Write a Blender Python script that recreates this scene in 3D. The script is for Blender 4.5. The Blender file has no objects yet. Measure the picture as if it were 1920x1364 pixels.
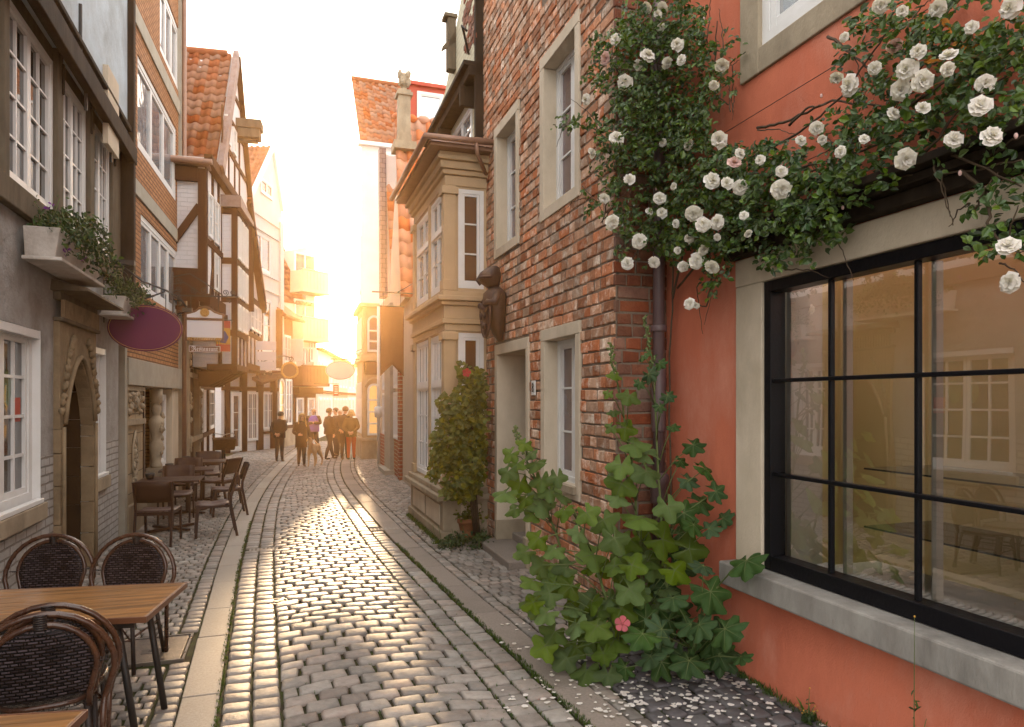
import bpy, math, random
from math import sin, cos, pi, radians, sqrt, atan2
from mathutils import Vector, Matrix
R = random.Random(11)
SC = bpy.context.scene
COL = SC.collection
V = Vector
# ------------------------------------------------------------------ measuring frame: street runs along +Y, eye 2 m above it
YAW = radians(18.57); CA, SA = cos(YAW), sin(YAW); FO = 1280.0; HZ = 750.0; EYE = 2.0
def ray(px, py):
    u = (px-960)/FO
    return V((u*CA+SA, -u*SA+CA, (HZ-py)/FO))
def at(px, py, d): return V((0, 0, EYE)) + ray(px, py)*d
def gnd(px, py, z=0.0):
    r = ray(px, py); return V((0, 0, EYE)) + r*((z-EYE)/r.z)
class Fr:
    """facade frame: s along the wall, n out of the wall towards the street, z up"""
    def __init__(self, p0, p1, left=True):
        self.o = V((p0[0], p0[1])); self.d = (V((p1[0], p1[1]))-self.o).normalized()
        self.L = (V((p1[0], p1[1]))-self.o).length
        self.n = V((self.d.y, -self.d.x)) if left else V((-self.d.y, self.d.x))
    def w(self, s, n, z):
        p = self.o + self.d*s + self.n*n
        return V((p.x, p.y, z))
    def sz(self, px, py, n=0.0):
        r = ray(px, py); o = self.o + self.n*n
        t = o.dot(self.n)/V((r.x, r.y)).dot(self.n)
        p = V((r.x, r.y))*t
        return (p-o).dot(self.d), EYE + r.z*t
    def s(self, px, n=0.0): return self.sz(px, 750, n)[0]
    def z(self, px, py, n=0.0): return self.sz(px, py, n)[1]
class MB:
    def __init__(self, F=None): self.v = []; self.f = []; self.m = []; self.sm = []; self.F = F
    def P(self, p): return self.F.w(*p) if self.F else V(p)
    def face(self, pts, mi=0, sm=False, raw=False):
        i = len(self.v)
        for p in pts: self.v.append(V(p) if raw else self.P(p))
        self.f.append(list(range(i, i+len(pts)))); self.m.append(mi); self.sm.append(sm)
    def mesh(self, pts, faces, mi=0, sm=False, raw=False):
        i = len(self.v)
        for p in pts: self.v.append(V(p) if raw else self.P(p))
        for f in faces:
            self.f.append([i+k for k in f]); self.m.append(mi); self.sm.append(sm)
    def box(self, a0, a1, b0, b1, c0, c1, mi=0):
        p = [(a0,b0,c0),(a1,b0,c0),(a1,b1,c0),(a0,b1,c0),(a0,b0,c1),(a1,b0,c1),(a1,b1,c1),(a0,b1,c1)]
        self.mesh(p, [(3,2,1,0),(4,5,6,7),(0,1,5,4),(1,2,6,5),(2,3,7,6),(3,0,4,7)], mi)
    def hexa(self, p, mi=0, sm=False):
        self.mesh(p, [(3,2,1,0),(4,5,6,7),(0,1,5,4),(1,2,6,5),(2,3,7,6),(3,0,4,7)], mi, sm)
    def prism(self, pts, n0, n1, mi=0):
        """polygon of (s,z) points extruded between n0 and n1"""
        k = len(pts)
        p = [(a, n0, b) for a, b in pts] + [(a, n1, b) for a, b in pts]
        f = [tuple(range(k))[::-1], tuple(range(k, 2*k))] + [(i, (i+1) % k, k+(i+1) % k, k+i) for i in range(k)]
        self.mesh(p, f, mi)
    def bar(self, a, b, wd, n0, n1, mi=0):
        """straight timber lying in the facade from (s,z) a to b"""
        a = V(a); b = V(b); d = (b-a).normalized(); q = V((-d.y, d.x))*wd/2
        self.prism([tuple(a-q), tuple(b-q), tuple(b+q), tuple(a+q)], n0, n1, mi)
    def tube(self, pts, r, k=8, mi=0, closed=False, sm=True, raw=False, cap=True):
        pts = [V(p) if raw else self.P(p) for p in pts]; n = len(pts)
        rr = r if isinstance(r, (list, tuple)) else [r]*n
        base = len(self.v); up = None
        for i, p in enumerate(pts):
            if closed: t = pts[(i+1) % n]-pts[i-1]
            else: t = pts[min(i+1, n-1)]-pts[max(i-1, 0)]
            t = t.normalized() if t.length > 1e-9 else V((0, 0, 1))
            if up is None: up = t.orthogonal().normalized()
            else:
                up = up - t*up.dot(t)
                up = up.normalized() if up.length > 1e-6 else t.orthogonal().normalized()
            w = t.cross(up)
            for j in range(k):
                a = 2*pi*j/k; self.v.append(p + (up*cos(a)+w*sin(a))*rr[i])
        m = n if closed else n-1
        for i in range(m):
            for j in range(k):
                a = base+i*k+j; b = base+i*k+(j+1) % k
                c = base+((i+1) % n)*k+(j+1) % k; d = base+((i+1) % n)*k+j
                self.f.append([a, b, c, d]); self.m.append(mi); self.sm.append(sm)
        if cap and not closed:
            self.f.append([base+j for j in range(k)][::-1]); self.m.append(mi); self.sm.append(False)
            self.f.append([base+(n-1)*k+j for j in range(k)]); self.m.append(mi); self.sm.append(False)
    def lathe(self, c, prof, k=16, mi=0, sm=True, raw=False):
        c = V(c) if raw else self.P(c); base = len(self.v)
        for r, z in prof:
            for j in range(k):
                a = 2*pi*j/k; self.v.append(c+V((r*cos(a), r*sin(a), z)))
        for i in range(len(prof)-1):
            for j in range(k):
                self.f.append([base+i*k+j, base+i*k+(j+1) % k, base+(i+1)*k+(j+1) % k, base+(i+1)*k+j]); self.m.append(mi); self.sm.append(sm)
        self.f.append([base+j for j in range(k)][::-1]); self.m.append(mi); self.sm.append(False)
        self.f.append([base+(len(prof)-1)*k+j for j in range(k)]); self.m.append(mi); self.sm.append(False)
    def blob(self, c, rx, ry, rz, k=10, mi=0, jit=0.0, raw=False):
        c = V(c) if raw else self.P(c); base = len(self.v); h = k//2+1
        for i in range(h+1):
            th = pi*i/h
            for j in range(k):
                a = 2*pi*j/k; q = 1+R.uniform(-jit, jit)
                self.v.append(c+V((rx*sin(th)*cos(a)*q, ry*sin(th)*sin(a)*q, rz*cos(th)*q)))
        for i in range(h):
            for j in range(k):
                self.f.append([base+i*k+j, base+(i+1)*k+j, base+(i+1)*k+(j+1) % k, base+i*k+(j+1) % k]); self.m.append(mi); self.sm.append(True)
    def wall(self, s0, s1, z0, z1, holes=(), n=0.0, rev=0.25, mi=0, rmi=None, cut=None, rv=True):
        """wall sheet with rectangular openings (s0,s1,z0,z1) and their reveals"""
        S = sorted({s0, s1, *[max(s0, min(s1, h[i])) for h in holes for i in (0, 1)]})
        Z = sorted({z0, z1, *[max(z0, min(z1, h[i])) for h in holes for i in (2, 3)]})
        for a, b in zip(S, S[1:]):
            for c, d in zip(Z, Z[1:]):
                x, y = (a+b)/2, (c+d)/2
                if any(h[0] < x < h[1] and h[2] < y < h[3] for h in holes): continue
                self.face([(a, n, c), (b, n, c), (b, n, d), (a, n, d)], mi)
        r = mi if rmi is None else rmi
        for h in (holes if rv else ()):
            a, b, c, d = h[:4]; m = n-(h[4] if len(h) > 4 else rev)
            self.face([(a, n, c), (a, m, c), (a, m, d), (a, n, d)], r); self.face([(b, n, c), (b, m, c), (b, m, d), (b, n, d)], r)
            self.face([(a, n, d), (b, n, d), (b, m, d), (a, m, d)], r); self.face([(a, n, c), (b, n, c), (b, m, c), (a, m, c)], r)
    def shell(self, s0, s1, z0, z1, w, n=0.0, mi=0):
        """the sides, back and top of a building behind its facade"""
        m = n-w
        self.face([(s0, n, z0), (s0, m, z0), (s0, m, z1), (s0, n, z1)], mi); self.face([(s1, n, z0), (s1, m, z0), (s1, m, z1), (s1, n, z1)], mi)
        self.face([(s0, m, z0), (s1, m, z0), (s1, m, z1), (s0, m, z1)], mi); self.face([(s0, n, z1), (s1, n, z1), (s1, m, z1), (s0, m, z1)], mi)
    def build(self, name, mats, parent=None, bevel=0.0, label=None, subd=0):
        if not isinstance(mats, (list, tuple)): mats = [mats]
        root = parent
        while root is not None and root.parent is not None: root = root.parent
        off = root.location.copy() if root is not None else V((0, 0, 0))
        me = bpy.data.meshes.new(name)
        me.from_pydata([tuple(v-off) for v in self.v], [], self.f)
        for m in mats: me.materials.append(MT[m] if isinstance(m, str) else m)
        me.polygons.foreach_set('material_index', self.m); me.polygons.foreach_set('use_smooth', self.sm)
        uv = me.uv_layers.new(name='UVMap'); me.update()
        dat = [0.0]*(2*len(me.loops)); vs = self.v
        for p in me.polygons:
            nx, ny, nz = p.normal
            h = sqrt(nx*nx+ny*ny)
            if abs(nz) > 0.8 or h < 1e-6: tx, ty, fl = 1.0, 0.0, True
            else: tx, ty, fl = -ny/h, nx/h, False
            for li in p.loop_indices:
                q = vs[me.loops[li].vertex_index]
                dat[2*li] = q.x*tx+q.y*ty; dat[2*li+1] = q.y if fl else q.z
        uv.data.foreach_set('uv', dat)
        o = bpy.data.objects.new(name, me); COL.objects.link(o)
        if parent is not None: o.parent = parent
        if bevel:
            b = o.modifiers.new('bevel', 'BEVEL'); b.width = bevel; b.segments = 2; b.limit_method = 'ANGLE'
        if subd:
            b = o.modifiers.new('sub', 'SUBSURF'); b.levels = subd; b.render_levels = subd
        if label: o['label'] = label
        return o
def thing(name, label, cat, loc=(0, 0, 0), group=None, rz=0.0):
    o = bpy.data.objects.new(name, None); COL.objects.link(o); o.location = loc; o.rotation_euler.z = rz
    o.empty_display_size = 0.2
    o['label'] = label; o['category'] = cat
    if group: o['group'] = group
    return o
def tag(o, label, cat, group=None, kind=None):
    o['label'] = label; o['category'] = cat
    if group: o['group'] = group
    if kind: o['kind'] = kind
    return o
def structure(o): o['kind'] = 'structure'; return o
def copy_tree(o, parent=None):
    c = o.copy(); COL.objects.link(c); c.parent = parent
    for ch in list(o.children): copy_tree(ch, c)
    return c
def clone(root, loc, rz, label):
    c = copy_tree(root); c.location = loc; c.rotation_euler.z = rz; c['label'] = label
    return c
# ------------------------------------------------------------------ materials
MT = {}
def mat(name, base, rough=.7, spec=.3, metal=0.0, c2=None, ns=6.0, na=.5, c3=None, ns3=.9, na3=.5, bump=.15, bs=60.0, isl=0.0, bump2=0.0, bs2=6.0,
        trans=0.0, coat=0.0, brick=None, wood=None, stretch=None, weave=None, hue=0.0):
    m = bpy.data.materials.new(name); m.use_nodes = True; nt = m.node_tree; N = nt.nodes; L = nt.links
    bs_ = N['Principled BSDF']; out = N['Material Output']
    bs_.inputs['Roughness'].default_value = rough; bs_.inputs['Metallic'].default_value = metal
    bs_.inputs['Specular IOR Level'].default_value = spec
    if coat: bs_.inputs['Coat Weight'].default_value = coat; bs_.inputs['Coat Roughness'].default_value = .12
    geo = N.new('ShaderNodeNewGeometry'); tc = N.new('ShaderNodeTexCoord')
    pos = tc.outputs['Object']
    if stretch:
        mp = N.new('ShaderNodeMapping'); mp.inputs['Scale'].default_value = stretch; L.new(pos, mp.inputs['Vector']); pos = mp.outputs['Vector']
    def noise(scale, det=6, vec=None, rgh=.6):
        n = N.new('ShaderNodeTexNoise'); n.inputs['Scale'].default_value = scale; n.inputs['Detail'].default_value = det
        n.inputs['Roughness'].default_value = rgh
        L.new(vec or pos, n.inputs['Vector']); return n
    def ramp(sock, lo, hi):
        r = N.new('ShaderNodeMapRange'); r.inputs['From Min'].default_value = lo; r.inputs['From Max'].default_value = hi; r.clamp = True
        L.new(sock, r.inputs['Value']); return r.outputs['Result']
    def mix(fac, a, b, mode='MIX'):
        x = N.new('ShaderNodeMix'); x.data_type = 'RGBA'; x.blend_type = mode
        if isinstance(fac, float): x.inputs['Factor'].default_value = fac
        else: L.new(fac, x.inputs['Factor'])
        for s, q in ((6, a), (7, b)):
            if hasattr(q, 'is_linked'): L.new(q, x.inputs[s])
            else: x.inputs[s].default_value = (*q, 1)
        return x.outputs[2]
    def mul(s, f):
        x = N.new('ShaderNodeMath'); x.operation = 'MULTIPLY'; L.new(s, x.inputs[0]); x.inputs[1].default_value = f; return x.outputs[0]
    c = tuple(base); hts = []
    if c2: c = mix(mul(ramp(noise(ns).outputs['Fac'], .35, .68), na), c, c2)
    if brick:
        b = N.new('ShaderNodeTexBrick'); L.new(tc.outputs['UV'], b.inputs['Vector'])
        b.inputs['Scale'].default_value = 1; b.inputs['Brick Width'].default_value = brick[0]; b.inputs['Row Height'].default_value = brick[1]
        b.inputs['Mortar Size'].default_value = brick[2]; b.inputs['Mortar Smooth'].default_value = .3; b.inputs['Bias'].default_value = 0
        b.inputs['Color1'].default_value = (*brick[3], 1); b.inputs['Color2'].default_value = (*brick[4], 1); b.inputs['Mortar'].default_value = (*brick[5], 1)
        wv = N.new('ShaderNodeVectorMath'); wv.operation = 'MULTIPLY_ADD'; L.new(noise(2.5).outputs['Color'], wv.inputs[0]); wv.inputs[1].default_value = (.03,)*3; L.new(tc.outputs['UV'], wv.inputs[2]); L.new(wv.outputs[0], b.inputs['Vector'])
        cc = mix(mul(ramp(noise(9).outputs['Fac'], .35, .7), .45), b.outputs['Color'], brick[6]) if len(brick) > 6 else b.outputs['Color']
        c = cc; inv = N.new('ShaderNodeMath'); inv.operation = 'SUBTRACT'; inv.inputs[0].default_value = 1; L.new(b.outputs['Fac'], inv.inputs[1]); hts.append((inv.outputs[0], .012))
    if wood:
        w = N.new('ShaderNodeTexNoise'); w.inputs['Scale'].default_value = wood; w.inputs['Detail'].default_value = 8
        mp = N.new('ShaderNodeMapping'); mp.inputs['Scale'].default_value = (1.0, 14.0, 14.0); L.new(tc.outputs['Object'], mp.inputs['Vector']); L.new(mp.outputs['Vector'], w.inputs['Vector'])
        c = mix(ramp(w.outputs['Fac'], .35, .65), c, tuple(x*.45 for x in base)); hts.append((w.outputs['Fac'], .002))
    if weave:
        w1 = N.new('ShaderNodeTexBrick'); w1.offset = .5; w1.inputs['Scale'].default_value = 1; w1.inputs['Brick Width'].default_value = weave[0]; w1.inputs['Row Height'].default_value = weave[1]
        w1.inputs['Mortar Size'].default_value = weave[2]; w1.inputs['Mortar Smooth'].default_value = .6
        w1.inputs['Color1'].default_value = (*weave[3], 1); w1.inputs['Color2'].default_value = (*weave[4], 1); w1.inputs['Mortar'].default_value = (.004, .003, .003, 1)
        L.new(tc.outputs['UV'], w1.inputs['Vector']); c = w1.outputs['Color']
        inv = N.new('ShaderNodeMath'); inv.operation = 'SUBTRACT'; inv.inputs[0].default_value = 1; L.new(w1.outputs['Fac'], inv.inputs[1]); hts.append((inv.outputs[0], .006))
    if c3: c = mix(mul(ramp(noise(ns3, 8, None, .7).outputs['Fac'], .5, .72), na3), c, c3)
    if isl:
        h = N.new('ShaderNodeHueSaturation'); L.new(c, h.inputs['Color']) if hasattr(c, 'is_linked') else setattr(h.inputs['Color'], 'default_value', (*c, 1))
        x = N.new('ShaderNodeMapRange'); L.new(geo.outputs['Random Per Island'], x.inputs['Value']); x.inputs['To Min'].default_value = 1-isl; x.inputs['To Max'].default_value = 1+isl
        L.new(x.outputs['Result'], h.inputs['Value']); c = h.outputs['Color']
        if hue:
            f = N.new('ShaderNodeMath'); f.operation = 'MULTIPLY'; f.inputs[1].default_value = 7.31; L.new(geo.outputs['Random Per Island'], f.inputs[0])
            g = N.new('ShaderNodeMath'); g.operation = 'FRACT'; L.new(f.outputs[0], g.inputs[0])
            y = N.new('ShaderNodeMapRange'); L.new(g.outputs[0], y.inputs['Value']); y.inputs['To Min'].default_value = .5-hue; y.inputs['To Max'].default_value = .5+hue; L.new(y.outputs['Result'], h.inputs['Hue'])
            y = N.new('ShaderNodeMapRange'); L.new(g.outputs[0], y.inputs['Value']); y.inputs['To Min'].default_value = 1.15; y.inputs['To Max'].default_value = .7; L.new(y.outputs['Result'], h.inputs['Saturation'])
    if hasattr(c, 'is_linked'): L.new(c, bs_.inputs['Base Color'])
    else: bs_.inputs['Base Color'].default_value = (*c, 1)
    # roughness variation
    rn = N.new('ShaderNodeMapRange'); L.new(noise(ns*1.7 if c2 else 9).outputs['Fac'], rn.inputs['Value']); rn.inputs['To Min'].default_value = max(0, rough-.12); rn.inputs['To Max'].default_value = min(1, rough+.12)
    L.new(rn.outputs['Result'], bs_.inputs['Roughness'])
    if bump: hts.append((noise(bs, 5).outputs['Fac'], bump*.01))
    if bump2: hts.append((noise(bs2, 4).outputs['Fac'], bump2*.01))
    if hts:
        prev = None
        for s, d in hts:
            b = N.new('ShaderNodeBump'); b.inputs['Strength'].default_value = 1.0; b.inputs['Distance'].default_value = d
            L.new(s, b.inputs['Height'])
            if prev is not None: L.new(prev, b.inputs['Normal'])
            prev = b.outputs['Normal']
        L.new(prev, bs_.inputs['Normal'])
    if trans:
        t = N.new('ShaderNodeBsdfTranslucent'); x = N.new('ShaderNodeMixShader'); x.inputs[0].default_value = trans
        g = mix(1.0, c, (1.0, 1.0, .55), 'MULTIPLY'); gg = mix(.5, g, (.25, .32, .03)) if trans > .3 else g
        L.new(gg, t.inputs['Color']); L.new(bs_.outputs[0], x.inputs[1]); L.new(t.outputs[0], x.inputs[2]); L.new(x.outputs[0], out.inputs['Surface'])
    MT[name] = m
    return m
mat('white_paint', (.78, .77, .76), .4, .45, c2=(.62, .6, .56), ns=5, na=.35, bump=.04, bs=90)
mat('white_far', (.8, .77, .74), .7, bump=0)
mat('plaster_old', (.40, .39, .38), .85, .15, c2=(.27, .25, .22), ns=3.5, na=.7, c3=(.13, .105, .075), ns3=1.1, na3=.6, bump=.5, bs=28, bump2=2.2, bs2=7)
mat('plaster_blue', (.50, .58, .64), .85, .15, c2=(.36, .40, .42), ns=3, na=.7, c3=(.2, .2, .2), ns3=.8, na3=.6, bump=.5, bs=30, bump2=1.5, bs2=5)
mat('white_brick', (.66, .66, .67), .8, .2, bump=.5, bs=40, brick=(.26, .085, .010, (.48, .47, .46), (.42, .41, .40), (.22, .20, .18), (.32, .29, .26)), c3=(.25, .23, .2), ns3=1.5, na3=.5, bump2=1.2, bs2=9)
mat('pink_plaster', (.66, .20, .115), .85, .15, c2=(.50, .135, .08), ns=2.6, na=.85, c3=(.74, .32, .22), ns3=1.3, na3=.8, bump=.5, bs=120, bump2=1.0, bs2=5, stretch=(1, 1, .5))
mat('sandstone', (.40, .33, .24), .85, .15, c2=(.26, .21, .15), ns=5, na=.7, c3=(.15, .12, .09), ns3=1.6, na3=.6, bump=.5, bs=50, stretch=(1, 1, .6))
mat('sandstone_brown', (.30, .225, .14), .85, .15, c2=(.18, .13, .08), ns=5, na=.7, c3=(.1, .075, .05), ns3=1.6, na3=.6, bump=.5, bs=50)
mat('sandstone_pale', (.66, .56, .44), .85, .15, c2=(.50, .42, .31), ns=4, na=.6, c3=(.34, .28, .2), ns3=1.4, na3=.5, bump=.4, bs=70, stretch=(1, 1, .5))
mat('sandstone_block', (.40, .31, .21), .85, .15, brick=(.62, .30, .008, (.42, .33, .22), (.34, .26, .17), (.13, .1, .07), (.25, .19, .12)), bump=.6, bs=40, bump2=1.2, bs2=8)
mat('grey_stone', (.36, .34, .31), .8, .2, c2=(.22, .20, .18), ns=6, na=.8, c3=(.13, .12, .11), ns3=2.2, na3=.7, bump=.4, bs=80, stretch=(1, 1, .35))
mat('concrete', (.40, .37, .31), .85, .15, c2=(.30, .27, .22), ns=4, na=.6, bump=.3, bs=60)
mat('old_brick', (.54, .265, .145), .9, .1, c2=(.38, .165, .085), ns=13, na=.8, c3=(.85, .74, .62), ns3=7.5, na3=.9, bump=.8, bs=45, isl=.38, hue=.012, bump2=1.5, bs2=14)
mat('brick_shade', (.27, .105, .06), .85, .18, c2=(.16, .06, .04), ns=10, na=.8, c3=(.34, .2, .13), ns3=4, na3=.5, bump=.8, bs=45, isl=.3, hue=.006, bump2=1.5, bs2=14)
mat('mortar', (.27, .21, .16), .95, .1, c2=(.17, .13, .10), ns=8, na=.8, bump=1.0, bs=60, bump2=1.0, bs2=20)
mat('orange_brick', (.5, .2, .09), .8, .2, brick=(.22, .072, .010, (.46, .225, .105), (.37, .17, .075), (.08, .045, .03), (.28, .13, .065)), bump=.4, bs=60)
mat('red_brick', (.5, .2, .09), .8, .2, brick=(.26, .10, .012, (.42, .12, .06), (.3, .08, .04), (.5, .42, .34), (.25, .1, .06)), bump=.4, bs=60)
mat('black_timber', (.022, .016, .012), .8, .12, c2=(.055, .04, .028), ns=7, na=.7, bump=.6, bs=30, stretch=(1, 1, .3))
mat('brown_timber', (.075, .032, .015), .8, .12, c2=(.055, .022, .011), ns=6, na=.7, bump=.5, bs=30, stretch=(1, 1, .4))
mat('grey_timber', (.17, .14, .10), .9, .08, c2=(.10, .08, .06), ns=9, na=.8, bump=.7, bs=40, stretch=(1, 1, .3))
mat('infill', (.74, .71, .72), .85, .2, c2=(.6, .56, .53), ns=4, na=.5, brick=(.26, .09, .005, (.76, .73, .74), (.73, .70, .71), (.68, .65, .65)), bump=.3, bs=40)
mat('cream_wall', (.66, .62, .46), .85, .2, c2=(.5, .46, .33), ns=4, na=.6, brick=(.26, .09, .008, (.68, .64, .48), (.62, .58, .44), (.5, .45, .33)), bump=.3, bs=40)
mat('render_white', (.72, .69, .67), .85, .2, c2=(.62, .58, .55), ns=2, na=.5, bump=.2, bs=60)
mat('render_warm', (.58, .48, .38), .85, .2, c2=(.5, .4, .3), ns=2, na=.5, bump=.2, bs=60)
mat('bay_paint', (.50, .36, .22), .6, .35, c2=(.40, .29, .17), ns=5, na=.5, bump=.2, bs=50)
mat('roof_tile', (.34, .125, .058), .8, .15, c2=(.24, .085, .042), ns=9, na=.6, c3=(.14, .10, .08), ns3=2.4, na3=.4, bump=.5, bs=60, isl=.13, hue=.008)
mat('roof_tile_orange', (.60, .22, .10), .7, .25, c2=(.5, .17, .08), ns=7, na=.6, bump=.3, bs=60, isl=.1, hue=.006)
mat('roof_tile_brown', (.34, .14, .075), .75, .25, c2=(.22, .09, .05), ns=9, na=.6, c3=(.42, .38, .33), ns3=3, na3=.3, bump=.4, bs=60, isl=.25)
mat('slate', (.22, .19, .2), .6, .4, brick=(.16, .14, .008, (.25, .2, .21), (.2, .17, .19), (.08, .07, .07)), bump=.2, bs=50)
mat('lead', (.20, .13, .11), .6, .4, c2=(.34, .28, .27), ns=7, na=.6, bump=.4, bs=25)
mat('gutter', (.30, .17, .12), .45, .5, metal=.2, c2=(.2, .11, .08), ns=8, na=.6, bump=.1)
mat('downpipe', (.11, .07, .075), .45, .5, c2=(.15, .10, .10), ns=6, na=.6, bump=.15, bs=50)
mat('iron', (.02, .018, .017), .5, .5, bump=.2, bs=60)
mat('cast_iron', (.16, .12, .09), .55, .5, metal=.3, c2=(.08, .06, .05), ns=14, na=.8, bump=.5, bs=110)
mat('dark_void', (.012, .009, .008), .9, .1, bump=0)
mat('dark_door', (.05, .025, .018), .6, .4, c2=(.03, .016, .012), ns=5, na=.6, bump=.3, bs=30)
mat('cobble', (.29, .26, .23), .58, .42, c2=(.18, .155, .135), ns=16, na=.7, c3=(.44, .33, .26), ns3=3.0, na3=.5, bump=.35, bs=110, isl=.3, hue=.012, bump2=.5, bs2=22)
mat('cobble_small', (.25, .22, .19), .6, .45, c2=(.19, .165, .145), ns=16, na=.7, c3=(.36, .28, .22), ns3=3.0, na3=.5, bump=.4, bs=110, isl=.34, hue=.012, bump2=.5, bs2=25)
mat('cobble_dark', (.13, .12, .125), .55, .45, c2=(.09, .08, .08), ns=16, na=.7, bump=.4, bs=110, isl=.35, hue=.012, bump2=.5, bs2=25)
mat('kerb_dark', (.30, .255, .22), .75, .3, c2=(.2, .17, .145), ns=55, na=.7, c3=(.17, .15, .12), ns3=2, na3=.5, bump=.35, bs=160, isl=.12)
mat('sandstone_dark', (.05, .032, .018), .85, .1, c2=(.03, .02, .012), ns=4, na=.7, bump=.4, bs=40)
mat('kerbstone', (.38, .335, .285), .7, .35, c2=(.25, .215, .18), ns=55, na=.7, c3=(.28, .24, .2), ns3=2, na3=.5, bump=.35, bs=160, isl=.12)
mat('joint_soil', (.032, .025, .018), .95, .1, c2=(.06, .085, .025), ns=5, na=.8, c3=(.09, .07, .05), ns3=12, na3=.6, bump=1.0, bs=120)
mat('earth', (.07, .055, .04), .95, .1, bump=.5, bs=40)
mat('table_wood', (.38, .18, .055), .32, .5, wood=2.0, coat=.35, bump=.05, bs=40)
mat('table_edge', (.13, .05, .022), .4, .5, bump=.1)
mat('rattan', (.045, .018, .011), .28, .5, c2=(.11, .045, .02), ns=9, na=.7, coat=.3, bump=.15, bs=30)
mat('binding', (.02, .014, .013), .4, .5, bump=.3, bs=200)
mat('weave_dark', (.03, .02, .02), .45, .2, weave=(.034, .017, .0055, (.10, .08, .09), (.014, .010, .012)), bump=0)
mat('weave_seat', (.3, .3, .3), .5, .4, weave=(.020, .013, .0025, (.42, .37, .31), (.025, .02, .02)), bump=0)
mat('cafe_brown', (.038, .018, .014), .45, .25, c2=(.028, .013, .01), ns=8, na=.5, bump=.06, bs=80)
mat('cafe_seat', (.10, .065, .06), .38, .5, c2=(.08, .05, .045), ns=8, na=.5, bump=.06, bs=80)
mat('sign_purple', (.10, .006, .062), .45, .25, c2=(.15, .010, .07), ns=2, na=.5, bump=.03)
mat('sign_gold', (.45, .25, .07), .4, .5, metal=.4, bump=.1)
mat('sign_white', (.72, .69, .72), .55, .4, c2=(.62, .6, .62), ns=3, na=.4, bump=.03)
mat('sign_brown', (.16, .07, .03), .5, .4, bump=.1)
mat('sign_red', (.45, .06, .03), .5, .4, bump=0)
mat('sign_orange', (.55, .28, .04), .5, .4, bump=0)
mat('sign_blue', (.08, .07, .2), .5, .4, bump=0)
mat('cloth_brown', (.22, .10, .05), .9, .1, c2=(.18, .08, .04), ns=3, na=.5, bump=.2, bs=20)
mat('black_paint', (.005, .005, .007), .35, .2, bump=.25, bs=35)
mat('room_wall', (.84, .76, .46), .8, .2, c2=(.76, .68, .38), ns=1.2, na=.6, bump=.05)
mat('room_white', (.72, .70, .62), .7, .2, bump=0)
mat('radiator', (.72, .72, .7), .4, .4, bump=0)
mat('shelf_glass', (.05, .07, .06), .1, .6, bump=0)
mat('terracotta', (.36, .15, .07), .85, .2, c2=(.25, .11, .06), ns=6, na=.6, bump=.3)
mat('planter_white', (.60, .56, .52), .8, .2, c2=(.38, .33, .28), ns=6, na=.7, c3=(.2, .15, .11), ns3=2.5, na3=.6, bump=.5, bs=40)
mat('bronze', (.07, .035, .022), .5, .5, c2=(.04, .022, .016), ns=9, na=.7, bump=.5, bs=35)
mat('leaf_rose', (.036, .092, .014), .30, .45, c2=(.14, .20, .035), ns=9, na=.7, isl=.55, hue=.02, trans=.28, bump=.1, bs=60)
mat('leaf_holly', (.115, .185, .026), .6, .22, c2=(.065, .12, .018), ns=7, na=.6, isl=.30, hue=.015, trans=.42, bump=.8, bs=28)
mat('leaf_dark', (.045, .095, .020), .6, .22, c2=(.022, .058, .018), ns=7, na=.6, isl=.3, hue=.012, trans=.2, bump=.8, bs=28)
mat('leaf_vine', (.17, .16, .012), .5, .4, c2=(.12, .14, .02), ns=5, na=.6, isl=.45, hue=.03, trans=.35, bump=.1)
mat('leaf_orange', (.55, .22, .03), .6, .3, isl=.3, trans=.3, bump=.1)
mat('leaf_box', (.04, .08, .022), .5, .4, c2=(.09, .12, .03), ns=6, na=.7, isl=.5, hue=.03, trans=.25, bump=.1)
mat('stem_green', (.11, .16, .05), .6, .3, c2=(.14, .13, .05), ns=8, na=.6, bump=.2)
mat('stem_wood', (.075, .05, .032), .8, .2, c2=(.12, .085, .055), ns=14, na=.7, bump=.5, bs=40)
mat('petal_white', (.88, .85, .82), .6, .25, c2=(.85, .74, .70), ns=11, na=.5, isl=.1, trans=.25, bump=.1, bs=30)
mat('petal_pink', (.80, .55, .52), .6, .25, isl=.15, trans=.25, bump=.1)
mat('petal_red', (.5, .06, .06), .6, .25, isl=.2, trans=.2, bump=.1)
mat('petal_rose', (.5, .12, .14), .6, .25, isl=.2, trans=.2, bump=.1)
mat('petal_purple', (.2, .05, .3), .6, .25, isl=.2, trans=.2, bump=.1)
mat('grass', (.07, .12, .02), .7, .2, isl=.5, hue=.03, trans=.3, bump=0)
mat('skin', (.50, .27, .18), .55, .4, bump=0)
mat('coat_black', (.022, .014, .014), .85, .2, bump=.3, bs=60)
mat('coat_brown', (.045, .024, .016), .85, .2, bump=.3, bs=60)
mat('coat_olive', (.085, .055, .022), .85, .2, bump=.3, bs=60)
mat('vest_purple', (.26, .13, .42), .8, .2, bump=.3, bs=60)
mat('trouser_dark', (.022, .018, .022), .9, .1, bump=.2, bs=60)
mat('trouser_red', (.42, .055, .02), .9, .1, bump=.2, bs=60)
mat('shirt_white', (.7, .65, .65), .9, .1, bump=0)
mat('shoe', (.03, .018, .014), .5, .4, bump=0)
mat('hair_blonde', (.62, .40, .17), .6, .3, c2=(.4, .23, .09), ns=30, na=.7, bump=.6, bs=80)
mat('hair_dark', (.04, .02, .012), .6, .3, bump=.5, bs=80)
mat('hair_white', (.62, .56, .52), .6, .3, bump=.5, bs=80)
mat('dog_fur', (.45, .26, .13), .85, .2, c2=(.58, .42, .28), ns=4, na=.8, bump=.6, bs=70)
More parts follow.
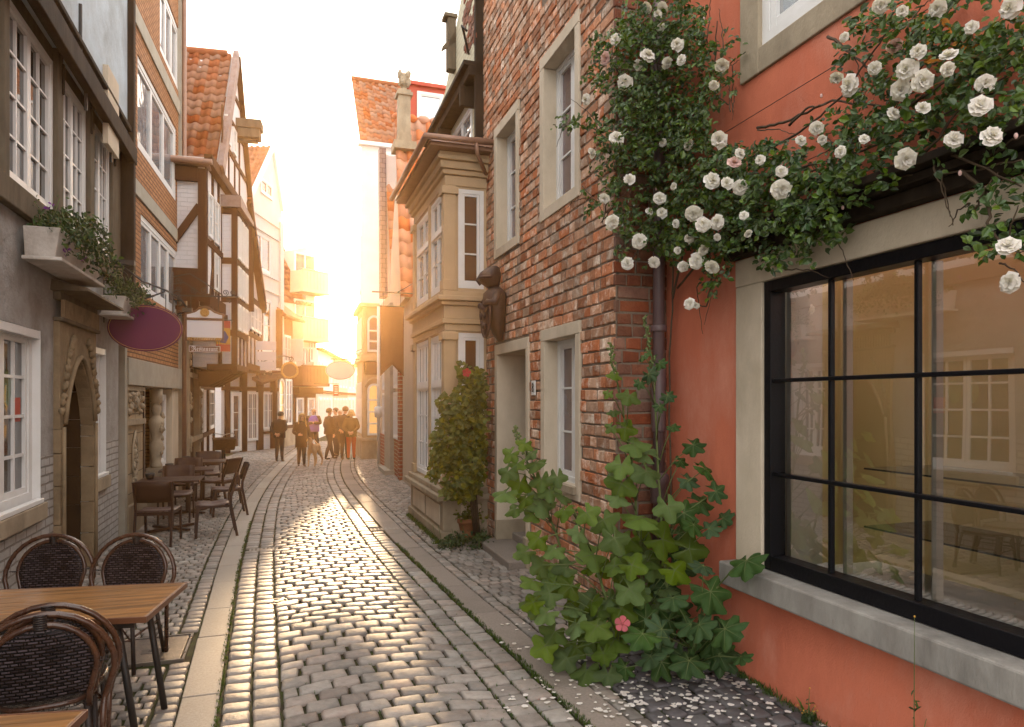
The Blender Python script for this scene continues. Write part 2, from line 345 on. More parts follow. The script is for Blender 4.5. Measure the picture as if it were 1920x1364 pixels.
mat('wicker', (.12, .055, .02), .7, .2, weave=(.035, .014, .003, (.15, .075, .028), (.09, .04, .016)), bump=0)
mat('chrome', (.4, .36, .33), .3, .5, metal=.8, bump=0)
mat('rubber', (.02, .017, .016), .7, .3, bump=0)
def glass_mat(name, base, rough=.03, spec=.8, wav=.25, emit=None):
    """window pane seen from outside: dark room behind, glossy wavy old glass"""
    m = bpy.data.materials.new(name); m.use_nodes = True; nt = m.node_tree; N = nt.nodes; L = nt.links; b = N['Principled BSDF']
    b.inputs['Roughness'].default_value = rough; b.inputs['Specular IOR Level'].default_value = spec; b.inputs['IOR'].default_value = 1.7
    tc = N.new('ShaderNodeTexCoord'); n = N.new('ShaderNodeTexNoise'); n.inputs['Scale'].default_value = 3.0; n.inputs['Detail'].default_value = 1; L.new(tc.outputs['Object'], n.inputs['Vector'])
    bp = N.new('ShaderNodeBump'); bp.inputs['Strength'].default_value = wav; bp.inputs['Distance'].default_value = .02; L.new(n.outputs['Fac'], bp.inputs['Height']); L.new(bp.outputs[0], b.inputs['Normal'])
    x = N.new('ShaderNodeMix'); x.data_type = 'RGBA'; x.inputs[6].default_value = (*base, 1); x.inputs[7].default_value = (*[q*.35 for q in base], 1)
    n2 = N.new('ShaderNodeTexNoise'); n2.inputs['Scale'].default_value = 1.7; L.new(tc.outputs['Object'], n2.inputs['Vector']); L.new(n2.outputs['Fac'], x.inputs['Factor']); L.new(x.outputs[2], b.inputs['Base Color'])
    if emit:
        b.inputs['Emission Color'].default_value = (*emit[0], 1); b.inputs['Emission Strength'].default_value = emit[1]
    MT[name] = m
glass_mat('pane_dark', (.05, .045, .04))
glass_mat('pane_brown', (.16, .07, .03))
glass_mat('pane_mauve', (.20, .12, .12), wav=.15)
glass_mat('pane_sky', (.30, .31, .33), rough=.05, spec=1.0)
MT['pane_sky'].node_tree.nodes['Principled BSDF'].inputs['Metallic'].default_value = .0
MT['pane_sky'].node_tree.nodes['Principled BSDF'].inputs['IOR'].default_value = 2.6
glass_mat('pane_lit', (.3, .15, .05), emit=((1, .52, .18), .30))
glass_mat('pane_green', (.06, .16, .05))
def thin_glass():
    m = bpy.data.materials.new('shop_glass'); m.use_nodes = True; nt = m.node_tree; N = nt.nodes; L = nt.links; N.remove(N['Principled BSDF'])
    t = N.new('ShaderNodeBsdfTransparent'); g = N.new('ShaderNodeBsdfGlossy'); g.inputs['Roughness'].default_value = .005; g.inputs['Color'].default_value = (1, 1, 1, 1)
    t.inputs['Color'].default_value = (.98, .97, .93, 1)
    fr = N.new('ShaderNodeFresnel'); fr.inputs['IOR'].default_value = 1.7; mx = N.new('ShaderNodeMixShader')
    tc = N.new('ShaderNodeTexCoord'); n = N.new('ShaderNodeTexNoise'); n.inputs['Scale'].default_value = 1.4; n.inputs['Detail'].default_value = 0; L.new(tc.outputs['Object'], n.inputs['Vector'])
    bp = N.new('ShaderNodeBump'); bp.inputs['Strength'].default_value = .12; bp.inputs['Distance'].default_value = .02; L.new(n.outputs['Fac'], bp.inputs['Height']); L.new(bp.outputs[0], g.inputs['Normal'])
    ad = N.new('ShaderNodeMath'); ad.operation = 'MULTIPLY'; ad.inputs[1].default_value = 3.2; ad.use_clamp = True; L.new(fr.outputs[0], ad.inputs[0])
    L.new(ad.outputs[0], mx.inputs[0]); L.new(t.outputs[0], mx.inputs[1]); L.new(g.outputs[0], mx.inputs[2]); L.new(mx.outputs[0], N['Material Output'].inputs['Surface'])
    MT['shop_glass'] = m
thin_glass()
# ------------------------------------------------------------------ shared builders
def window(F, par, s0, s1, z0, z1, n=-.1, sash=2, cols=2, rows=4, fr=.05, st=.035, mu=.02, paint='white_paint', glass='pane_dark', transom=None, name='window', label=None):
    w = MB(F)
    a, b = min(s0, s1), max(s0, s1)
    w.box(a, a+fr, n-.05, n+.03, z0, z1); w.box(b-fr, b, n-.05, n+.03, z0, z1)
    w.box(a+fr, b-fr, n-.05, n+.028, z1-fr, z1); w.box(a+fr, b-fr, n-.05, n+.034, z0, z0+fr*1.2)
    zr = [(z0+fr*1.2, z1-fr, rows)]
    if transom:
        zt = z0+(z1-z0)*transom[0]; w.box(a+fr, b-fr, n-.05, n+.04, zt-fr*.6, zt+fr*.6)
        zr = [(z0+fr*1.2, zt-fr*.6, transom[1]), (zt+fr*.6, z1-fr, transom[2])]
    wd = (b-a-2*fr)/sash
    for i in range(sash):
        p = a+fr+i*wd+.003; q = a+fr+(i+1)*wd-.003
        for (c, d, rw) in zr:
            w.box(p, p+st, n-.03, n+.018, c, d); w.box(q-st, q, n-.03, n+.018, c, d)
            w.box(p+st, q-st, n-.03, n+.016, c, c+st*1.2); w.box(p+st, q-st, n-.03, n+.016, d-st, d)
            for k in range(1, cols):
                x = p+(q-p)*k/cols; w.box(x-mu/2, x+mu/2, n-.02, n+.012, c+st*1.2, d-st)
            for k in range(1, rw):
                y = c+(d-c)*k/rw; w.box(p+st, q-st, n-.02, n+.009, y-mu/2, y+mu/2)
    o = w.build(name, paint, par, bevel=0.0)
    if label: o['label'] = label
    g = MB(F); g.face([(a+.01, n-.012, z0+.01), (b-.01, n-.012, z0+.01), (b-.01, n-.012, z1-.01), (a+.01, n-.012, z1-.01)]); g.build('pane', glass, o)
    return o
def pxwin(F, par, pl, pr, z0, z1, **k): return window(F, par, F.s(pl), F.s(pr), z0, z1, **k)
def tiles(mb, O, U, W, nu, nv, amp=.025, mi=0, skip=None, seg=6):
    """interlocking S tiles: O top corner, U across one tile, W down one course"""
    O = V(O); U = V(U); W = V(W); N = U.cross(W).normalized()
    if N.z < 0: N = -N
    for j in range(nv):
        for i in range(nu):
            if skip and skip(i, j): continue
            jx = R.uniform(-.006, .006); jt = R.uniform(-.006, .008)
            pts = []
            for e, (vv, lift) in enumerate(((-.06, 0.0), (1.0, .022), (1.0, .002))):
                for k in range(seg+1):
                    q = k/seg; h = sin((q*1.0)*2*pi)*amp + lift + jt
                    pts.append(O + U*(i+q*1.06+jx) + W*(j+vv) + N*h)
            f = []
            for e in (0, 1):
                for k in range(seg): f.append((e*(seg+1)+k, e*(seg+1)+k+1, (e+1)*(seg+1)+k+1, (e+1)*(seg+1)+k))
            mb.mesh(pts, f, mi, True, raw=True)
    q = [O-N*.035-U*.02, O+U*nu-N*.035, O+U*nu+W*nv-N*.035, O+W*nv-N*.035-U*.02]; mb.face(q, mi, raw=True)
def bricks(mb, F, s0, s1, z0, z1, holes, bl=.235, bh=.092, gap=.019, mi=0, n=0.0, jit=.01):
    z = z0; row = 0
    while z < z1:
        h = bh+R.uniform(-.006, .006); s = s0-R.uniform(0, bl) if row else s0-.1
        while s < s1:
            l = (bl if R.random() < .42 else bl*.5)*R.uniform(.85, 1.12)
            a, b = max(s, s0), min(s+l, s1); c, d = z, min(z+h, z1)
            ok = b-a > .03
            for H in holes:
                if a < H[1] and b > H[0] and c < H[3]-.01 and d > H[2]+.01:
                    if d > H[3] and c < H[3] and d-H[3] > .03: c = H[3]
                    elif c < H[2] and H[2]-c > .03: d = H[2]
                    elif a < H[0] and H[0]-a > .04: b = H[0]-.004
                    elif b > H[1] and b-H[1] > .04: a = H[1]+.004
                    else: ok = False
            if ok and R.random() > .006:
                o = n+R.uniform(-.005, .006); e = .007; J = lambda: R.uniform(-jit, jit)*.5
                t1, t2 = R.uniform(-.003, .003), R.uniform(-.003, .003)
                A = [(a+J(), c+J()), (b+J(), c+J()), (b+J(), d+J()), (a+J(), d+J())]
                cx, cz = (a+b)/2, (c+d)/2
                I = [(p+(e if p < cx else -e), q+(e if q < cz else -e)) for p, q in A]
                pts = [(p, n-.03, q) for p, q in A] + [(p, o-.006, q) for p, q in A] + [(p, o+(t1 if p < cx else t2), q) for p, q in I]
                f = []
                for g in (0, 4):
                    f += [(g+i, g+(i+1) % 4, g+4+(i+1) % 4, g+4+i) for i in range(4)]
                f.append((8, 9, 10, 11)); mb.mesh(pts, f, mi)
            s += l+gap*R.uniform(.7, 1.3)
        z += h+gap*R.uniform(.8, 1.2); row += 1
def scroll(mb, c, r, turns, ax, ay, rad=.008, start=0, k=5):
    """a wrought iron spiral in the plane of ax, ay"""
    ax = V(ax); ay = V(ay); pts = []; n = int(14*turns)
    for i in range(n+1):
        t = i/n; a = start+t*turns*2*pi; q = r*(1-.82*t); pts.append(V(c)+ax*cos(a)*q+ay*sin(a)*q)
    mb.tube(pts, rad, k, raw=True)
SUN_E, SUN_C = 4.0, (1.0, .68, .38)
SKY_MIX, SKY_W, SKY_S = .7, (8.9, 8.4, 7.8), .15
HAZE, HAZE_C, HAZE_G = .0012, (1.0, .60, .28), .87
EXPO = 1.4
# ================================================================== ground
def curve(pts):
    def f(y):
        if y <= pts[0][0]: a, b = pts[0], pts[1]
        elif y >= pts[-1][0]: a, b = pts[-2], pts[-1]
        else:
            for a, b in zip(pts, pts[1:]):
                if a[0] <= y <= b[0]: break
            t = (y-a[0])/(b[0]-a[0]); i = pts.index(a)
            m0 = (b[1]-pts[i-1][1])/(b[0]-pts[i-1][0]) if i > 0 else (b[1]-a[1])/(b[0]-a[0])
            c = pts[i+2] if i+2 < len(pts) else None
            m1 = (c[1]-a[1])/(c[0]-a[0]) if c else (b[1]-a[1])/(b[0]-a[0])
            h = b[0]-a[0]
            return (2*t**3-3*t*t+1)*a[1]+(t**3-2*t*t+t)*h*m0+(-2*t**3+3*t*t)*b[1]+(t**3-t*t)*h*m1
        return a[1]+(b[1]-a[1])*(y-a[0])/(b[0]-a[0])
    return f
KL = curve([(0, -.30), (4.5, -.39), (6.2, -.44), (9.5, -.50), (13.7, -.47), (17, -.32), (20, -.10), (24.5, .30), (32, 1.15), (45, 2.75), (80, 7.0)])   # street edge of the left kerb strip
KR = curve([(0, 1.93), (4.65, 1.74), (8.8, 1.53), (10.95, 1.47), (16.5, 1.43), (20, 1.58), (23.3, 1.88), (32, 2.95), (45, 4.6), (80, 9.0)])  # street edge of the right strip
KW = .27
def stone(mb, q, top=0.0, mi=0, rnd=.15, dome=.004, tilt=.004):
    """rounded sett on the quad q (four (x,y) corners, already inset)"""
    cx = sum(p[0] for p in q)/4; cy = sum(p[1] for p in q)/4
    out = []
    for i in range(4):
        p, a, b = V(q[i]), V(q[i-1]), V(q[(i+1) % 4])
        r1 = rnd*R.uniform(.6, 1.3); r2 = rnd*R.uniform(.6, 1.3)
        out.append(p+(a-p)*r1*.5); out.append(p+(b-p)*r2*.5)
    n = 8; pts = []; tx, ty = R.uniform(-tilt, tilt)*10, R.uniform(-tilt, tilt)*10
    for k, (sc, z) in enumerate(((1.03, -.035), (1.0, -.012), (.95, -.002), (.80, dome*.8))):
        for p in out:
            x = cx+(p.x-cx)*sc; y = cy+(p.y-cy)*sc
            pts.append((x+R.uniform(-.002, .002), y+R.uniform(-.002, .002), top+z+(x-cx)*tx+(y-cy)*ty))
    f = []
    for g in range(3): f += [(g*n+i, g*n+(i+1) % n, g*n+n+(i+1) % n, g*n+n+i) for i in range(n)]
    f.append(tuple(3*n+i for i in range(n))); mb.mesh(pts, f, mi, True)
def field(mb, xa, xb, y0, y1, w, l, gap=.014, top=lambda x, y: 0.0, mi=0, arc=0.0, keep=None, jit=.006, **kw):
    """courses of setts laid across between the curves xa and xb"""
    y = y0; row = 0
    while y < y1:
        h = l*R.uniform(.86, 1.14); A, B = xa(y), xb(y); W = B-A
        if W > w*.6:
            n = max(1, round(W/w)); cut = [0.0]+[(i+R.uniform(-.13, .13)+(.5 if row % 2 else 0))/(n) for i in range(0 if row % 2 else 1, n)]+[1.0]
            cut = sorted(set(min(1, max(0, c)) for c in cut)) if n > 1 else [0.0, 1.0]
            for c0, c1 in zip(cut, cut[1:]):
                if (c1-c0)*W < w*.3: continue
                def pt(c, yy):
                    X = xa(yy)+(xb(yy)-xa(yy))*c
                    return (X+R.uniform(-jit, jit), yy+arc*4*c*(1-c)+R.uniform(-jit, jit))
                g = gap/2/W
                q = [pt(c0+g, y+gap/2), pt(c1-g, y+gap/2), pt(c1-g, y+h-gap/2), pt(c0+g, y+h-gap/2)]
                mx, my = (q[0][0]+q[2][0])/2, (q[0][1]+q[2][1])/2
                if keep and not keep(mx, my): continue
                stone(mb, q, top(mx, my)+R.uniform(-.004, .004), mi, **kw)
        y += h; row += 1
g = MB(); g.face([(-23, -21, -.10), (31, -21, -.10), (31, 73, -.10), (-23, 73, -.10)]); structure(g.build('ground', 'earth'))
# joint bed, following the wave of the paving
b = MB(); ys = [-1+i*.5 for i in range(0, 132)]
for y0, y1 in zip(ys, ys[1:]):
    X0 = [-3.6+max(0, y0-20)*.05, KL(y0), (KL(y0)+KR(y0))/2, KR(y0), 4.2+max(0, y0-20)*.16]; X1 = [-3.6+max(0, y1-20)*.05, KL(y1), (KL(y1)+KR(y1))/2, KR(y1), 4.2+max(0, y1-20)*.16]
    for i in range(4): b.mesh([(X0[i], y0, -.018), (X0[i+1], y0, -.018), (X1[i+1], y1, -.018), (X1[i], y1, -.018)], [(0, 1, 2, 3)])
structure(b.build('ground_joints', 'joint_soil'))
def crown(x, y):
    a, c = KL(y), KR(y); t = (x-a)/(c-a); return -.022*(1-4*(t-.5)**2)*0 + .010*sin(pi*min(1, max(0, t)))
Y0, Y1 = 2.4, 34.0
s = MB()
drains = [(-.42, 9.62, .36, .17), (1.28, 10.55, .42, .18)]
def nodrain(x, y): return not any(d[0]-.03 < x < d[0]+d[2]+.03 and d[1]-.02 < y < d[1]+d[3]+.03 for d in drains)
gw = .185
for i in range(2):
    field(s, lambda y, i=i: KL(y)+.02+gw*i, lambda y, i=i: KL(y)+.02+gw*(i+1), Y0, Y1, gw, .165, gap=.020, top=crown, keep=nodrain)
    field(s, lambda y, i=i: KR(y)-.02-gw*(i+1), lambda y, i=i: KR(y)-.02-gw*i, Y0, Y1, gw, .17, gap=.018, top=crown, keep=nodrain)
field(s, lambda y: KL(y)+.02+gw*2, lambda y: KR(y)-.02-gw*2, Y0, Y1, .212, .160, gap=.021, top=crown, arc=.10, jit=.009, keep=nodrain)
structure(s.build('street', 'cobble'))
for side, K in ((-1, KL), (1, KR)):
    k = MB()
    y = 1.5
    while y < 40:
        l = R.uniform(.75, 1.25); w = (KW-.035 if side < 0 else KW)+R.uniform(-.004, .004); a0, a1 = K(y+.004), K(y+l-.004)
        o0, o1 = (a0-w, a1-w) if side < 0 else (a0+w, a1+w)
        if side < 0: a0, o0, a1, o1 = o0, a0, o1, a1
        z = R.uniform(-.002, .004)
        p = [(a0, y+.004, -.06), (o0, y+.004, -.06), (o1, y+l-.004, -.06), (a1, y+l-.004, -.06), (a0, y+.004, z), (o0, y+.004, z), (o1, y+l-.004, z), (a1, y+l-.004, z)]
        if nodrain((a0+o0)/2, y+l/2) or True: k.hexa(p)
        y += l
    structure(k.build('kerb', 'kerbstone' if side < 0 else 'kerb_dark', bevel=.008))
PL = MB()
mh = (-1.26, 5.78, .54, .62)     # manhole plate by the tables
def nomh(x, y): return not (mh[0]-.05 < x < mh[0]+mh[2]+.05 and mh[1]-.05 < y < mh[1]+mh[3]+.05)
xl = lambda y: -2.28 if y < 24 else -2.28+(y-24)*.02
field(PL, lambda y: KL(y)-KW-.02-.10, lambda y: KL(y)-KW+.028, Y0, Y1, .13, .125, gap=.015, keep=nomh)
field(PL, xl, lambda y: KL(y)-KW-.02-.108, Y0, 26, .108, .122, gap=.016, keep=nomh, arc=.04)
field(PL, lambda y: KL(y)-2.3, lambda y: KL(y)-KW-.02-.14, 26, Y1, .12, .12, gap=.015)
structure(PL.build('pavement', 'cobble_small'))
PR = MB()
def xr(y): return 3.30 if y < 5.3 else (2.80 if y < 9.4 else (2.12 if y < 12 else 2.95))
field(PR, lambda y: KR(y)+KW+.01, lambda y: KR(y)+KW+.13, Y0, 34, .12, .14, gap=.015)
field(PR, lambda y: KR(y)+KW+.14, xr, 5.0, 12.0, .12, .145, gap=.016, arc=.03)
field(PR, lambda y: KR(y)+KW+.14, lambda y: 2.95+max(0, y-20)*.12, 12.0, 34, .12, .14, gap=.015)
structure(PR.build('pavement_right', 'cobble_small'))
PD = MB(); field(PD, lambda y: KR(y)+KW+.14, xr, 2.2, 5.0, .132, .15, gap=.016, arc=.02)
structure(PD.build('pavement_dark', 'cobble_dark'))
for d, lab in zip(drains, ('cast iron drain grate in the left gutter beside the brown chairs', 'cast iron drain grate in the right gutter before the stone bay')):
    m = MB(); x0, y0, w, l = d; nx = 7; m.box(x0, x0+w, y0, y0+.02, -.03, .006); m.box(x0, x0+w, y0+l-.02, y0+l, -.03, .006); m.box(x0, x0+w, y0+l/2-.012, y0+l/2+.012, -.03, .004)
    for i in range(nx+1):
        x = x0+(w-.02)*i/nx; m.box(x, x+.022, y0+.02, y0+l/2-.012, -.03, .005); m.box(x, x+.022, y0+l/2+.012, y0+l-.02, -.03, .005)
    tag(m.build('drain_grate', 'kerbstone'), lab, 'drain')
    v = MB(); v.face([(x0, y0, -.017), (x0+w, y0, -.017), (x0+w, y0+l, -.017), (x0, y0+l, -.017)]); structure(v.build('drain_pit', 'dark_void'))
t = thing('manhole_cover', 'square stone filled manhole plate with steel rim beside the wooden table', 'manhole cover', (mh[0], mh[1], 0))
m = MB(); m.box(mh[0]+.03, mh[0]+mh[2]-.03, mh[1]+.03, mh[1]+mh[3]-.03, -.03, .004); m.build('plate', 'cast_iron', t, bevel=.003)
m = MB()
for (a, b_, c, d) in ((0, mh[2], 0, .018), (0, mh[2], mh[3]-.018, mh[3]), (0, .018, .02, mh[3]-.02), (mh[2]-.018, mh[2], .02, mh[3]-.02)): m.box(mh[0]+a, mh[0]+b_, mh[1]+c, mh[1]+d, -.03, .009)
m.build('rim', 'chrome', t)
m = MB()
for i in range(6): m.box(mh[0]+.20, mh[0]+.40, mh[1]+.22+i*.018, mh[1]+.23+i*.018, .004, .008)
m.build('key_plate', 'chrome', t)
# small round gas valve cap in the street
m = MB(); m.lathe((-.05, 7.15, -.01), [(.105, 0), (.105, .016), (.09, .018), (.085, .012), (.03, .012), (.025, .018)], 20); tag(m.build('valve_cap', 'cast_iron'), 'small round iron cap set among the cobbles on the left of the street', 'valve cap')
# ================================================================== LEFT: white house with the stone portal
FA = Fr((-2.2, 1.0), (-2.2, 11.1)); A1 = FA.s(222)-0; 
hA = thing('townhouse', 'whitewashed old house with dark posts, white lattice windows and a pointed stone portal', 'house', (-2.2, 6, 0))
def S(p): return FA.s(p)
z_j = 5.55
wins_lo = [(S(-40), S(76), 1.02, 2.66), (S(170), S(199), 1.02, 2.66), (S(-400), S(-170), 1.02, 2.66)]
door = (S(103), S(166), -.2, 2.82, .5)
w = MB(FA)
w.wall(0, A1, 1.45, 3.62, wins_lo+[door], rev=.16, mi=0, rmi=2); w.wall(0, A1, -.2, 1.45, wins_lo+[door], rev=.16, mi=1, rv=False)
w.shell(0, A1, -.2, 9.5, 6)
w.build('wall', ['plaster_old', 'white_brick', 'white_paint'], hA)
# upper, timbered storey with big windows
ups = [(S(-330), S(-130)), (S(-100), S(-8)), (S(4), S(97)), (S(108), S(159)), (S(167), S(203))]
w = MB(FA); w.wall(0, A1, 3.62, z_j, [(a, b, 3.85, 5.40) for a, b in ups], n=.0, rev=.10)
w.wall(0, A1, z_j, 9.5, [], n=.14, mi=1); w.face([(0, .14, z_j), (A1, .14, z_j), (A1, 0, z_j), (0, 0, z_j)], 1)
w.build('upper_wall', ['grey_timber', 'plaster_blue'], hA)
m = MB(FA)
edges = [0]+[e for a, b in ups for e in (a, b)]+[A1]
for a, b in zip(edges[::2], edges[1::2]):
    if b-a > .02: m.box(a+.01, b-.01, 0, .05+R.uniform(0, .012), 3.64, z_j)
m.box(0, A1, .0, .075, 3.62, 3.84); m.build('timber_post', 'grey_timber', hA, bevel=.01)
m = MB(FA); m.prism([(0, z_j-.10), (A1, z_j-.22), (A1, z_j+.02), (0, z_j+.14)], .142, .24); m.box(0, A1, .14, .20, z_j+.20, z_j+.26)
for p in (105, 160, 205): m.box(S(p)-.015, S(p)+.015, .05, .08, z_j-.42, z_j-.10)
m.box(A1-.14, A1, .0, .22, 3.0, 9.4)
m.build('jetty_beam', 'black_timber', hA, bevel=.012)
m = MB(FA)    # iron wall anchors on the blue plaster
for (px, py, l) in ((150, 8, .5), (160, 130, .45), (207, 245, .4)):
    a, b = FA.sz(px, py, .15); m = MB(FA); m.box(a-.012, a+.012, .14, .17, b-l, b); m.build('wall_anchor', 'iron', hA)
pass
m = MB(FA); a, b = FA.sz(195, 130, .15); m.box(a-.02, a+.55, .14, .20, b-.9, b+.05); m.build('plaster_panel', 'sandstone_pale', hA)
for i, (a, b) in enumerate(ups): window(FA, hA, a, b, 3.85, 5.40, n=-.02, sash=2, cols=2, rows=4, fr=.05, st=.04, glass='pane_dark')
for i, (a, b, c, d) in enumerate(wins_lo):
    o = window(FA, hA, a, b, c, d, n=-.10, sash=2, cols=2, rows=4, fr=.09, st=.045, mu=.028, glass='pane_dark')
    m = MB(FA); m.box(a-.04, b+.04, -.1, .05, c-.16, c-.003); m.build('sill', 'sandstone', o, bevel=.008)
    m = MB(FA); m.box(a+.05, b-.05, -.02, .045, c+.001, c+.045); m.build('moulding', 'white_paint', o, bevel=.006); m = MB(FA); m.box(a+.02, b-.02, -.06, -.002, d-.08, d-.002); m.build('moulding', 'white_paint', o, bevel=.006)
# stickers behind the lower pane: a green round and a small red notice
m = MB(FA); 
for px in (18, 38): m.lathe((S(px), -.107, 2.08), [(.11, 0), (.11, .002)], 4)
a = S(40)
g = MB(FA)
for cx_ in (S(20), S(40)):
    g.face([(cx_+.10*cos(2*pi*i/18), -.108, 2.10+.17*sin(2*pi*i/18)) for i in range(18)])
g.build('window_sticker', 'pane_green', hA, label='pale green oval stickers in the left ground floor window')
g = MB(FA); x = S(57); g.face([(x-.09, -.106, 1.80), (x+.09, -.106, 1.80), (x+.09, -.106, 2.02), (x-.09, -.106, 2.02)]); g.build('notice', 'sign_red', hA)
# portal of carved stone
p0, p1 = S(100), S(170); pc = (p0+p1)/2; hw = (p1-p0)/2
m = MB(FA)
dz = 2.82; iw = hw-.115
def arch(t, w_, spring, rise): # pointed arch outline, t 0..1
    a = t*2-1; return (pc+w_*a, spring+rise*(1-abs(a)**1.7)**.75)
N_ = 18; inner = [arch(i/N_, iw, 1.70, .72) for i in range(N_+1)]
top = 2.80
for (a, b) in zip(inner, inner[1:]):
    m.hexa([(a[0], -.08, a[1]), (b[0], -.08, b[1]), (b[0], .06, b[1]), (a[0], .06, a[1]), (a[0], -.08, top), (b[0], -.08, top), (b[0], .06, top), (a[0], .06, top)])
for (a, b) in ((p0, pc-iw), (pc+iw, p1)):
    z = 0.0; i = 0
    while z < 1.70:
        h = min(R.uniform(.30, .42), 1.70-z); h = 1.70-z if 1.70-z-h < .12 else h
        m.box(a, b, -.08, .06+R.uniform(-.004, .004), z+.003, z+h-.003); z += h
    m.box(a, b, -.08, .058, 1.70, top)
m.build('portal_arch', 'sandstone_brown', hA, bevel=.008)
m = MB(FA)    # arch moulding and foliage carving in the spandrels
m.tube([(a, .075, b+.05) for a, b in inner], .028, 6); m.tube([(pc-iw-.04, .075, .0), (pc-iw-.04, .075, 1.72)], .022, 6); m.tube([(pc+iw+.04, .075, .0), (pc+iw+.04, .075, 1.72)], .022, 6)
for sgn in (-1, 1):
    for i in range(16):
        t = i/15; a = pc+sgn*(iw*(.30+.72*t)+.10); z = 2.66-.75*t**1.4+R.uniform(-.03, .03)
        m.blob((a, .075, z), .035, .03, .045, 7, jit=.3)
for i in range(26): m.box(p0+.02+i*(p1-p0-.04)/26, p0+.02+(i+.55)*(p1-p0-.04)/26, .06, .10, 2.84, 3.02)
m.build('carving', 'sandstone_brown', hA)
m = MB(FA); m.box(p0-.03, p1+.03, 0, .10, 2.80, 2.84); m.box(p0-.02, p1+.02, .0, .07, 3.02, 3.10)
m.hexa([(p0-.10, -.02, 3.10), (p1+.12, -.02, 3.10), (p1+.12, .34, 3.10), (p0-.10, .34, 3.10), (p0-.06, -.02, 3.22), (p1+.08, -.02, 3.22), (p1+.10, .32, 3.14), (p0-.08, .32, 3.14)])
m.build('canopy', 'grey_timber', hA, bevel=.01)
m = MB(FA); m.box(p0, p1, -.52, -.50, -.2, 2.82); m.build('door', 'dark_door', hA)
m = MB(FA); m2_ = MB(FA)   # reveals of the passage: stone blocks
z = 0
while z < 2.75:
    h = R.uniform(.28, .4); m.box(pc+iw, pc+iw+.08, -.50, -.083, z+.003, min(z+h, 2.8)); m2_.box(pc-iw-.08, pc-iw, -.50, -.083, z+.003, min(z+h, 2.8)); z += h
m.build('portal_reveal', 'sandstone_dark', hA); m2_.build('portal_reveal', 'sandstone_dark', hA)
m = MB(FA); m.box(S(168)+.02, S(168)+.08, .0, .05, 1.95, 2.15); m.build('bell_plate', 'white_paint', hA)
m = MB(FA); m.tube([(S(222)-.03, .05, .0), (S(222)-.03, .05, 3.3)], .035, 8); 
# flower boxes hang on the wall: things of their own
def flower_box(px0, px1, ztop, h, dep, label, seed, n_leaf, flowers, spill=.25):
    R.seed(seed); a, b = S(px0), S(px1); t = thing('flower_box', label, 'flower box', tuple(FA.w((a+b)/2, 0, ztop-h)), group='flower boxes on the white house')
    m = MB(FA); m.hexa([(a+.03, .06, ztop-h), (b-.03, .06, ztop-h), (b-.03, dep-.05, ztop-h), (a+.03, dep-.05, ztop-h), (a, .055, ztop), (b, .055, ztop), (b, dep, ztop), (a, dep, ztop)])
    m.box(a-.02, b+.02, .05, dep+.015, ztop-h-.035, ztop-h-.002); m.build('trough', 'planter_white', t, bevel=.008)
    lf = MB(FA)
    for i in range(n_leaf):
        u = R.random(); x = a+(b-a)*u+R.gauss(0, .04); r = R.random()**.5
        n_ = .06+(dep+.10)*R.random()**.8; hh = .32*(1-abs(2*u-1)**3)*R.random()
        zz = ztop+hh-.02-(R.random()**2*spill if n_ > dep else 0)
        leaf_at(lf, FA.w(x, n_, zz), FA.n.to_3d()*R.uniform(.2, 1)+V((R.uniform(-.6, .6), R.uniform(-.6, .6), R.uniform(-.2, .9))), R.uniform(.035, .07), 0)
    for i in range(12):
        x = a+(b-a)*R.random(); q = FA.w(x, dep*.5, ztop); e = q+V((R.uniform(-.1, .2), R.uniform(-.15, .15), R.uniform(.15, .42)))
        lf.tube([q, (q+e)/2+V((.02, .02, .03)), e], .004, 4, 1, raw=True)
        for _ in range(5): leaf_at(lf, e+V((R.uniform(-.05, .05), R.uniform(-.05, .05), R.uniform(-.12, .03))), V((R.uniform(-1, 1), R.uniform(-1, 1), R.uniform(-.2, 1))), .035, 0)
    lf.build('foliage', ['leaf_box', 'stem_green'], t)
    for (px, py) in flowers:
        s_, z_ = FA.sz(px, py, dep*.9); f = MB()
        for k_ in range(9): leaf_at(f, FA.w(s_, dep*.95, z_)+V((R.uniform(-.03, .03), R.uniform(-.03, .03), R.uniform(-.03, .03))), V((1, R.uniform(-1, 1), R.uniform(-1, 1))), .035, 0)
        f.build('flower', 'petal_purple', t)
def leaf_at(mb, p, nrm, size, mi=0, fold=.25, asp=.62):
    """one small oval leaf: six points folded along the rib, raw world space"""
    n = V(nrm)
    n = n.normalized() if n.length > 1e-4 else V((0, 0, 1))
    t = n.orthogonal().normalized(); a = R.uniform(0, 2*pi); u = t*cos(a)+n.cross(t)*sin(a); w = n.cross(u)
    p = V(p); s = size; h = s*asp*.5; c = n*(s*fold*.4)
    i = len(mb.v)
    mb.v += [p, p+u*s*.33+w*h+c, p+u*s*.72+w*h*.8+c, p+u*s-n*s*.1, p+u*s*.72-w*h*.8+c, p+u*s*.33-w*h+c]
    mb.f.append([i, i+1, i+2, i+3]); mb.f.append([i, i+3, i+4, i+5]); mb.m += [mi, mi]; mb.sm += [False, False]
flower_box(28, 126, 3.52, .26, .34, 'long weathered white flower box above the left window, dark ivy and a purple bloom', 3, 1500, [(124, 466), (118, 470), (88, 385)])
flower_box(178, 221, 3.30, .22, .34, 'small white flower box on the wall by the purple oval sign', 4, 800, [(150, 482)])
R.seed(21)
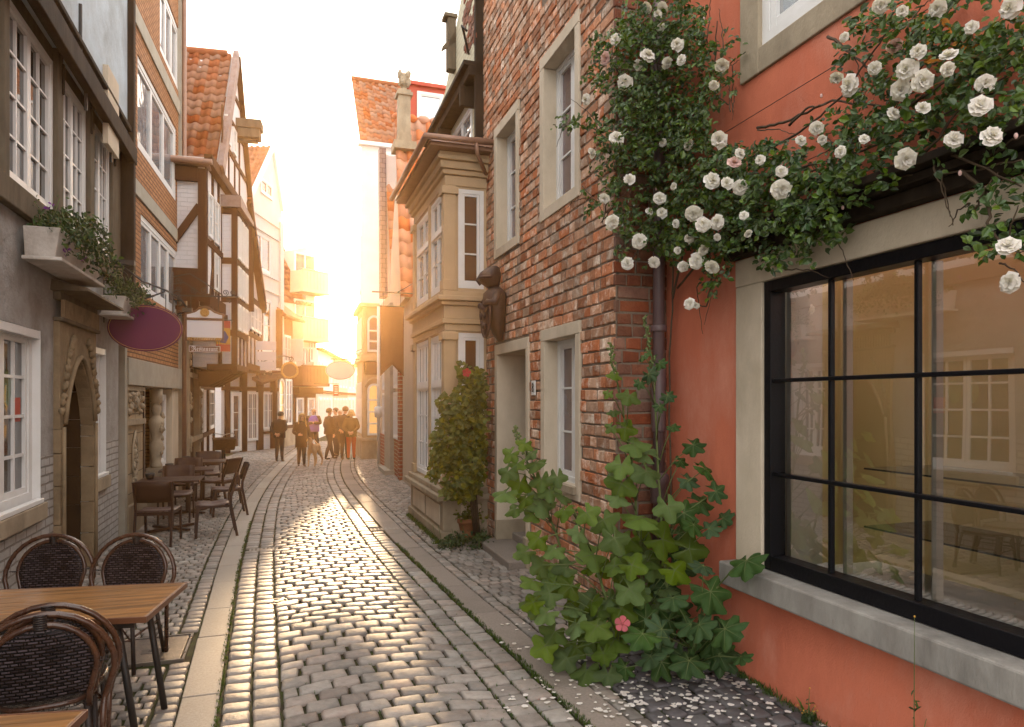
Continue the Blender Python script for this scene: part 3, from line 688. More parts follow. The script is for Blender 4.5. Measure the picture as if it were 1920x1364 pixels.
# ================================================================== LEFT: orange brick house
FB = Fr((-2.2, 11.12), (-2.02, 15.42)); B1 = FB.L
hB = thing('brick_townhouse', 'orange brick house with pale concrete bands and wide white windows', 'house', (-2.2, 13, 0))
def SB(p): return FB.s(p)
wb = [(SB(258), SB(331), 5.98, 7.45), (SB(264), SB(334), 3.72, 5.0), (SB(300), SB(336), 8.3, 9.6)]
w = MB(FB); w.wall(0, B1, 2.62, 10.5, wb, rev=.12, mi=0); w.shell(0, B1, -.2, 10.5, 6)
w.build('wall', ['orange_brick'], hB)
m = MB(FB); m.box(-.02, B1+.03, -.2, .03, 5.18, 5.42); m.box(-.02, B1+.03, -.2, .03, 7.82, 8.1); m.box(B1-.02, B1+.10, -.2, .06, 2.3, 10.5); m.box(-.02, .10, -.2, .05, .0, 10.5); m.box(.10, B1-.02, -.1, .07, 2.22, 2.62)
m.build('concrete_band', 'concrete', hB, bevel=.006)
for i, (a, b, c, d) in enumerate(wb):
    window(FB, hB, a, b, c, d, n=-.05, sash=3 if i != 1 else 4, cols=1, rows=1, fr=.09, st=.055, glass='pane_sky')
# ground floor: relief stones, dark doorway, carved herm, white door
m = MB(FB); a, b = .12, SB(268)
m.box(a, b, -.25, .0, -.2, 2.22); m.build('stone_wall', 'sandstone_block', hB)
m = MB(FB); m.box(.10, .14, -.1, .05, 0, 2.22); m.box(a, b, 0, .06, -.1, .42); m.box(a+.02, b-.02, 0, .05, 1.62, 1.70); m.box(a+.02, b-.02, 0, .035, 2.14, 2.2)
for i in range(34): m.blob((R.uniform(a+.10, b-.10), .01, R.uniform(1.76, 2.10)), .045, .04, .05, 7, jit=.35)
m.blob(((a+b)/2, .0, 1.95), .09, .05, .12, 10)
for i in range(26): 
    t_ = R.uniform(0, 1); m.blob(((a+b)/2+R.uniform(-.07, .07)*(1.2-t_), .01, .75+.75*t_), .035, .035, .05, 7, jit=.35)
for sgn in (-1, 1): m.tube([((a+b)/2+sgn*.16*sin(i/8*pi), .02, .72+.8*i/8) for i in range(9)], .018, 5)
m.build('relief', 'sandstone', hB)
m = MB(FB); m.box(SB(268), B1-.12, -.9, -.88, -.2, 2.22); m.box(SB(268), B1-.12, -.88, 0, 2.2, 2.24); m.build('dark_interior', 'dark_door', hB)
m = MB(FB); m.box(SB(268)-.01, SB(268)+.07, -.6, .02, 0, 2.2); m.build('door_post', 'dark_door', hB)
c0 = (SB(293)+SB(305))/2
m = MB(FB); m.box(c0-.12, c0+.14, -.2, .06, -.1, .78); 
m.lathe((c0, -.05, .78), [(.09, 0), (.10, .05), (.07, .12), (.11, .30), (.12, .42), (.08, .5), (.10, .62), (.13, .78), (.12, .86), (.07, .92), (.06, .95), (.085, 1.02), (.08, 1.10), (.05, 1.15), (.10, 1.18), (.10, 1.42)], 12)
for i in range(16): m.blob((c0+R.uniform(-.09, .09), .04, R.uniform(.95, 1.75)), .035, .03, .05, 6, jit=.3)
m.build('carved_column', 'sandstone', hB)
window(FB, hB, SB(306), SB(321), .74, 2.1, n=-.12, sash=1, cols=1, rows=2, fr=.07, st=.05, glass='pane_brown', name='window')
m = MB(FB); m.box(SB(306), SB(321), -.14, -.02, -.2, .72); m.build('window_base', 'sandstone', hB)
m = MB(FB); m.box(SB(323), B1-.02, -.4, .0, -.2, 2.24); m.build('corner_pier', 'sandstone_pale', hB)
m = MB(FB); m.tube([(B1+.04, .10, .0), (B1+.04, .10, 10.5)], .045, 10); m.build('downpipe', 'gutter', hB)
# ================================================================== LEFT: half-timbered gabled house
FG_ = Fr((-2.1, 15.5), (-2.15, 24.2)); FC = Fr((-1.5, 15.2), (-1.06, 18.9))
hC = thing('half_timbered_house', 'brown half-timbered house with a tiled roof, jettied gable and hanging oriel', 'house', (-2.1, 17, 0))
ga, gb, gc = FC.sz(400, 318), FC.sz(431, 107), FC.sz(460, 407)
w = MB(FG_); w.wall(0, FG_.L, -.2, 4.2, [], rev=.1); w.shell(0, FG_.L, -.2, 4.2, 5); w.build('wall', 'infill', hC)
w = MB(FC)
w.hexa([(0, -4, 4.1), (3.7, -4, 4.1), (3.7, 0, 4.1), (0, 0, 4.1), (0, -4, ga[1]), (3.7, -4, ga[1]), (3.7, 0, ga[1]), (0, 0, ga[1])])
w.build('upper_wall', 'infill', hC)
m = MB(FC)
gx = .12
m.prism([(ga[0], ga[1]), (gc[0], ga[1]), gb], -3.9, gx)
m.build('gable', 'infill', hC)
m = MB(FC)   # timber frame on the street front
for s_ in (.05, .62, 1.2, 3.2, 3.62): m.box(s_-.07, s_+.07, 0, .03, 4.15, ga[1])
m.box(-.02, 3.72, -.1, .10, 3.92, 4.16); m.box(-.02, 3.72, 0, .04, 5.2, 5.32); m.box(-.1, 3.9, 0, .16, ga[1]-.18, ga[1]+.04)
for i in range(8): m.box(i*.5, i*.5+.12, -.6, .14, 3.76, 3.915)
m.hexa([(0, -.62, 2.7), (3.7, -.62, 2.7), (3.7, -.60, 2.7), (0, -.60, 2.7), (0, -.62, 3.92), (3.7, -.62, 3.92), (3.7, -.60, 3.92), (0, -.60, 3.92)])
for s_ in (.4, .9): m.bar((s_, 4.2), (s_+.35, 5.2), .09, 0, .025)
# gable timbers
G = lambda t, u: (ga[0]+(gb[0]-ga[0])*t+(gc[0]-gb[0])*0, 0)
for z_ in (ga[1]+.75, ga[1]+1.55, ga[1]+2.3):
    t = (z_-ga[1])/(gb[1]-ga[1]); l = ga[0]+(gb[0]-ga[0])*t; r = gc[0]+(gb[0]-gc[0])*t; m.box(l, r, gx, gx+.03, z_-.06, z_+.06)
for s_ in (1.0, 1.7, 2.4, 3.0): m.box(s_-.05, s_+.05, gx, gx+.025, ga[1], ga[1]+1.5)
m.build('timber_frame', 'brown_timber', hC, bevel=.006)
m = MB(FC)
m.bar(ga, (gb[0], gb[1]+.05), .26, gx-.02, gx+.10); m.build('bargeboard', 'lead', hC)
m = MB(FC); m.bar((gb[0], gb[1]+.02), (gc[0]+.02, gc[1]-.2), .12, gx-.02, gx+.12); m.bar((gc[0]-.05, gc[1]), (gc[0]+.12, 4.4), .10, .02, .2); m.build('bargeboard', 'brown_timber', hC)
for (a, b, c, d) in ((.70, 1.13, 4.35, 5.15), (.70, 1.13, 5.38, 6.3), (.13, .55, 5.38, 6.3)): window(FC, hC, a, b, c, d, n=.02, sash=1, cols=2, rows=2, fr=.04, glass='pane_sky')
for (s_, c, d) in ((1.35, ga[1]+.85, ga[1]+1.45), (2.05, ga[1]+.85, ga[1]+1.45),): window(FC, hC, s_, s_+.4, c, d, n=gx+.03, sash=1, cols=2, rows=2, fr=.04, glass='pane_sky')
# camera side wall of the jetty
FS = Fr((-5.2, 15.2), (-1.5, 15.2)); L_ = FS.L
m = MB(FS)
m.box(L_-.13, L_+.02, 0, .06, 4.0, 6.7); m.box(0, L_-.13, 0, .07, 4.0, 4.66); m.box(0, L_-.13, 0, .07, 6.42, 6.72)
m.bar((L_-.85, 4.75), (L_-.10, 5.95), .14, 0, .05)
for i in range(5): m.hexa([(L_-.30-.0, .05+i*.0, 3.4), (L_-.1, .05, 3.4), (L_-.1, .3, 4.0), (L_-.30, .3, 4.0), (L_-.30, .05, 4.0), (L_-.1, .05, 4.0), (L_-.1, .32, 4.01), (L_-.30, .32, 4.01)]) if i == 0 else None
m.build('timber_frame', 'brown_timber', hC, bevel=.006)
m = MB(FS); m.box(.0, L_+.10, -.2, .16, 6.74, 6.84); m.tube([(0, .20, 6.80), (L_+.15, .20, 6.80)], .06, 8); m.build('gutter', 'gutter', hC)
# tiled slope towards the street entrance
top = FC.w(gb[0], gx-.08, gb[1]); bot = FC.w(ga[0], gx-.08, ga[1]+.06); back = -FC.n.to_3d()
Wv = bot-top; nc = 15; tl = MB(); tiles(tl, top+V((0, 0, .05)), back*.235, Wv/nc, 17, nc, amp=.032)
tl.build('roof', 'roof_tile', hC)
m = MB(); a = top+back*.1; m.tube([a+V((0, 0, .06)), a+back*4+V((0, 0, .06))], .09, 8, raw=True); m.build('ridge_tile', 'roof_tile', hC)
m = MB(FC); m.face([(gb[0], gx, gb[1]), (gb[0], -3.9, gb[1]), (gc[0], -3.9, ga[1]), (gc[0], gx, ga[1])]); m.build('rear_roof', 'roof_tile', hC)
# hoist hood on the gable
hz = FC.s(434); m = MB(FC); s0 = hz-.12
m.box(s0, s0+.36, .12, .66, 8.38, 8.60); m.box(s0-.02, s0+.38, .10, .70, 8.605, 8.82); m.box(s0+.1, s0+.26, .1, .60, 8.30, 8.375)
m.build('hoist_hood', 'grey_timber', hC, bevel=.015)
# oriel
O0, O1, on = 1.55, 3.06, .30
m = MB(FC); m.box(O0, O1, -.85, on, 2.74, 6.35); m.build('oriel_wall', 'infill', hC)
m = MB(FC)
for z_ in (2.74, 3.52, 4.28, 5.15, 6.28): m.box(O0-.03, O1+.03, -.3, on+.035, z_-.07, z_+.07)
for s_ in (O0+.04, O0+.52, O0+1.0, O1-.04): m.box(s_-.06, s_+.06, on, on+.03, 2.74, 6.35)
m.box(O0-.03, O0+.06, on-.08, on+.04, 2.6, 6.4); m.box(O0-.028, O0, -.06, .02, 2.74, 6.35)
for i in range(4): m.hexa([(O0+.05+i*.42, -.5, 2.30), (O0+.17+i*.42, -.5, 2.30), (O0+.17+i*.42, -.3, 2.30), (O0+.05+i*.42, -.3, 2.30), (O0+.05+i*.42, -.5, 2.66), (O0+.17+i*.42, -.5, 2.66), (O0+.17+i*.42, on, 2.66), (O0+.05+i*.42, on, 2.66)])
m.build('timber_frame', 'brown_timber', hC, bevel=.006)
for (a, b) in ((O0+.12, O0+.45), (O0+.60, O0+.93), (O0+1.07, O1-.12)):
    for (c, d) in ((3.60, 4.20), (4.36, 5.07), (5.23, 6.2)): window(FC, hC, a, b, c, d, n=on+.03, sash=1, cols=2, rows=2, fr=.035, glass='pane_sky')
m = MB(FC); m.prism([(O0-.1, 6.36), (O1+.15, 6.36), (O1+.15, 6.44), (O0-.1, 6.62)], 0, on+.14); m.build('oriel_roof', 'lead', hC)
# ground floor: stone portal, posts, windows, door
a, b = FG_.s(340), FG_.s(363)
m = MB(FG_); m.box(a-.5, a+.18, 0, .16, -.1, 3.5); m.box(b-.2, b+.05, 0, .16, -.1, 3.5)
pc = (a+.18+b-.2)/2; iw = (b-.2-a-.18)/2
pts = [(pc+iw*cos(pi-pi*i/12), 2.55+.55*sin(pi*i/12)) for i in range(13)]
for q, r_ in zip(pts, pts[1:]): m.hexa([(q[0], 0, q[1]), (r_[0], 0, r_[1]), (r_[0], .155, r_[1]), (q[0], .155, q[1]), (q[0], 0, 3.5), (r_[0], 0, 3.5), (r_[0], .155, 3.5), (q[0], .155, 3.5)])
for i in range(30): m.blob((R.choice((a+.06, b-.06))+R.uniform(-.05, .05), .17, R.uniform(.9, 3.35)), .05, .03, .07, 7, jit=.3)
for z_ in (1.05, 2.5): m.box(a-.02, b+.03, .155, .21, z_, z_+.10)
m.build('portal', 'sandstone', hC, bevel=.01)
m = MB(FG_); m.box(a+.18, b-.2, .004, .02, 0, 3.1); m.build('door', 'brown_timber', hC)
m = MB(FG_)
for p in (366, 377.5, 388, 399): s_ = FG_.s(p); m.box(s_-.10, s_+.10, 0, .06, 0, 3.9)
for z_ in (1.0, 2.35, 2.95): m.box(FG_.s(366), FG_.L, 0, .055, z_-.06, z_+.06)
m.build('timber_frame', 'brown_timber', hC)
for p, q in ((368, 376.5), (390, 398)): pxwin(FG_, hC, p, q, 1.1, 2.3, n=.04, sash=1, cols=2, rows=3, fr=.05, glass='pane_brown')
m = MB(FG_); s_ = FG_.s(365.5); m.tube([(s_, .1, 0), (s_, .1, 3.6)], .04, 6); m.build('downpipe', 'gutter', hC)
m = MB(FG_); a, z_ = FG_.sz(380, 697, .06); m.box(a, a+.7, .06, .08, z_-.2, z_); m.build('name_board', 'sign_white', hC)
# ================================================================== LEFT: narrow timbered house behind the oriel
F3 = Fr((-1.0, 19.0), (-.62, 22.2))
h3 = thing('half_timbered_house', 'narrow half-timbered house behind the oriel with a steep verge and small white windows', 'house', (-1.0, 20.5, 0))
v0, v1 = F3.sz(459, 400), F3.sz(487, 576)
m = MB(F3); m.prism([(0, 2.9), (F3.L, 2.9), (F3.L, v1[1]), (v0[0], v0[1]), (0, 8.2)], -3, 0); m.build('wall', 'infill', h3)
m = MB(F3); m.bar((v0[0]-.1, v0[1]+.3), (v1[0]+.1, v1[1]-.1), .22, -.3, .18)
m.box(-.05, F3.L+.1, -.2, .10, 2.80, 2.98); m.box(0, F3.L, 0, .03, 3.75, 3.88); m.box(0, F3.L, 0, .03, 4.75, 4.9); m.box(0, F3.L*.6, 0, .03, 6, 6.12)
for i in range(6): m.box(F3.L*i/5-.05, F3.L*i/5+.05, 0, .025, 2.98, 4.85)
m.build('timber_frame', 'brown_timber', h3)
for i in range(3): window(F3, h3, F3.L*(i*.2+.32)+.05, F3.L*(i*.2+.5)+.02, 3.95, 4.7, n=.03, sash=1, cols=2, rows=2, fr=.035, glass='pane_sky')
m = MB(F3); m.face([(v0[0]-.1, .2, v0[1]+.4), (v1[0]+.1, .2, v1[1]), (v1[0]+.1, -3, v1[1]), (v0[0]-.1, -3, v0[1]+.4)]); m.build('roof', 'roof_tile_brown', h3)
# ================================================================== LEFT: white gabled house
FD = Fr((-1.30, 26.8), (-.04, 30.2)); FDg = Fr((-2.15, 27.3), (-.20, 30.0))
hD = thing('gabled_house', 'white rendered gabled house with brown tiled roof and wide casement windows', 'house', (-1.3, 28, 0))
va, vb, vc = FD.sz(460, 388), FD.sz(510, 277), FD.sz(528, 395)
wd_ = [(FD.s(473), FD.s(508), FD.z(490, 508), FD.z(490, 438)), (FD.s(481), FD.s(510), 3.9, 6.0), (FD.s(487), FD.s(509), FD.z(497, 368), FD.z(497, 340))]
m = MB(FD); m.wall(0, FD.L, 3.1, va[1], wd_[:2], rev=.12); m.shell(0, FD.L, 3.1, va[1], 6); m.build('wall', 'render_white', hD)
m = MB(FD); m.prism([(0, va[1]), (FD.L, va[1]), (vc[0], vc[1]), vb, va], -5.9, .001); m.build('gable', 'render_white', hD)
for i, (a, b, c, d) in enumerate(wd_): window(FD, hD, a, b, c, d, n=-.04 if i < 2 else .03, sash=2, cols=1, rows=2 if i == 1 else 1, fr=.08, glass='pane_brown')
m = MB(FD)
for z_ in (wd_[0][2]-.12, wd_[0][3]+.08, 3.2, 6.3, va[1]): m.box(.1, FD.L+.02, 0, .06, z_, z_+.05)
m.box(FD.L-.3, FD.L+.03, 0, .09, 3.1, va[1]+.3); m.build('moulding', 'render_white', hD)
m = MB(FD); m.bar(va, vb, .16, -.02, .10); m.bar(vb, vc, .14, -.02, .10); m.build('bargeboard', 'white_paint', hD)
top = FD.w(vb[0], -.05, vb[1]); bot = FD.w(va[0]-.1, -.05, va[1]); back = -FD.n.to_3d(); tl = MB()
tiles(tl, top+V((0, 0, .05)), back*.24, (bot-top)/12, 16, 12, amp=.03); tl.build('roof', 'roof_tile_brown', hD)
m = MB(FD); m.face([(vb[0], 0, vb[1]+.02), (vb[0], -5.9, vb[1]+.02), (vc[0]+.2, -5.9, vc[1]), (vc[0]+.2, 0, vc[1])]); m.build('rear_roof', 'roof_tile_brown', hD)
m = MB(FDg); m.wall(0, FDg.L, -.1, 3.2, []); m.shell(0, FDg.L, -.1, 3.2, 4); m.build('ground_wall', 'infill', hD)
m = MB(FDg)
for p in (425, 453, 457, 484, 488, 514): s_ = FDg.s(p); m.box(s_-.12, s_+.12, 0, .07, 0, 3.2)
m.box(0, FDg.L, 0, .06, 2.35, 2.5); m.box(0, FDg.L, -.1, .3, 3.05, 3.2); m.box(FDg.s(490), FDg.s(511), 0, .08, .62, .72)
m.build('timber_frame', 'brown_timber', hD)
pxwin(FDg, hD, 430, 450, .05, 2.3, n=.05, sash=1, cols=1, rows=3, fr=.12, glass='pane_brown', name='door')
pxwin(FDg, hD, 461, 481, .4, 2.3, n=.05, sash=2, cols=2, rows=3, fr=.05, glass='pane_mauve')
pxwin(FDg, hD, 491, 510, .8, 2.3, n=.05, sash=2, cols=2, rows=2, fr=.05, glass='pane_mauve')
m = MB(FD); m.hexa([(.6, 0, 2.75), (FD.L+.2, 0, 3.15), (FD.L+.2, .35, 3.05), (.6, .35, 2.55), (.6, 0, 2.85), (FD.L+.2, 0, 3.25), (FD.L+.2, .38, 3.14), (.6, .38, 2.64)]); m.build('pent_roof', 'brown_timber', hD)
# ================================================================== LEFT: brown shopfront with the pointed window
FE = Fr((-.25, 30.0), (.42, 32.0))
hE = thing('shop_house', 'small brown timber shop with a pointed window beside the white gabled house', 'house', (0, 31, 0))
m = MB(FE); m.wall(0, FE.L, -.1, 5.7, []); m.shell(0, FE.L, -.1, 5.7, 3); m.build('wall', 'brown_timber', hE)
FEc = Fr((-.9, 29.6), (-.0, 29.6)); m = MB(FEc); m.wall(.3, .62, 0, 3.3, []); m.wall(0, .9, 3.3, 5.7, []); m.build('side_wall', 'brown_timber', hE)
def lancet(F, par, s0, s1, z0, z1, n, rows=4, glass='pane_dark', fr=.07):
    c = (s0+s1)/2; h = (s1-s0)/2; rise = h*1.0; zs = z1-rise
    def out(k): return [(s0+k, z0+k)]+[(c-(h-k)*cos(pi/2*i/6), zs+(rise-k)*sin(pi/2*i/6)**1.0) for i in range(7)]+[(c+(h-k)*sin(pi/2*i/6), zs+(rise-k)*cos(pi/2*i/6)) for i in range(1, 7)]+[(s1-k, z0+k)]
    A, B = out(0), out(fr); m = MB(F); k = len(A)
    for i in range(k):
        j = (i+1) % k; m.hexa([(A[i][0], n-.03, A[i][1]), (A[j][0], n-.03, A[j][1]), (B[j][0], n-.03, B[j][1]), (B[i][0], n-.03, B[i][1]), (A[i][0], n+.05, A[i][1]), (A[j][0], n+.05, A[j][1]), (B[j][0], n+.05, B[j][1]), (B[i][0], n+.05, B[i][1])])
    for r in range(1, rows): z_ = z0+(zs+rise*.3-z0)*r/rows; m.box(s0+fr, s1-fr, n-.02, n+.03, z_-.025, z_+.025)
    o = m.build('window', 'white_paint', par); g_ = MB(F); g_.face([(a, n-.01, b) for a, b in out(.01)]); g_.build('pane', glass, o); return o
lancet(FE, hE, .15, .85, .9, 2.9, .03, glass='pane_lit'); window(FE, hE, 1.05, 1.9, .9, 2.9, n=.03, sash=2, cols=1, rows=3, glass='pane_mauve'); window(FE, hE, .9, 1.7, 3.6, 4.8, n=.03, sash=2, cols=2, rows=2, glass='pane_mauve')
m = MB(FE); m.hexa([(-.3, -.5, 5.6), (FE.L+.2, -.5, 5.6), (FE.L+.2, .5, 5.45), (-.3, .5, 5.45), (-.3, -.5, 6.3), (FE.L+.2, -.5, 6.3), (FE.L+.2, .52, 5.52), (-.3, .52, 5.52)]); m.build('roof', 'roof_tile_brown', hE)
m = MB(FE); m.box(0, FE.L, 0, .12, -.1, .75); m.build('plinth', 'sandstone', hE)
m = MB(FE); a = FE.L-.25; m.box(a, a+.03, .0, .55, 3.7, 4.7); o = m.build('open_casement', 'white_paint', hE)
# ================================================================== LEFT: house with balconies
FH = Fr((-.25, 34.4), (1.55, 35.8))
hH = thing('balcony_house', 'pale house with brown balconies stacked over the lane and a tiled roof', 'house', (.5, 35, 0))
m = MB(FH); m.wall(-.6, FH.L, -.1, 6.7, []); m.shell(-.6, FH.L, -.1, 6.7, 8); m.build('wall', 'render_white', hH)
tl = MB(); top = FH.w(-.8, -3.2, 11.4); bot = FH.w(-.8, .1, 6.7); u_ = FH.d.to_3d()
tiles(tl, top, u_*.26, (bot-top)/15, 11, 15, amp=.03, seg=4); tl.build('roof', 'roof_tile_brown', hH)
m = MB(FH); m.box(FH.L-.55, FH.L, -3, .0, 6.7, 9.6); m.build('dormer_wall', 'render_white', hH)
m = MB(FH); a, z_ = FH.sz(565, 490, -1.2); m.hexa([(a-.28, -1.75, 8.95), (a+.28, -1.75, 8.95), (a+.28, -1.15, 8.25), (a-.28, -1.15, 8.25), (a-.28, -1.65, 9.1), (a+.28, -1.65, 9.1), (a+.28, -1.05, 8.4), (a-.28, -1.05, 8.4)]); m.build('skylight', 'pane_sky', hH)
for (z0, z1, mm) in ((2.66, 3.62, 'cloth_brown'), (4.85, 5.95, 'render_warm'), (7.2, 8.25, 'render_warm')):
    m = MB(FH); a = FH.s(561, .7); b = FH.s(612, .7)
    m.prism([(a, z0), (b, z0), (b, z0+.12), (a, z0+.12)], 0, .95); m.box(a+.03, b-.03, .86, .91, z0+.12, z1); m.box(a+.03, a+.08, 0, .86, z0+.12, z1); m.box(b-.08, b-.03, 0, .86, z0+.12, z1); m.box(a, b, .82, .95, z1, z1+.06)
    for q in range(7): m.box(a+.1+q*(b-a-.25)/7, a+.1+(q+.7)*(b-a-.25)/7, .905, .925, z0+.2, z1-.08)
    for q in range(5): m.box(b-.045, b-.015, .08+q*.16, .18+q*.16, z0+.2, z1-.08)
    m.build('balcony', mm, hH, bevel=.01)
    window(FH, hH, a+.25, b-.15, z0+.3, z1+1.0, n=.03, sash=2, cols=1, rows=1, glass='pane_brown')
window(FH, hH, FH.s(580), FH.s(592), 3.9, 5.9, n=.03, sash=2, cols=1, rows=1, glass='pane_brown'); window(FH, hH, FH.s(545), FH.s(556), 3.9, 5.2, n=.03, sash=2, cols=1, rows=1, glass='pane_brown')
m = MB(FH); m.box(FH.s(548), FH.L, 0, .06, 0, 2.3); m.box(FH.s(548), FH.L+.1, 0, .5, 2.3, 2.62); m.build('shopfront', 'brown_timber', hH)
for p, q in ((553, 567), (574, 588)): pxwin(FH, hH, p, q, .7, 2.1, n=.09, sash=1, cols=1, rows=2, glass='pane_brown')
# ------------------------------------------------------------------ far end of the lane
far = [((1.75, 37.0), (2.9, 43.0), 4.6, 'render_white', 'low pale house just beyond the balconies', True),
       ((2.9, 43.2), (4.4, 50.0), 4.6, 'render_warm', 'warm coloured house with tall windows in the glare of the sun', True),
       ((4.4, 50.2), (7.6, 61.0), 4.5, 'render_white', 'farthest pale house closing the end of the lane', True)]
for (p0, p1, h_, mm, lab, lf) in far:
    F_ = Fr(p0, p1, lf); t = thing('townhouse', lab, 'house', (p0[0], p0[1], 0), group='houses at the far end of the lane')
    m = MB(F_); m.wall(0, F_.L, -.1, h_, []); m.shell(0, F_.L, -.1, h_, 6); m.build('wall', mm, t)
    n_ = int(F_.L/1.3)
    for i in range(n_):
        for z0, z1 in ((.6, 2.1), (2.8, 4.0)): window(F_, t, i*1.3+.3, i*1.3+1.1, z0, z1, n=.03, sash=2, cols=1, rows=2, fr=.08, glass='pane_brown')
    m = MB(F_); m.box(0, F_.L, -.1, .2, 2.35, 2.5); m.box(0, F_.L, -.3, .25, h_, h_+.12); m.build('cornice', 'brown_timber', t)
# ================================================================== RIGHT far: ornate shop bay and tall white house
F4c = Fr((2.58, 23.4), (3.25, 23.4)); F4s = Fr((2.58, 23.4), (2.66, 26.2), False)
hF = thing('shop_bay', 'ornate sandstone shop bay with two pointed white windows, the lower one lit', 'shop bay', (2.8, 24, 0))
for F_, L2 in ((F4c, .67), (F4s, 2.8)):
    m = MB(F_); m.wall(0, L2, .6, 5.2, []); m.build('wall', 'bay_paint', hF)
    m = MB(F_); m.wall(-.08, L2, -.1, .6, [], n=.08); m.box(-.12, L2, 0, .14, .60, .72); m.build('plinth', 'sandstone', hF, bevel=.02)
    m = MB(F_); m.box(-.10, L2, 0, .12, 3.30, 3.46); m.box(-.06, L2, 0, .07, 3.46, 3.55); m.box(-.12, L2, 0, .16, 5.12, 5.25); m.box(-.02, .10, 0, .05, .72, 5.1); m.build('cornice', 'bay_paint', hF, bevel=.015)
lancet(F4c, hF, .12, .58, .80, 2.55, .03, glass='pane_lit'); lancet(F4c, hF, .12, .58, 3.62, 4.85, .03, rows=3, glass='pane_mauve')
m = MB(F4c); m.prism([(.0, 2.85), (.66, 2.85), (.66, 3.28), (.0, 3.28)], .01, .05); m.build('sign_board', 'sign_brown', hF)
m = MB(F4c)
pts = [(.06+.29*(1-cos(pi*i/8)), .07, 2.42+.30*sin(pi*i/8)) for i in range(9)]; m.tube(pts, .035, 6); m.build('arch_moulding', 'bay_paint', hF)
for i in range(3):
    window(F4s, hF, .25+i*.85, .90+i*.85, .85, 2.6, n=.03, sash=1, cols=1, rows=3, glass='pane_lit' if i == 0 else 'pane_mauve'); window(F4s, hF, .25+i*.85, .90+i*.85, 3.65, 4.8, n=.03, sash=1, cols=1, rows=2, glass='pane_mauve')
hR4 = thing('tall_house', 'tall white house with a fine red tiled roof behind the ornate bay', 'house', (3, 25.5, 0))
F4 = Fr((2.66, 24.9), (6.5, 24.9)); m = MB(F4); m.wall(0, F4.L, -.1, 11.2, []); m.build('side_wall', 'render_white', hR4)
F4f = Fr((2.66, 24.9), (3.3, 30.5), False); m = MB(F4f); m.prism([(0, 5.2), (F4f.L, 5.2), (F4f.L, 10.9), (F4f.L/2, 14.0), (0, 10.9)], -4, -.002); m.wall(0, F4f.L, -.1, 5.2, []); m.build('wall', 'render_white', hR4)
for i in range(3): window(F4f, hR4, .6+i*1.6, 1.6+i*1.6, 6, 8, n=.03, glass='pane_mauve')
m = MB(F4); m.box(-.1, F4.L, -.2, .15, 11.12, 11.25); m.build('eaves', 'white_paint', hR4)
tl = MB(); tiles(tl, V((2.62, 27.8, 14.75)), V((.255, 0, 0)), V((0, -3.0/15, -3.5/15)), 16, 15, amp=.03); tl.build('roof', 'roof_tile', hR4)
m = MB(); m.tube([(2.6, 27.8, 14.8), (6.6, 27.8, 14.8)], .1, 8); m.build('ridge_tile', 'roof_tile', hR4)
# ================================================================== RIGHT: brick based house with the slate verge
F5 = Fr((2.83, 17.0), (2.95, 22.4), False)
hR5 = thing('slate_house', 'house with a slate hung gable edge, tall white windows and a red brick base', 'house', (2.9, 19, 0))
m = MB(F5); m.wall(0, F5.L, .95, 5.0, []); m.shell(0, F5.L, -.1, 5.0, 4); m.build('wall', 'render_warm', hR5)
m = MB(F5); m.box(0, F5.L, -.1, .03, -.1, .95); m.box(-.06, .30, -.1, .08, -.1, 5.0); m.build('brick_base', 'red_brick', hR5)
s1_, s2_ = F5.s(741), F5.s(730)
m = MB(F5); m.box(s1_, s2_, 0, .14, 0, 4.6); m.box(s1_-.1, s2_+.1, 0, .3, -.05, .12); m.build('pilaster', 'concrete', hR5)
for p, q in ((752, 742), (729, 721)):
    for z0, z1 in ((.98, 2.2), (2.3, 3.3)): pxwin(F5, hR5, p, q, z0, z1, n=.04, sash=2, cols=2, rows=2, glass='pane_mauve')
m = MB(F5); s_ = F5.s(716); m.tube([(s_, .1, 0), (s_, .1, 4.9)], .05, 8); m.lathe((s_, .1, 1.45), [(.12, 0), (.14, .3), (.10, .34)], 10); m.build('downpipe', 'white_paint', hR5)
m = MB(); m.hexa([(2.72, 20.2, 5.0), (2.93, 20.2, 5.0), (2.93, 20.5, 5.0), (2.72, 20.5, 5.0), (2.69, 20.2, 9.4), (2.88, 20.2, 9.4), (2.88, 20.5, 9.4), (2.69, 20.5, 9.4)]); m.build('slate_verge', 'slate', hR5)
m = MB(); m.hexa([(2.94, 20.25, 4.9), (4.4, 20.25, 4.9), (4.4, 22, 4.9), (2.94, 22, 4.9), (2.89, 20.25, 9.2), (4.4, 20.25, 9.2), (4.4, 22, 9.2), (2.89, 22, 9.2)]); m.build('gable', 'render_white', hR5)
tl = MB(); tiles(tl, V((2.90, 20.6, 9.3)), V((.25, 0, 0)), V((0, -.10, -.30)), 5, 12, amp=.03); tl.build('roof', 'roof_tile_orange', hR5)
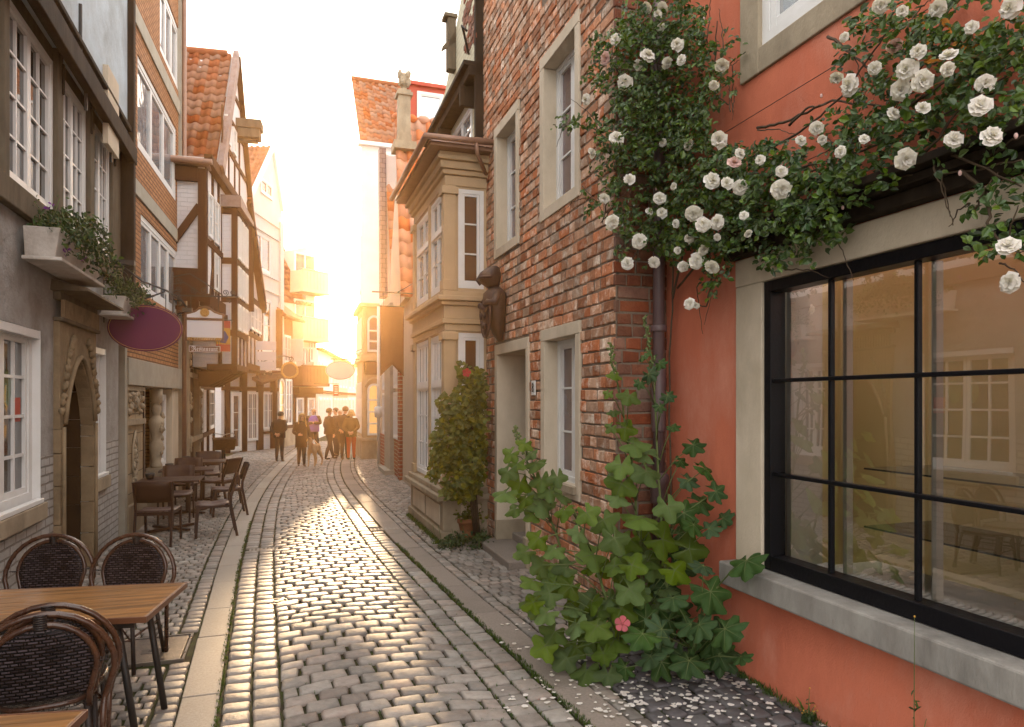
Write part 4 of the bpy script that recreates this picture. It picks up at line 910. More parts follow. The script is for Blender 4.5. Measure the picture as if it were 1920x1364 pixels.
# ================================================================== RIGHT: orange pantiled house with finial and dormer
hR3 = thing('pantiled_house', 'house with a steep bright orange pantile roof, stone finial and red dormer', 'house', (2.8, 16, 0))
m = MB(); m.hexa([(2.60, 12.2, -.1), (6, 12.2, -.1), (6, 16.9, -.1), (2.82, 16.9, -.1), (2.60, 12.2, 4.3), (6, 12.2, 4.3), (6, 16.9, 4.3), (2.82, 16.9, 4.3)]); m.build('wall', 'render_warm', hR3)
m = MB(); m.mesh([(2.62, 15.4, 4.3), (2.90, 18.0, 9.0), (2.9, 20.1, 4.3), (6, 15.4, 4.3), (6, 18, 9.0), (6, 20.1, 4.3)], [(0, 1, 2), (0, 3, 4, 1), (1, 4, 5, 2), (0, 2, 5, 3)]); m.build('gable', 'render_warm', hR3)
tl = MB(); O_ = V((2.80, 18.0, 9.42)); W_ = (V((2.50, 15.2, 4.32))-O_)/15; tiles(tl, O_, V((.27, 0, 0)), W_, 12, 15, amp=.042, seg=8); tl.build('roof', 'roof_tile_orange', hR3)
m = MB()
for i in range(8): m.blob((2.9+i*.33, 18.0, 9.45), .19, .12, .11, 8)
m.build('ridge_tile', 'roof_tile_orange', hR3)
m = MB(); c = at(757, 750, 17.5); c.z = 0
def pil(m, cx, cy, z0, z1, w): m.box(cx-w, cx+w, cy-w, cy+w, z0, z1)
pil(m, c.x, c.y, 8.35, 8.55, .28); pil(m, c.x, c.y, 8.55, 8.75, .17); pil(m, c.x, c.y, 8.75, 9.75, .15); pil(m, c.x, c.y, 9.75, 9.83, .20); pil(m, c.x, c.y, 9.83, 9.9, .16)
m.lathe((c.x, c.y, 9.9), [(.12, 0), (.07, .08), (.13, .2), (.14, .32), (.08, .45)], 10)
for i in range(14): a_ = R.uniform(0, 2*pi); m.blob((c.x+.14*cos(a_), c.y+.14*sin(a_), R.uniform(10.0, 10.4)), .055, .055, .08, 7, jit=.3)
m.build('finial', 'sandstone', hR3, bevel=.012)
m = MB(); m.box(3.35, 4.45, 18.9, 20.5, 9.2, 10.75); m.box(3.25, 4.6, 18.8, 20.6, 10.75, 10.85); m.build('dormer', 'sign_red', hR3)
Fd = Fr((3.35, 18.9), (4.45, 18.9)); window(Fd, hR3, .20, .95, 9.6, 10.6, n=.03, sash=1, cols=1, rows=1, fr=.08, glass='pane_sky')
# ================================================================== RIGHT: cream gabled house with the stone bay
F2 = Fr((2.80, 9.70), (2.84, 12.9), False)
hR2 = thing('cream_house', 'cream timbered gabled house carrying a two storey sandstone bay window', 'house', (2.8, 11, 0))
w2 = [(F2.s(897), F2.s(893.5), 5.66, 6.62), (F2.s(886), F2.s(850), 5.66, 6.62), (F2.s(843), F2.s(828), 5.66, 6.62)]
m = MB(F2); m.wall(0, F2.L, -.1, 6.8, w2, rev=.06); m.shell(0, F2.L, -.1, 6.8, 4); m.build('wall', 'cream_wall', hR2)
e1, e2 = F2.sz(835, 171, .1), F2.sz(864, 0, .1)
k = (e2[1]-e1[1])/(e2[0]-e1[0])
m = MB(F2); m.prism([(0, 6.8), (F2.s(822), 6.8), (F2.s(826), e1[1]-.2), e1, e2, (e2[0]-.35, e2[1]-k*.35), (0, e2[1]-k*.35)], -3.9, .10); m.build('gable', 'cream_wall', hR2)
m = MB(F2); m.box(-.04, F2.s(818), -.05, .22, 6.76, 6.90); m.box(-.04, F2.s(818), .0, .30, 6.90, 6.97); m.box(-.04, .04, -.05, .12, 5.6, 10.5)
for p in (893, 847): s_ = F2.s(p); m.box(s_-.04, s_+.04, .02, .26, 6.45, 6.76)
m.build('jetty_beam', 'black_timber', hR2, bevel=.01)
for (a, b, c, d), sh in zip(w2, (1, 2, 1)): window(F2, hR2, a, b, c, d, n=-.01, sash=sh, cols=1, rows=3, fr=.05, glass='pane_sky')
m = MB(F2)
for i in range(60):
    a, z_ = F2.sz(R.uniform(868, 892), R.uniform(0, 95), .12); m.box(a, a+R.uniform(.10, .2), .10, .104+R.uniform(0, .012), z_, z_+.07)
m.build('exposed_brick', 'brick_shade', hR2)
m = MB(F2); a, z_ = F2.sz(852, 90, .12); m.box(a-.05, a+.12, .10, .24, 7.45, 8.3); m.box(a-.08, a+.16, .08, .30, 8.3, 8.36); m.hexa([(a-.05, .1, 7.9), (a-.02, .1, 7.9), (a-.02, .36, 7.7), (a-.05, .36, 7.7), (a-.05, .1, 8.1), (a-.02, .1, 8.1), (a-.02, .33, 7.8), (a-.05, .33, 7.8)]); m.build('hoist_hood', 'grey_timber', hR2, bevel=.01)
m = MB(F2); m.tube([(.35, .12, 7.25), (.30, .2, 7.5), (.22, .26, 7.6), (.16, .2, 7.5)], .018, 6); m.build('iron_hook', 'iron', hR2)
# the bay
bx, by, by1 = 2.20, 9.50, 11.9
Fb = Fr((bx, by), (bx, by1), False); Fc = Fr((bx, by), (2.80, by)); LB, LC = by1-by, .60
def ring(name, mt, items, bevel=.012):
    """mouldings that run round the bay: (projection, z0, z1)"""
    m = MB()
    for p, z0, z1 in items: m.box(bx-p, 2.9, by-p, by1+p, z0, z1)
    return m.build(name, mt, hR2, bevel=bevel)
ring('bay_plinth', 'sandstone', [(.10, -.1, .14), (.06, .14, .58), (.16, .581, .66), (.10, .661, .74)])
ring('bay_cornice', 'bay_paint', [(.03, 2.98, 3.08), (.07, 3.081, 3.15), (.04, 3.151, 3.34), (.09, 3.341, 3.40), (.15, 3.401, 3.47), (.06, 3.471, 3.55)])
ring('upper_cornice', 'bay_paint', [(.02, 5.05, 5.20), (.06, 5.201, 5.27), (.10, 5.271, 5.38), (.15, 5.381, 5.44), (.12, 5.441, 5.50)])
m = MB(); m.box(bx-.28, 3.0, by-.28, by1+.3, 5.501, 5.55); m.mesh([(bx-.30, by-.30, 5.551), (2.95, by-.30, 5.551), (2.95, by1+.3, 5.551), (bx-.30, by1+.3, 5.551), (2.95, by+.3, 5.95), (2.95, by1-.1, 5.95)], [(0, 1, 4), (1, 2, 5, 4), (2, 3, 5), (0, 4, 5, 3)])
m.build('bay_roof', 'gutter', hR2)
m = MB(); m.tube([(2.86, by-.36, 5.60), (bx-.36, by-.36, 5.58), (bx-.36, by1+.3, 5.58)], .045, 8, raw=True); m.tube([(2.55, by-.36, 5.56), (2.56, by-.36, 5.42), (2.78, by-.05, 5.25)], .028, 8, raw=True); m.build('gutter', 'gutter', hR2)
lower = [(.14, 1.04, .78, 2.96), (1.12, 2.22, .78, 2.96)]; upper = [(.14, 1.04, 3.60, 5.02), (1.12, 2.22, 3.60, 5.02)]
m = MB(Fb); m.wall(0, LB, .74, 5.05, lower+upper, rev=.08); m.build('bay_wall', 'bay_paint', hR2)
m = MB(Fc); m.wall(0, LC, .74, 5.05, [(.18, .56, .80, 2.96), (.18, .56, 3.60, 5.02)], rev=.08); m.build('bay_wall', 'bay_paint', hR2)
for i, (a, b, c, d) in enumerate(lower+upper): window(Fb, hR2, a, b, c, d, n=-.03, sash=2, cols=2 if i < 2 else 1, rows=1, fr=.055, st=.04, transom=(.66 if i < 2 else .62, 3 if i < 2 else 2, 1), glass='pane_sky')
window(Fc, hR2, .18, .56, .80, 2.96, n=-.03, sash=1, cols=1, rows=1, fr=.06, st=.045, transom=(.66, 2, 1), glass='pane_brown'); window(Fc, hR2, .18, .56, 3.60, 5.02, n=-.03, sash=1, cols=1, rows=3, fr=.06, glass='pane_brown')
m = MB()
for (z0, z1) in ((.74, 2.98), (3.55, 5.05)):
    for (x, y) in ((bx, by), (bx, by1)):
        s_ = 1 if y == by else -1
        m.box(x-.035, x+.14, min(y-.035*s_, y+.14*s_), max(y-.035*s_, y+.14*s_), z0, z1); m.box(x-.07, x+.17, min(y-.07*s_, y+.17*s_), max(y-.07*s_, y+.17*s_), z1-.13, z1-.02)
        m.box(x-.055, x+.16, min(y-.055*s_, y+.16*s_), max(y-.055*s_, y+.16*s_), z0+.002, z0+.16)
    m.box(bx-.03, bx+.03, by+1.02, by+1.12, z0, z1)
m.build('bay_pilaster', 'bay_paint', hR2, bevel=.01)
m = MB()
m.box(bx-.075, bx-.06, by+.1, by+1.05, .2, .5); m.box(bx-.075, bx-.06, by+1.2, by+2.2, .2, .5); m.box(bx+.2, bx+.5, by-.075, by-.06, .2, .5); m.build('plinth_panel', 'sandstone_pale', hR2, bevel=.02)
# ================================================================== RIGHT: old brick house
F1 = Fr((2.75, 5.34), (2.80, 9.68), False); F1c = Fr((2.75, 5.34), (3.30, 5.34))
hR1 = thing('brick_house', 'old weathered brick house with stone framed openings beside the hollyhocks', 'house', (2.75, 7.5, 0))
def S1(p): return F1.s(p)
op = [(S1(1087.5), S1(1014), 4.00, 5.83), (S1(973.5), S1(928), 3.94, 5.73), (S1(1088.5), S1(1016), 1.00, 2.78), (S1(992.5), S1(929.5), -.1, 2.75)]
ho = op
m = MB(F1); m.wall(0, F1.L, -.1, 9.5, ho, n=-.012, rev=.02); m.shell(0.02, F1.L, -.1, 9.5, 5, n=-.03); m.build('wall', 'mortar', hR1)
m = MB(F1); bricks(m, F1, 0.02, F1.L, -.02, 8.6, ho); m.build('brickwork', 'old_brick', hR1)
m = MB(F1c); m.wall(0, F1c.L, -.1, 9.5, [], n=-.012); m.build('side_wall', 'mortar', hR1)
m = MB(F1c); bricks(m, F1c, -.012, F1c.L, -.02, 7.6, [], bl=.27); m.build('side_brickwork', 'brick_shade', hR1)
# stone frames: (jamb width near, far, head, sill)
for i, (a, b, c, d) in enumerate(op):
    m = MB(F1); j = .10 if i < 3 else .09; hd = .13 if i < 3 else .14; sl = .12 if i < 3 else 0
    a2, b2, c2_, d2 = a+j, b-j-.02, c+sl if i < 3 else -.1, d-hd
    dep = .24 if i < 3 else .62
    m.box(a, a2, -dep, .018, c, d2); m.box(b2, b, -dep, .018, c, d2); m.box(a, b, -dep, .020, d2+.002, d)
    if i < 3: m.box(a2, b2, -dep, .016, c, c2_)
    m.build('stone_frame', 'sandstone_pale', hR1, bevel=.006)
    if i < 3: window(F1, hR1, a2+.0, b2-.0, c2_, d2, n=-.17 if i != 2 else -.17, sash=2, cols=1, rows=3, fr=.05, st=.045, glass='pane_mauve')
    else:
        m = MB(F1); m.box(a2, b2, -.66, -.60, -.1, d2); m.build('door', 'dark_door', hR1)
        m = MB(F1); m.box(b2-.004, b2+.05, -.60, .03, -.05, .36); m.build('plinth_block', 'sandstone', hR1, bevel=.012); m = MB(F1); m.box(a-.02, a2+.03, -.3, .05, -.05, .36); m.build('plinth_block', 'sandstone', hR1, bevel=.012)
        m = MB(F1); m.box(a-.0, b+.02, -.2, .26, -.08, .09); m.box(a+.09, b-.11, -.6, -.2, -.08, .18); m.build('doorstep', 'kerb_dark', hR1, bevel=.015)
m = MB(F1)   # sill under the low window
m.box(op[2][0]+.06, op[2][1]-.06, .0, .06, 1.06, 1.14); m.build('sill', 'sandstone', hR1, bevel=.006)
def text_mesh(body, size, loc, xdir, mt, parent=None, name='lettering', ext=.002, align='CENTER', sx=1.0):
    c = bpy.data.curves.new(name, 'FONT'); c.body = body; c.size = size; c.align_x = align; c.align_y = 'CENTER'; c.extrude = ext
    o = bpy.data.objects.new(name, c); COL.objects.link(o); bpy.context.view_layer.update()
    dg = bpy.context.evaluated_depsgraph_get(); me = bpy.data.meshes.new_from_object(o.evaluated_get(dg)); bpy.data.objects.remove(o)
    x = V(xdir).normalized(); z = V((0, 0, 1)); n = x.cross(z)
    root = parent
    while root is not None and root.parent is not None: root = root.parent
    off = root.location if root is not None else V((0, 0, 0))
    for v in me.vertices: v.co = V(loc)+x*v.co.x*sx+z*v.co.y+n*v.co.z-off
    me.materials.clear(); me.materials.append(MT[mt]); q = bpy.data.objects.new(name, me); COL.objects.link(q); q.parent = parent
    return q
a, z_ = F1.sz(1003.5, 728)
t = thing('house_number', 'white enamel house number plate reading 8 on the brick wall by the door', 'house number', tuple(F1.w(a, 0, z_)))
m = MB(F1); m.box(a-.06, a+.06, .013, .028, z_-.085, z_+.085); m.build('plate', 'white_paint', t, bevel=.004)
text_mesh('8', .15, F1.w(a, .032, z_), -F1.d.to_3d(), 'iron', t, 'digit', sx=.8)
# carved knight's head and shield above the door
a, z_ = F1.sz(945, 575); cc = F1.w(a, 0, z_)
t = thing('wall_sculpture', 'dark bronze helmeted figure holding a shield, mounted on the bricks above the doorway', 'sculpture', tuple(cc))
m = MB(F1)
N1 = 12; pr = [(0, .02), (.10, .06), (.17, .10), (.20, .11), (.19, .10), (.16, .08), (.09, .05), (.0, .02)]
def loft(m, rows, k=12, half=False):
    """rows of (s, n, z, rs, rn): elliptical sections"""
    i0 = len(m.v)
    for (s_, n_, z, rs, rn) in rows:
        for j in range(k): an = 2*pi*j/k; m.v.append(m.P((s_+rs*cos(an), n_+rn*sin(an), z)))
    for r in range(len(rows)-1):
        for j in range(k): m.f.append([i0+r*k+j, i0+r*k+(j+1) % k, i0+(r+1)*k+(j+1) % k, i0+(r+1)*k+j]); m.m.append(0); m.sm.append(True)
    m.f.append([i0+j for j in range(k)][::-1]); m.m.append(0); m.sm.append(False); m.f.append([i0+(len(rows)-1)*k+j for j in range(k)]); m.m.append(0); m.sm.append(False)
loft(m, [(a, .05, z_-.47, .03, .03), (a, .08, z_-.38, .09, .07), (a, .10, z_-.25, .15, .11), (a, .12, z_-.1, .19, .14), (a, .13, z_+.05, .21, .16), (a, .13, z_+.16, .20, .15), (a, .12, z_+.22, .11, .10), (a+.02, .13, z_+.25, .08, .08)], 14)
m.build('torso', 'bronze', t)
m = MB(F1)
loft(m, [(a+.02, .15, z_+.24, .07, .08), (a+.02, .19, z_+.30, .10, .13), (a+.02, .20, z_+.37, .125, .16), (a+.02, .18, z_+.44, .12, .14), (a, .15, z_+.50, .08, .09), (a-.01, .13, z_+.53, .02, .03)], 14)
m.tube([(a+.02+.16*cos(i*pi/8), .17+.17*sin(i*pi/8-.2), z_+.36) for i in range(9)], .022, 6); m.tube([(a+.02, .30, z_+.40), (a+.02, .36, z_+.33), (a+.02, .31, z_+.28)], .03, 6)
m.build('helmet', 'bronze', t)
m = MB(F1); sh = []
for i in range(15):
    an = 2*pi*i/15; r = .17 if sin(an) > -.2 else .17*(1-.25*abs(cos(an))); sh.append((a-.02+r*cos(an), .26+.02*cos(an), z_-.12+(.22 if sin(an) > 0 else .30)*sin(an)))
m.tube(sh, .02, 6, closed=True); m.mesh(sh+[(a-.02, .30, z_-.12)], [(i, (i+1) % 15, 15) for i in range(15)])
for i in range(12): m.blob((a-.02+R.uniform(-.08, .08), .29, z_-.12+R.uniform(-.16, .14)), .03, .02, .04, 6, jit=.3)
m.build('shield', 'bronze', t)
m = MB(F1)
for sg in (-1, 1): m.tube([(a+sg*.18, .14, z_+.14), (a+sg*.24, .20, z_+.02), (a+sg*.16, .28, z_+.02), (a+sg*.10, .30, z_-.0)], [.055, .05, .04, .035], 8)
m.build('arm', 'bronze', t)
# downpipe in the corner
t = thing('downpipe', 'dark violet brown rain pipe between the brick corner and the pink wall', 'downpipe', (3.2, 5.25, 0))
m = MB(); m.tube([(3.10, 5.22, .0), (3.10, 5.22, 7.6)], .05, 14, raw=True); m.build('pipe', 'downpipe', t)
m = MB()
for z_ in (2.62, 1.32, 3.9, 5.2): m.lathe((3.10, 5.22, z_-.03), [(.066, 0), (.07, .01), (.07, .05), (.062, .06)], 14); m.build('collar', 'downpipe', t); m = MB()
m.lathe((3.10, 5.22, 1.10), [(.062, 0), (.075, .02), (.075, .16), (.09, .18), (.09, .24), (.06, .27)], 14); m.build('collar', 'downpipe', t); m = MB(); m.lathe((3.10, 5.22, 1.72), [(.058, 0), (.062, .02), (.062, .58), (.054, .6)], 14)
m.build('collar', 'downpipe', t)
# ================================================================== RIGHT: pink house with the shop window
FP = Fr((3.25, -1.5), (3.25, 5.36), False)
hP = thing('pink_house', 'salmon pink rendered house with a large black gridded shop window in a stone surround', 'house', (3.25, 2, 0))
def SP(p, n=0): return FP.s(p, n)
w0, w1 = 1.30+1.5, SP(1432); zb, zt = .80, 2.84     # shop window opening
u1 = SP(1427); u0 = u1-1.15; uz0, uz1 = 4.52, 6.1
jb = SP(1383)
m = MB(FP); m.wall(0, FP.L, -.1, 8.5, [(w0-.3, jb, .62, 3.04), (u0-.22, SP(1392), 4.34, uz1+.22)], rev=.02); m.face([(0, 0, -.1), (0, -6, -.1), (0, -6, 8.5), (0, 0, 8.5)]); m.build('wall', 'pink_plaster', hP)
m = MB(FP); m.hexa([(0, .0, -.1), (FP.L-.02, .0, -.1), (FP.L-.02, .09, -.1), (0, .09, -.1), (0, .0, .60), (FP.L-.02, .0, .60), (FP.L-.02, .004, .60), (0, .07, .60)]); m.build('wall_base', 'pink_plaster', hP, bevel=.01)
m = MB(FP); m.box(w1, jb, -.22, .02, .80, 2.84); m.box(w0-.3, w0, -.22, .02, .80, 2.84); m.box(w0-.3, jb, -.22, .024, 2.84, 3.04)
m.build('window_surround', 'sandstone_pale', hP, bevel=.01)
m = MB(FP); m.box(w0-.3, jb+.03, -.2, .15, .625, .795); m.build('window_sill', 'grey_stone', hP, bevel=.014)
m = MB(FP); m.box(w0-.4, jb+.04, .0, .10, 3.045, 3.12); m.box(w0-.4, jb+.07, .0, .17, 3.122, 3.17); m.hexa([(w0-.4, 0, 3.172), (jb+.10, 0, 3.172), (jb+.10, .25, 3.172), (w0-.4, .25, 3.172), (w0-.4, 0, 3.30), (jb+.08, 0, 3.30), (jb+.10, .24, 3.22), (w0-.4, .24, 3.22)]); m.build('cornice', 'black_timber', hP, bevel=.008)
m = MB(FP); n0, n1 = -.13, -.03
m.box(w1-.07, w1-.002, n0, n1+.03, zb, zt-.003); m.box(w0, w0+.07, n0, n1+.03, zb, zt-.003); m.box(w0+.07, w1-.07, n0, n1+.03, zb, zb+.10); m.box(w0+.07, w1-.07, n0, n1+.03, zt-.08, zt-.003)
vb = [SP(1562, -.06), SP(1725, -.06), SP(1725, -.06)-(SP(1562, -.06)-SP(1725, -.06))]
for s_ in vb: m.box(s_-.013, s_+.013, n0+.065, n1, zb+.10, zt-.08)
for z_ in (1.475, 2.135): m.box(w0+.07, w1-.07, n0+.062, n1+.008, z_-.013, z_+.013)
m.build('shop_window_frame', 'black_paint', hP, bevel=.005)
m = MB(FP); m.face([(w0+.03, -.085, zb+.05), (w1-.03, -.085, zb+.05), (w1-.03, -.085, zt-.04), (w0+.03, -.085, zt-.04)][::-1]); m.build('shop_pane', 'shop_glass', hP)
m = MB(FP)   # pale inner glazing bars, board and window stage behind the glass
for s_ in vb: m.box(s_-.05, s_-.02, -.17, -.12, zb+.1, zt-.08)
m.box(w1-.115, w1-.072, -.30, -.14, zb, zt); m.box(w0, w1-.12, -.90, -.135, zb-.02, zb+.012)
m.build('window_stage', 'room_white', hP)
m = MB(FP)
for i in range(60):
    s_ = w0+.03+i*(w1-w0-.2)/60
    if True: m.tube([(s_, -.20, zb+.03), (s_+.03, -.36, zb+.035), (s_+.06, -.42, zb+.03)], .016, 6)
m.build('radiator_grille', 'radiator', hP)
m = MB(FP)   # room, ceiling and roof left off so skylight brightens it
m.face([(w0-.6, -1.6, .3), (w1+1.0, -1.6, .3), (w1+1.0, -1.6, 3.1), (w0-.6, -1.6, 3.1)]); m.face([(w0-.6, -1.6, .3), (w0-.6, -.22, .3), (w0-.6, -.22, 3.1), (w0-.6, -1.6, 3.1)])
m.face([(w1+1.0, -1.6, .3), (w1+1.0, -.22, .3), (w1+1.0, -.22, 3.1), (w1+1.0, -1.6, 3.1)]); m.face([(w1, -.225, .3), (w1+1.0, -.225, .3), (w1+1.0, -.225, 3.1), (w1, -.225, 3.1)]); m.face([(w0-.6, -1.6, .3), (w1+1.0, -1.6, .3), (w1+1.0, -.22, .3), (w0-.6, -.22, .3)])
m.build('room_wall', 'room_wall', hP)
m = MB(FP); m.box(w1+.30, w1+.42, -.80, -.50, .3, 3.09); m.box(w1-1.2, w1-1.12, -1.58, -1.50, .3, 3.09); m.build('room_pier', 'room_white', hP)
m = MB(FP)
for z_ in (1.52, 1.12): m.box(w0-.3, w1-.35, -1.2, -.55, z_, z_+.012)
m.build('display_shelf', 'shelf_glass', hP)
m = MB(FP); m.tube([(2.17+1.5, -.3, 3.0), (2.17+1.5, -.3, 2.30)], .004, 5); m.box(3.67-.05, 3.67+.05, -.31, -.29, 2.28, 2.30); m.build('hanging_wire', 'iron', hP)
# upper window
jw = SP(1392)
m = MB(FP); m.box(u1, jw, -.2, .025, 4.34, uz1+.22); m.box(u0-.22, u0, -.2, .025, 4.34, uz1+.22); m.box(u0, u1, -.2, .023, 4.34, uz0); m.box(u0, u1, -.2, .023, uz1, uz1+.22); m.build('window_surround', 'sandstone', hP, bevel=.008)
window(FP, hP, u0, u1, uz0, uz1, n=-.04, sash=2, cols=1, rows=1, fr=.07, st=.06, glass='pane_sky')
m = MB(FP)
for z_ in (3.55, 4.05): m.tube([(0, .06, z_), (FP.L-.1, .06, z_-.02)], .0025, 4)
m.build('trellis_wire', 'iron', hP)
# ================================================================== signs
def sign_frame(px, d):
    """vertical frame across the street (normal facing -Y) through the point seen at px and depth d"""
    p = at(px, 750, d); return Fr((p.x, p.y), (p.x+1, p.y)), p
def ellipse(F_, c, rx, rz, n0, n1, mb, k=36, mi=0):
    mb.prism([(c[0]+rx*cos(2*pi*i/k), c[1]+rz*sin(2*pi*i/k)) for i in range(k)], n0, n1, mi)
# purple oval
F_, p = sign_frame(273, 9.0); cz = at(273, 616, 9.0).z
t = thing('hanging_sign', 'blank purple oval sign with a thin gold line hung from a scrolled iron bracket', 'sign', tuple(F_.w(0, 0, cz)))
m = MB(F_); ellipse(F_, (0, cz), .445, .305, -.02, .02, m); m.build('board', 'sign_purple', t, bevel=.004)
m = MB(F_); m.tube([(.425*cos(2*pi*i/48), .022, cz+.285*sin(2*pi*i/48)) for i in range(48)], .004, 4, closed=True); m.build('gold_line', 'sign_gold', t)
m = MB(F_); wx = -2.2-p.x; X, Z = (1, 0, 0), (0, 0, 1); Y_ = p.y
P3 = lambda a, z: V((p.x+a, Y_, z))
m.tube([P3(wx, 3.78), P3(wx, 3.0)], .014, 6, raw=True)
m.tube([P3(wx, 3.74), P3(wx+.25, 3.72), P3(wx+.45, 3.56), P3(wx+.72, 3.46), P3(wx+.9, 3.36), P3(wx+.98, 3.24)], .013, 6, raw=True)
m.tube([P3(wx, 3.30), P3(wx+.28, 3.27), P3(wx+.5, 3.34), P3(wx+.72, 3.44)], .011, 6, raw=True)
scroll(m, P3(wx+.17, 3.58), .12, 1.6, X, Z, .010, 0); scroll(m, P3(wx+.40, 3.42), .09, 1.5, X, Z, .009, 2); scroll(m, P3(wx+.86, 3.40), .07, 1.5, X, Z, .008, 1); scroll(m, P3(wx+.12, 3.38), .07, 1.5, X, Z, .008, 3)
for a in (-.26, .24): m.tube([P3(a, cz+.24), P3(a, 3.40)], .006, 5, raw=True)
for sg in (-1, 1): m.tube([P3(wx, 3.55), P3(wx+.3, 3.55), P3(wx+.32, 3.55)], .006, 4, raw=True)
m.hexa([V((p.x+wx+.12, Y_-.06, 3.80)), V((p.x+wx+.40, Y_-.06, 3.66)), V((p.x+wx+.40, Y_+.06, 3.66)), V((p.x+wx+.12, Y_+.06, 3.80)), V((p.x+wx+.15, Y_-.06, 3.86)), V((p.x+wx+.43, Y_-.06, 3.72)), V((p.x+wx+.43, Y_+.06, 3.72)), V((p.x+wx+.15, Y_+.06, 3.86))]) if False else None
m.build('bracket', 'iron', t)
m = MB(); m.box(p.x+wx+.10, p.x+wx+.36, Y_-.05, Y_+.05, 3.76, 3.82); m.build('lamp_housing', 'iron', t); m = MB(); m.box(p.x+.44, p.x+.56, Y_-.03, Y_+.03, cz+.24, cz+.29); m.build('lamp_housing', 'iron', t)
# restaurant sign
F_, p = sign_frame(384, 13.5); z0, z1 = at(384, 640, 13.5).z, at(384, 590, 13.5).z; Y_ = p.y
t = thing('restaurant_sign', 'white panel sign with curved top and gold medallion over a small plate reading Restaurant', 'sign', tuple(F_.w(0, 0, z0)))
w_ = .35
m = MB(F_); m.box(-w_+.03, w_-.03, -.012, .012, z0+.07, z1-.12); m.prism([(-w_+.03, z1-.07), (w_-.03, z1-.07), (w_-.03, z1), (.18, z1+.03), (.10, z1+.09), (-.10, z1+.09), (-.18, z1+.03), (-w_+.03, z1)], -.012, .012); m.build('panel', 'sign_white', t)
m = MB(F_); m.box(-w_, -w_+.03, -.02, .02, z0, z1+.01); m.box(w_-.03, w_, -.02, .02, z0, z1+.01); m.box(-w_+.03, w_-.03, -.02, .02, z0, z0+.02); m.box(-w_+.03, w_-.03, -.02, .02, z1-.12, z1-.07)
m.tube([(-w_-.02, 0, z1), (-.26, 0, z1+.02), (-.16, 0, z1+.06), (-.08, 0, z1+.13), (0, 0, z1+.15), (.08, 0, z1+.13), (.16, 0, z1+.06), (.26, 0, z1+.02), (w_+.02, 0, z1)], .022, 6); m.build('sign_frame', 'sign_brown', t)
m = MB(F_); m.lathe((0, .02, z1+.02), [(.02, -.0), (.03, .01)], 6)
ellipse(F_, (0, z1+.035), .085, .085, .013, .03, m, 16)
for i in range(9): a = 2*pi*i/9; m.blob((.05*cos(a), .035, z1+.035+.05*sin(a)), .022, .015, .022, 6)
m.build('medallion', 'sign_gold', t)
m = MB(F_)
for i in range(14): a = -w_+.04+i*(2*w_-.08)/14; m.prism([(a, z0+.022), (a+.025, z0+.022), (a+.045, z0+.068), (a+.02, z0+.068)], -.016, .016)
m.build('checker_band', 'sign_gold', t)
zb_ = at(384, 655, 13.5).z
m = MB(F_); m.box(-.285, .285, -.012, .012, zb_-.065, zb_+.07); m.build('name_plate', 'sign_brown', t)
m = MB(F_)
for (a, b, c, d) in ((-.275, .275, zb_-.058, zb_-.050), (-.275, .275, zb_+.055, zb_+.063), (-.283, -.275, zb_-.058, zb_+.063), (.275, .283, zb_-.058, zb_+.063)): m.box(a, b, .012, .016, c, d)
m.build('plate_border', 'sign_white', t)
fr = ''.join(chr(0x1D56C+ord(c)-65) if c.isupper() else chr(0x1D586+ord(c)-97) for c in 'Restaurant')
text_mesh(fr, .125, F_.w(0, .018, zb_+.0), (1, 0, 0), 'sign_white', t, 'lettering', sx=.80)
m = MB(); wx = -2.03; P3 = lambda x, z: V((x, Y_, z))
for x in (p.x-.25, p.x+.25): m.tube([P3(x, z1+.05), P3(x, 4.06)], .007, 5, raw=True); m.tube([P3(x, z0), P3(x, zb_+.07)], .006, 5, raw=True)
m.tube([P3(wx, 4.04), P3(p.x+.62, 4.06)], .014, 6, raw=True); m.tube([P3(wx, 3.1), P3(wx, 4.5)], .014, 6, raw=True)
m.tube([P3(wx, 4.40), P3(wx+.3, 4.48), P3(wx+.62, 4.28), P3(wx+.9, 4.08)], .011, 6, raw=True); m.tube([P3(wx+.0, 4.26), P3(wx+.2, 4.30), P3(wx+.5, 4.10)], .009, 6, raw=True)
for (a, z, r) in ((.10, 4.32, .07), (.10, 4.16, .06), (.10, 3.90, .075), (.10, 3.70, .07), (.55, 4.16, .08), (.95, 4.14, .06), (1.08, 4.14, .055), (1.0, 3.98, .05), (.36, 4.14, .06)): scroll(m, P3(wx+a, z), r, 1.6, (1, 0, 0), (0, 0, 1), .008, R.uniform(0, 6))
m.build('bracket', 'iron', t)
# colourful rectangular banner on the oriel
Fo = Fr((-1.6, 16.35), (-.6, 16.35)); t = thing('banner', 'small orange and yellow banner hung behind the restaurant sign', 'banner', (-1.2, 16.35, 3.2))
zc0, zc1 = at(423, 660, 15.2).z, at(423, 603, 15.2).z; a0, a1 = Fo.s(405), Fo.s(432)
m = MB(Fo); m.box(a0, a1, 0, .01, zc0+.16, zc1-.16); m.build('cloth', 'sign_orange', t)
m = MB(Fo); m.box(a0, a1, 0, .011, zc0, zc0+.158); m.box(a0, a1, 0, .011, zc1-.158, zc1); m.build('band', 'sign_red', t)
m = MB(Fo); m.prism([(a0+.08, zc0+.2), (a0+.2, zc0+.18), (a0+.26, zc0+.32), (a0+.18, zc0+.46), (a0+.1, zc0+.38)], .011, .015); m.build('emblem', 'sign_blue', t)
m = MB(Fo); m.tube([(a0-.05, 0, zc1+.02), (a1+.03, 0, zc1+.02)], .012, 6); m.tube([(a1+.03, 0, zc1+.02), (a1+.03, -.2, zc1+.02)], .012, 6); m.build('rod', 'iron', t)
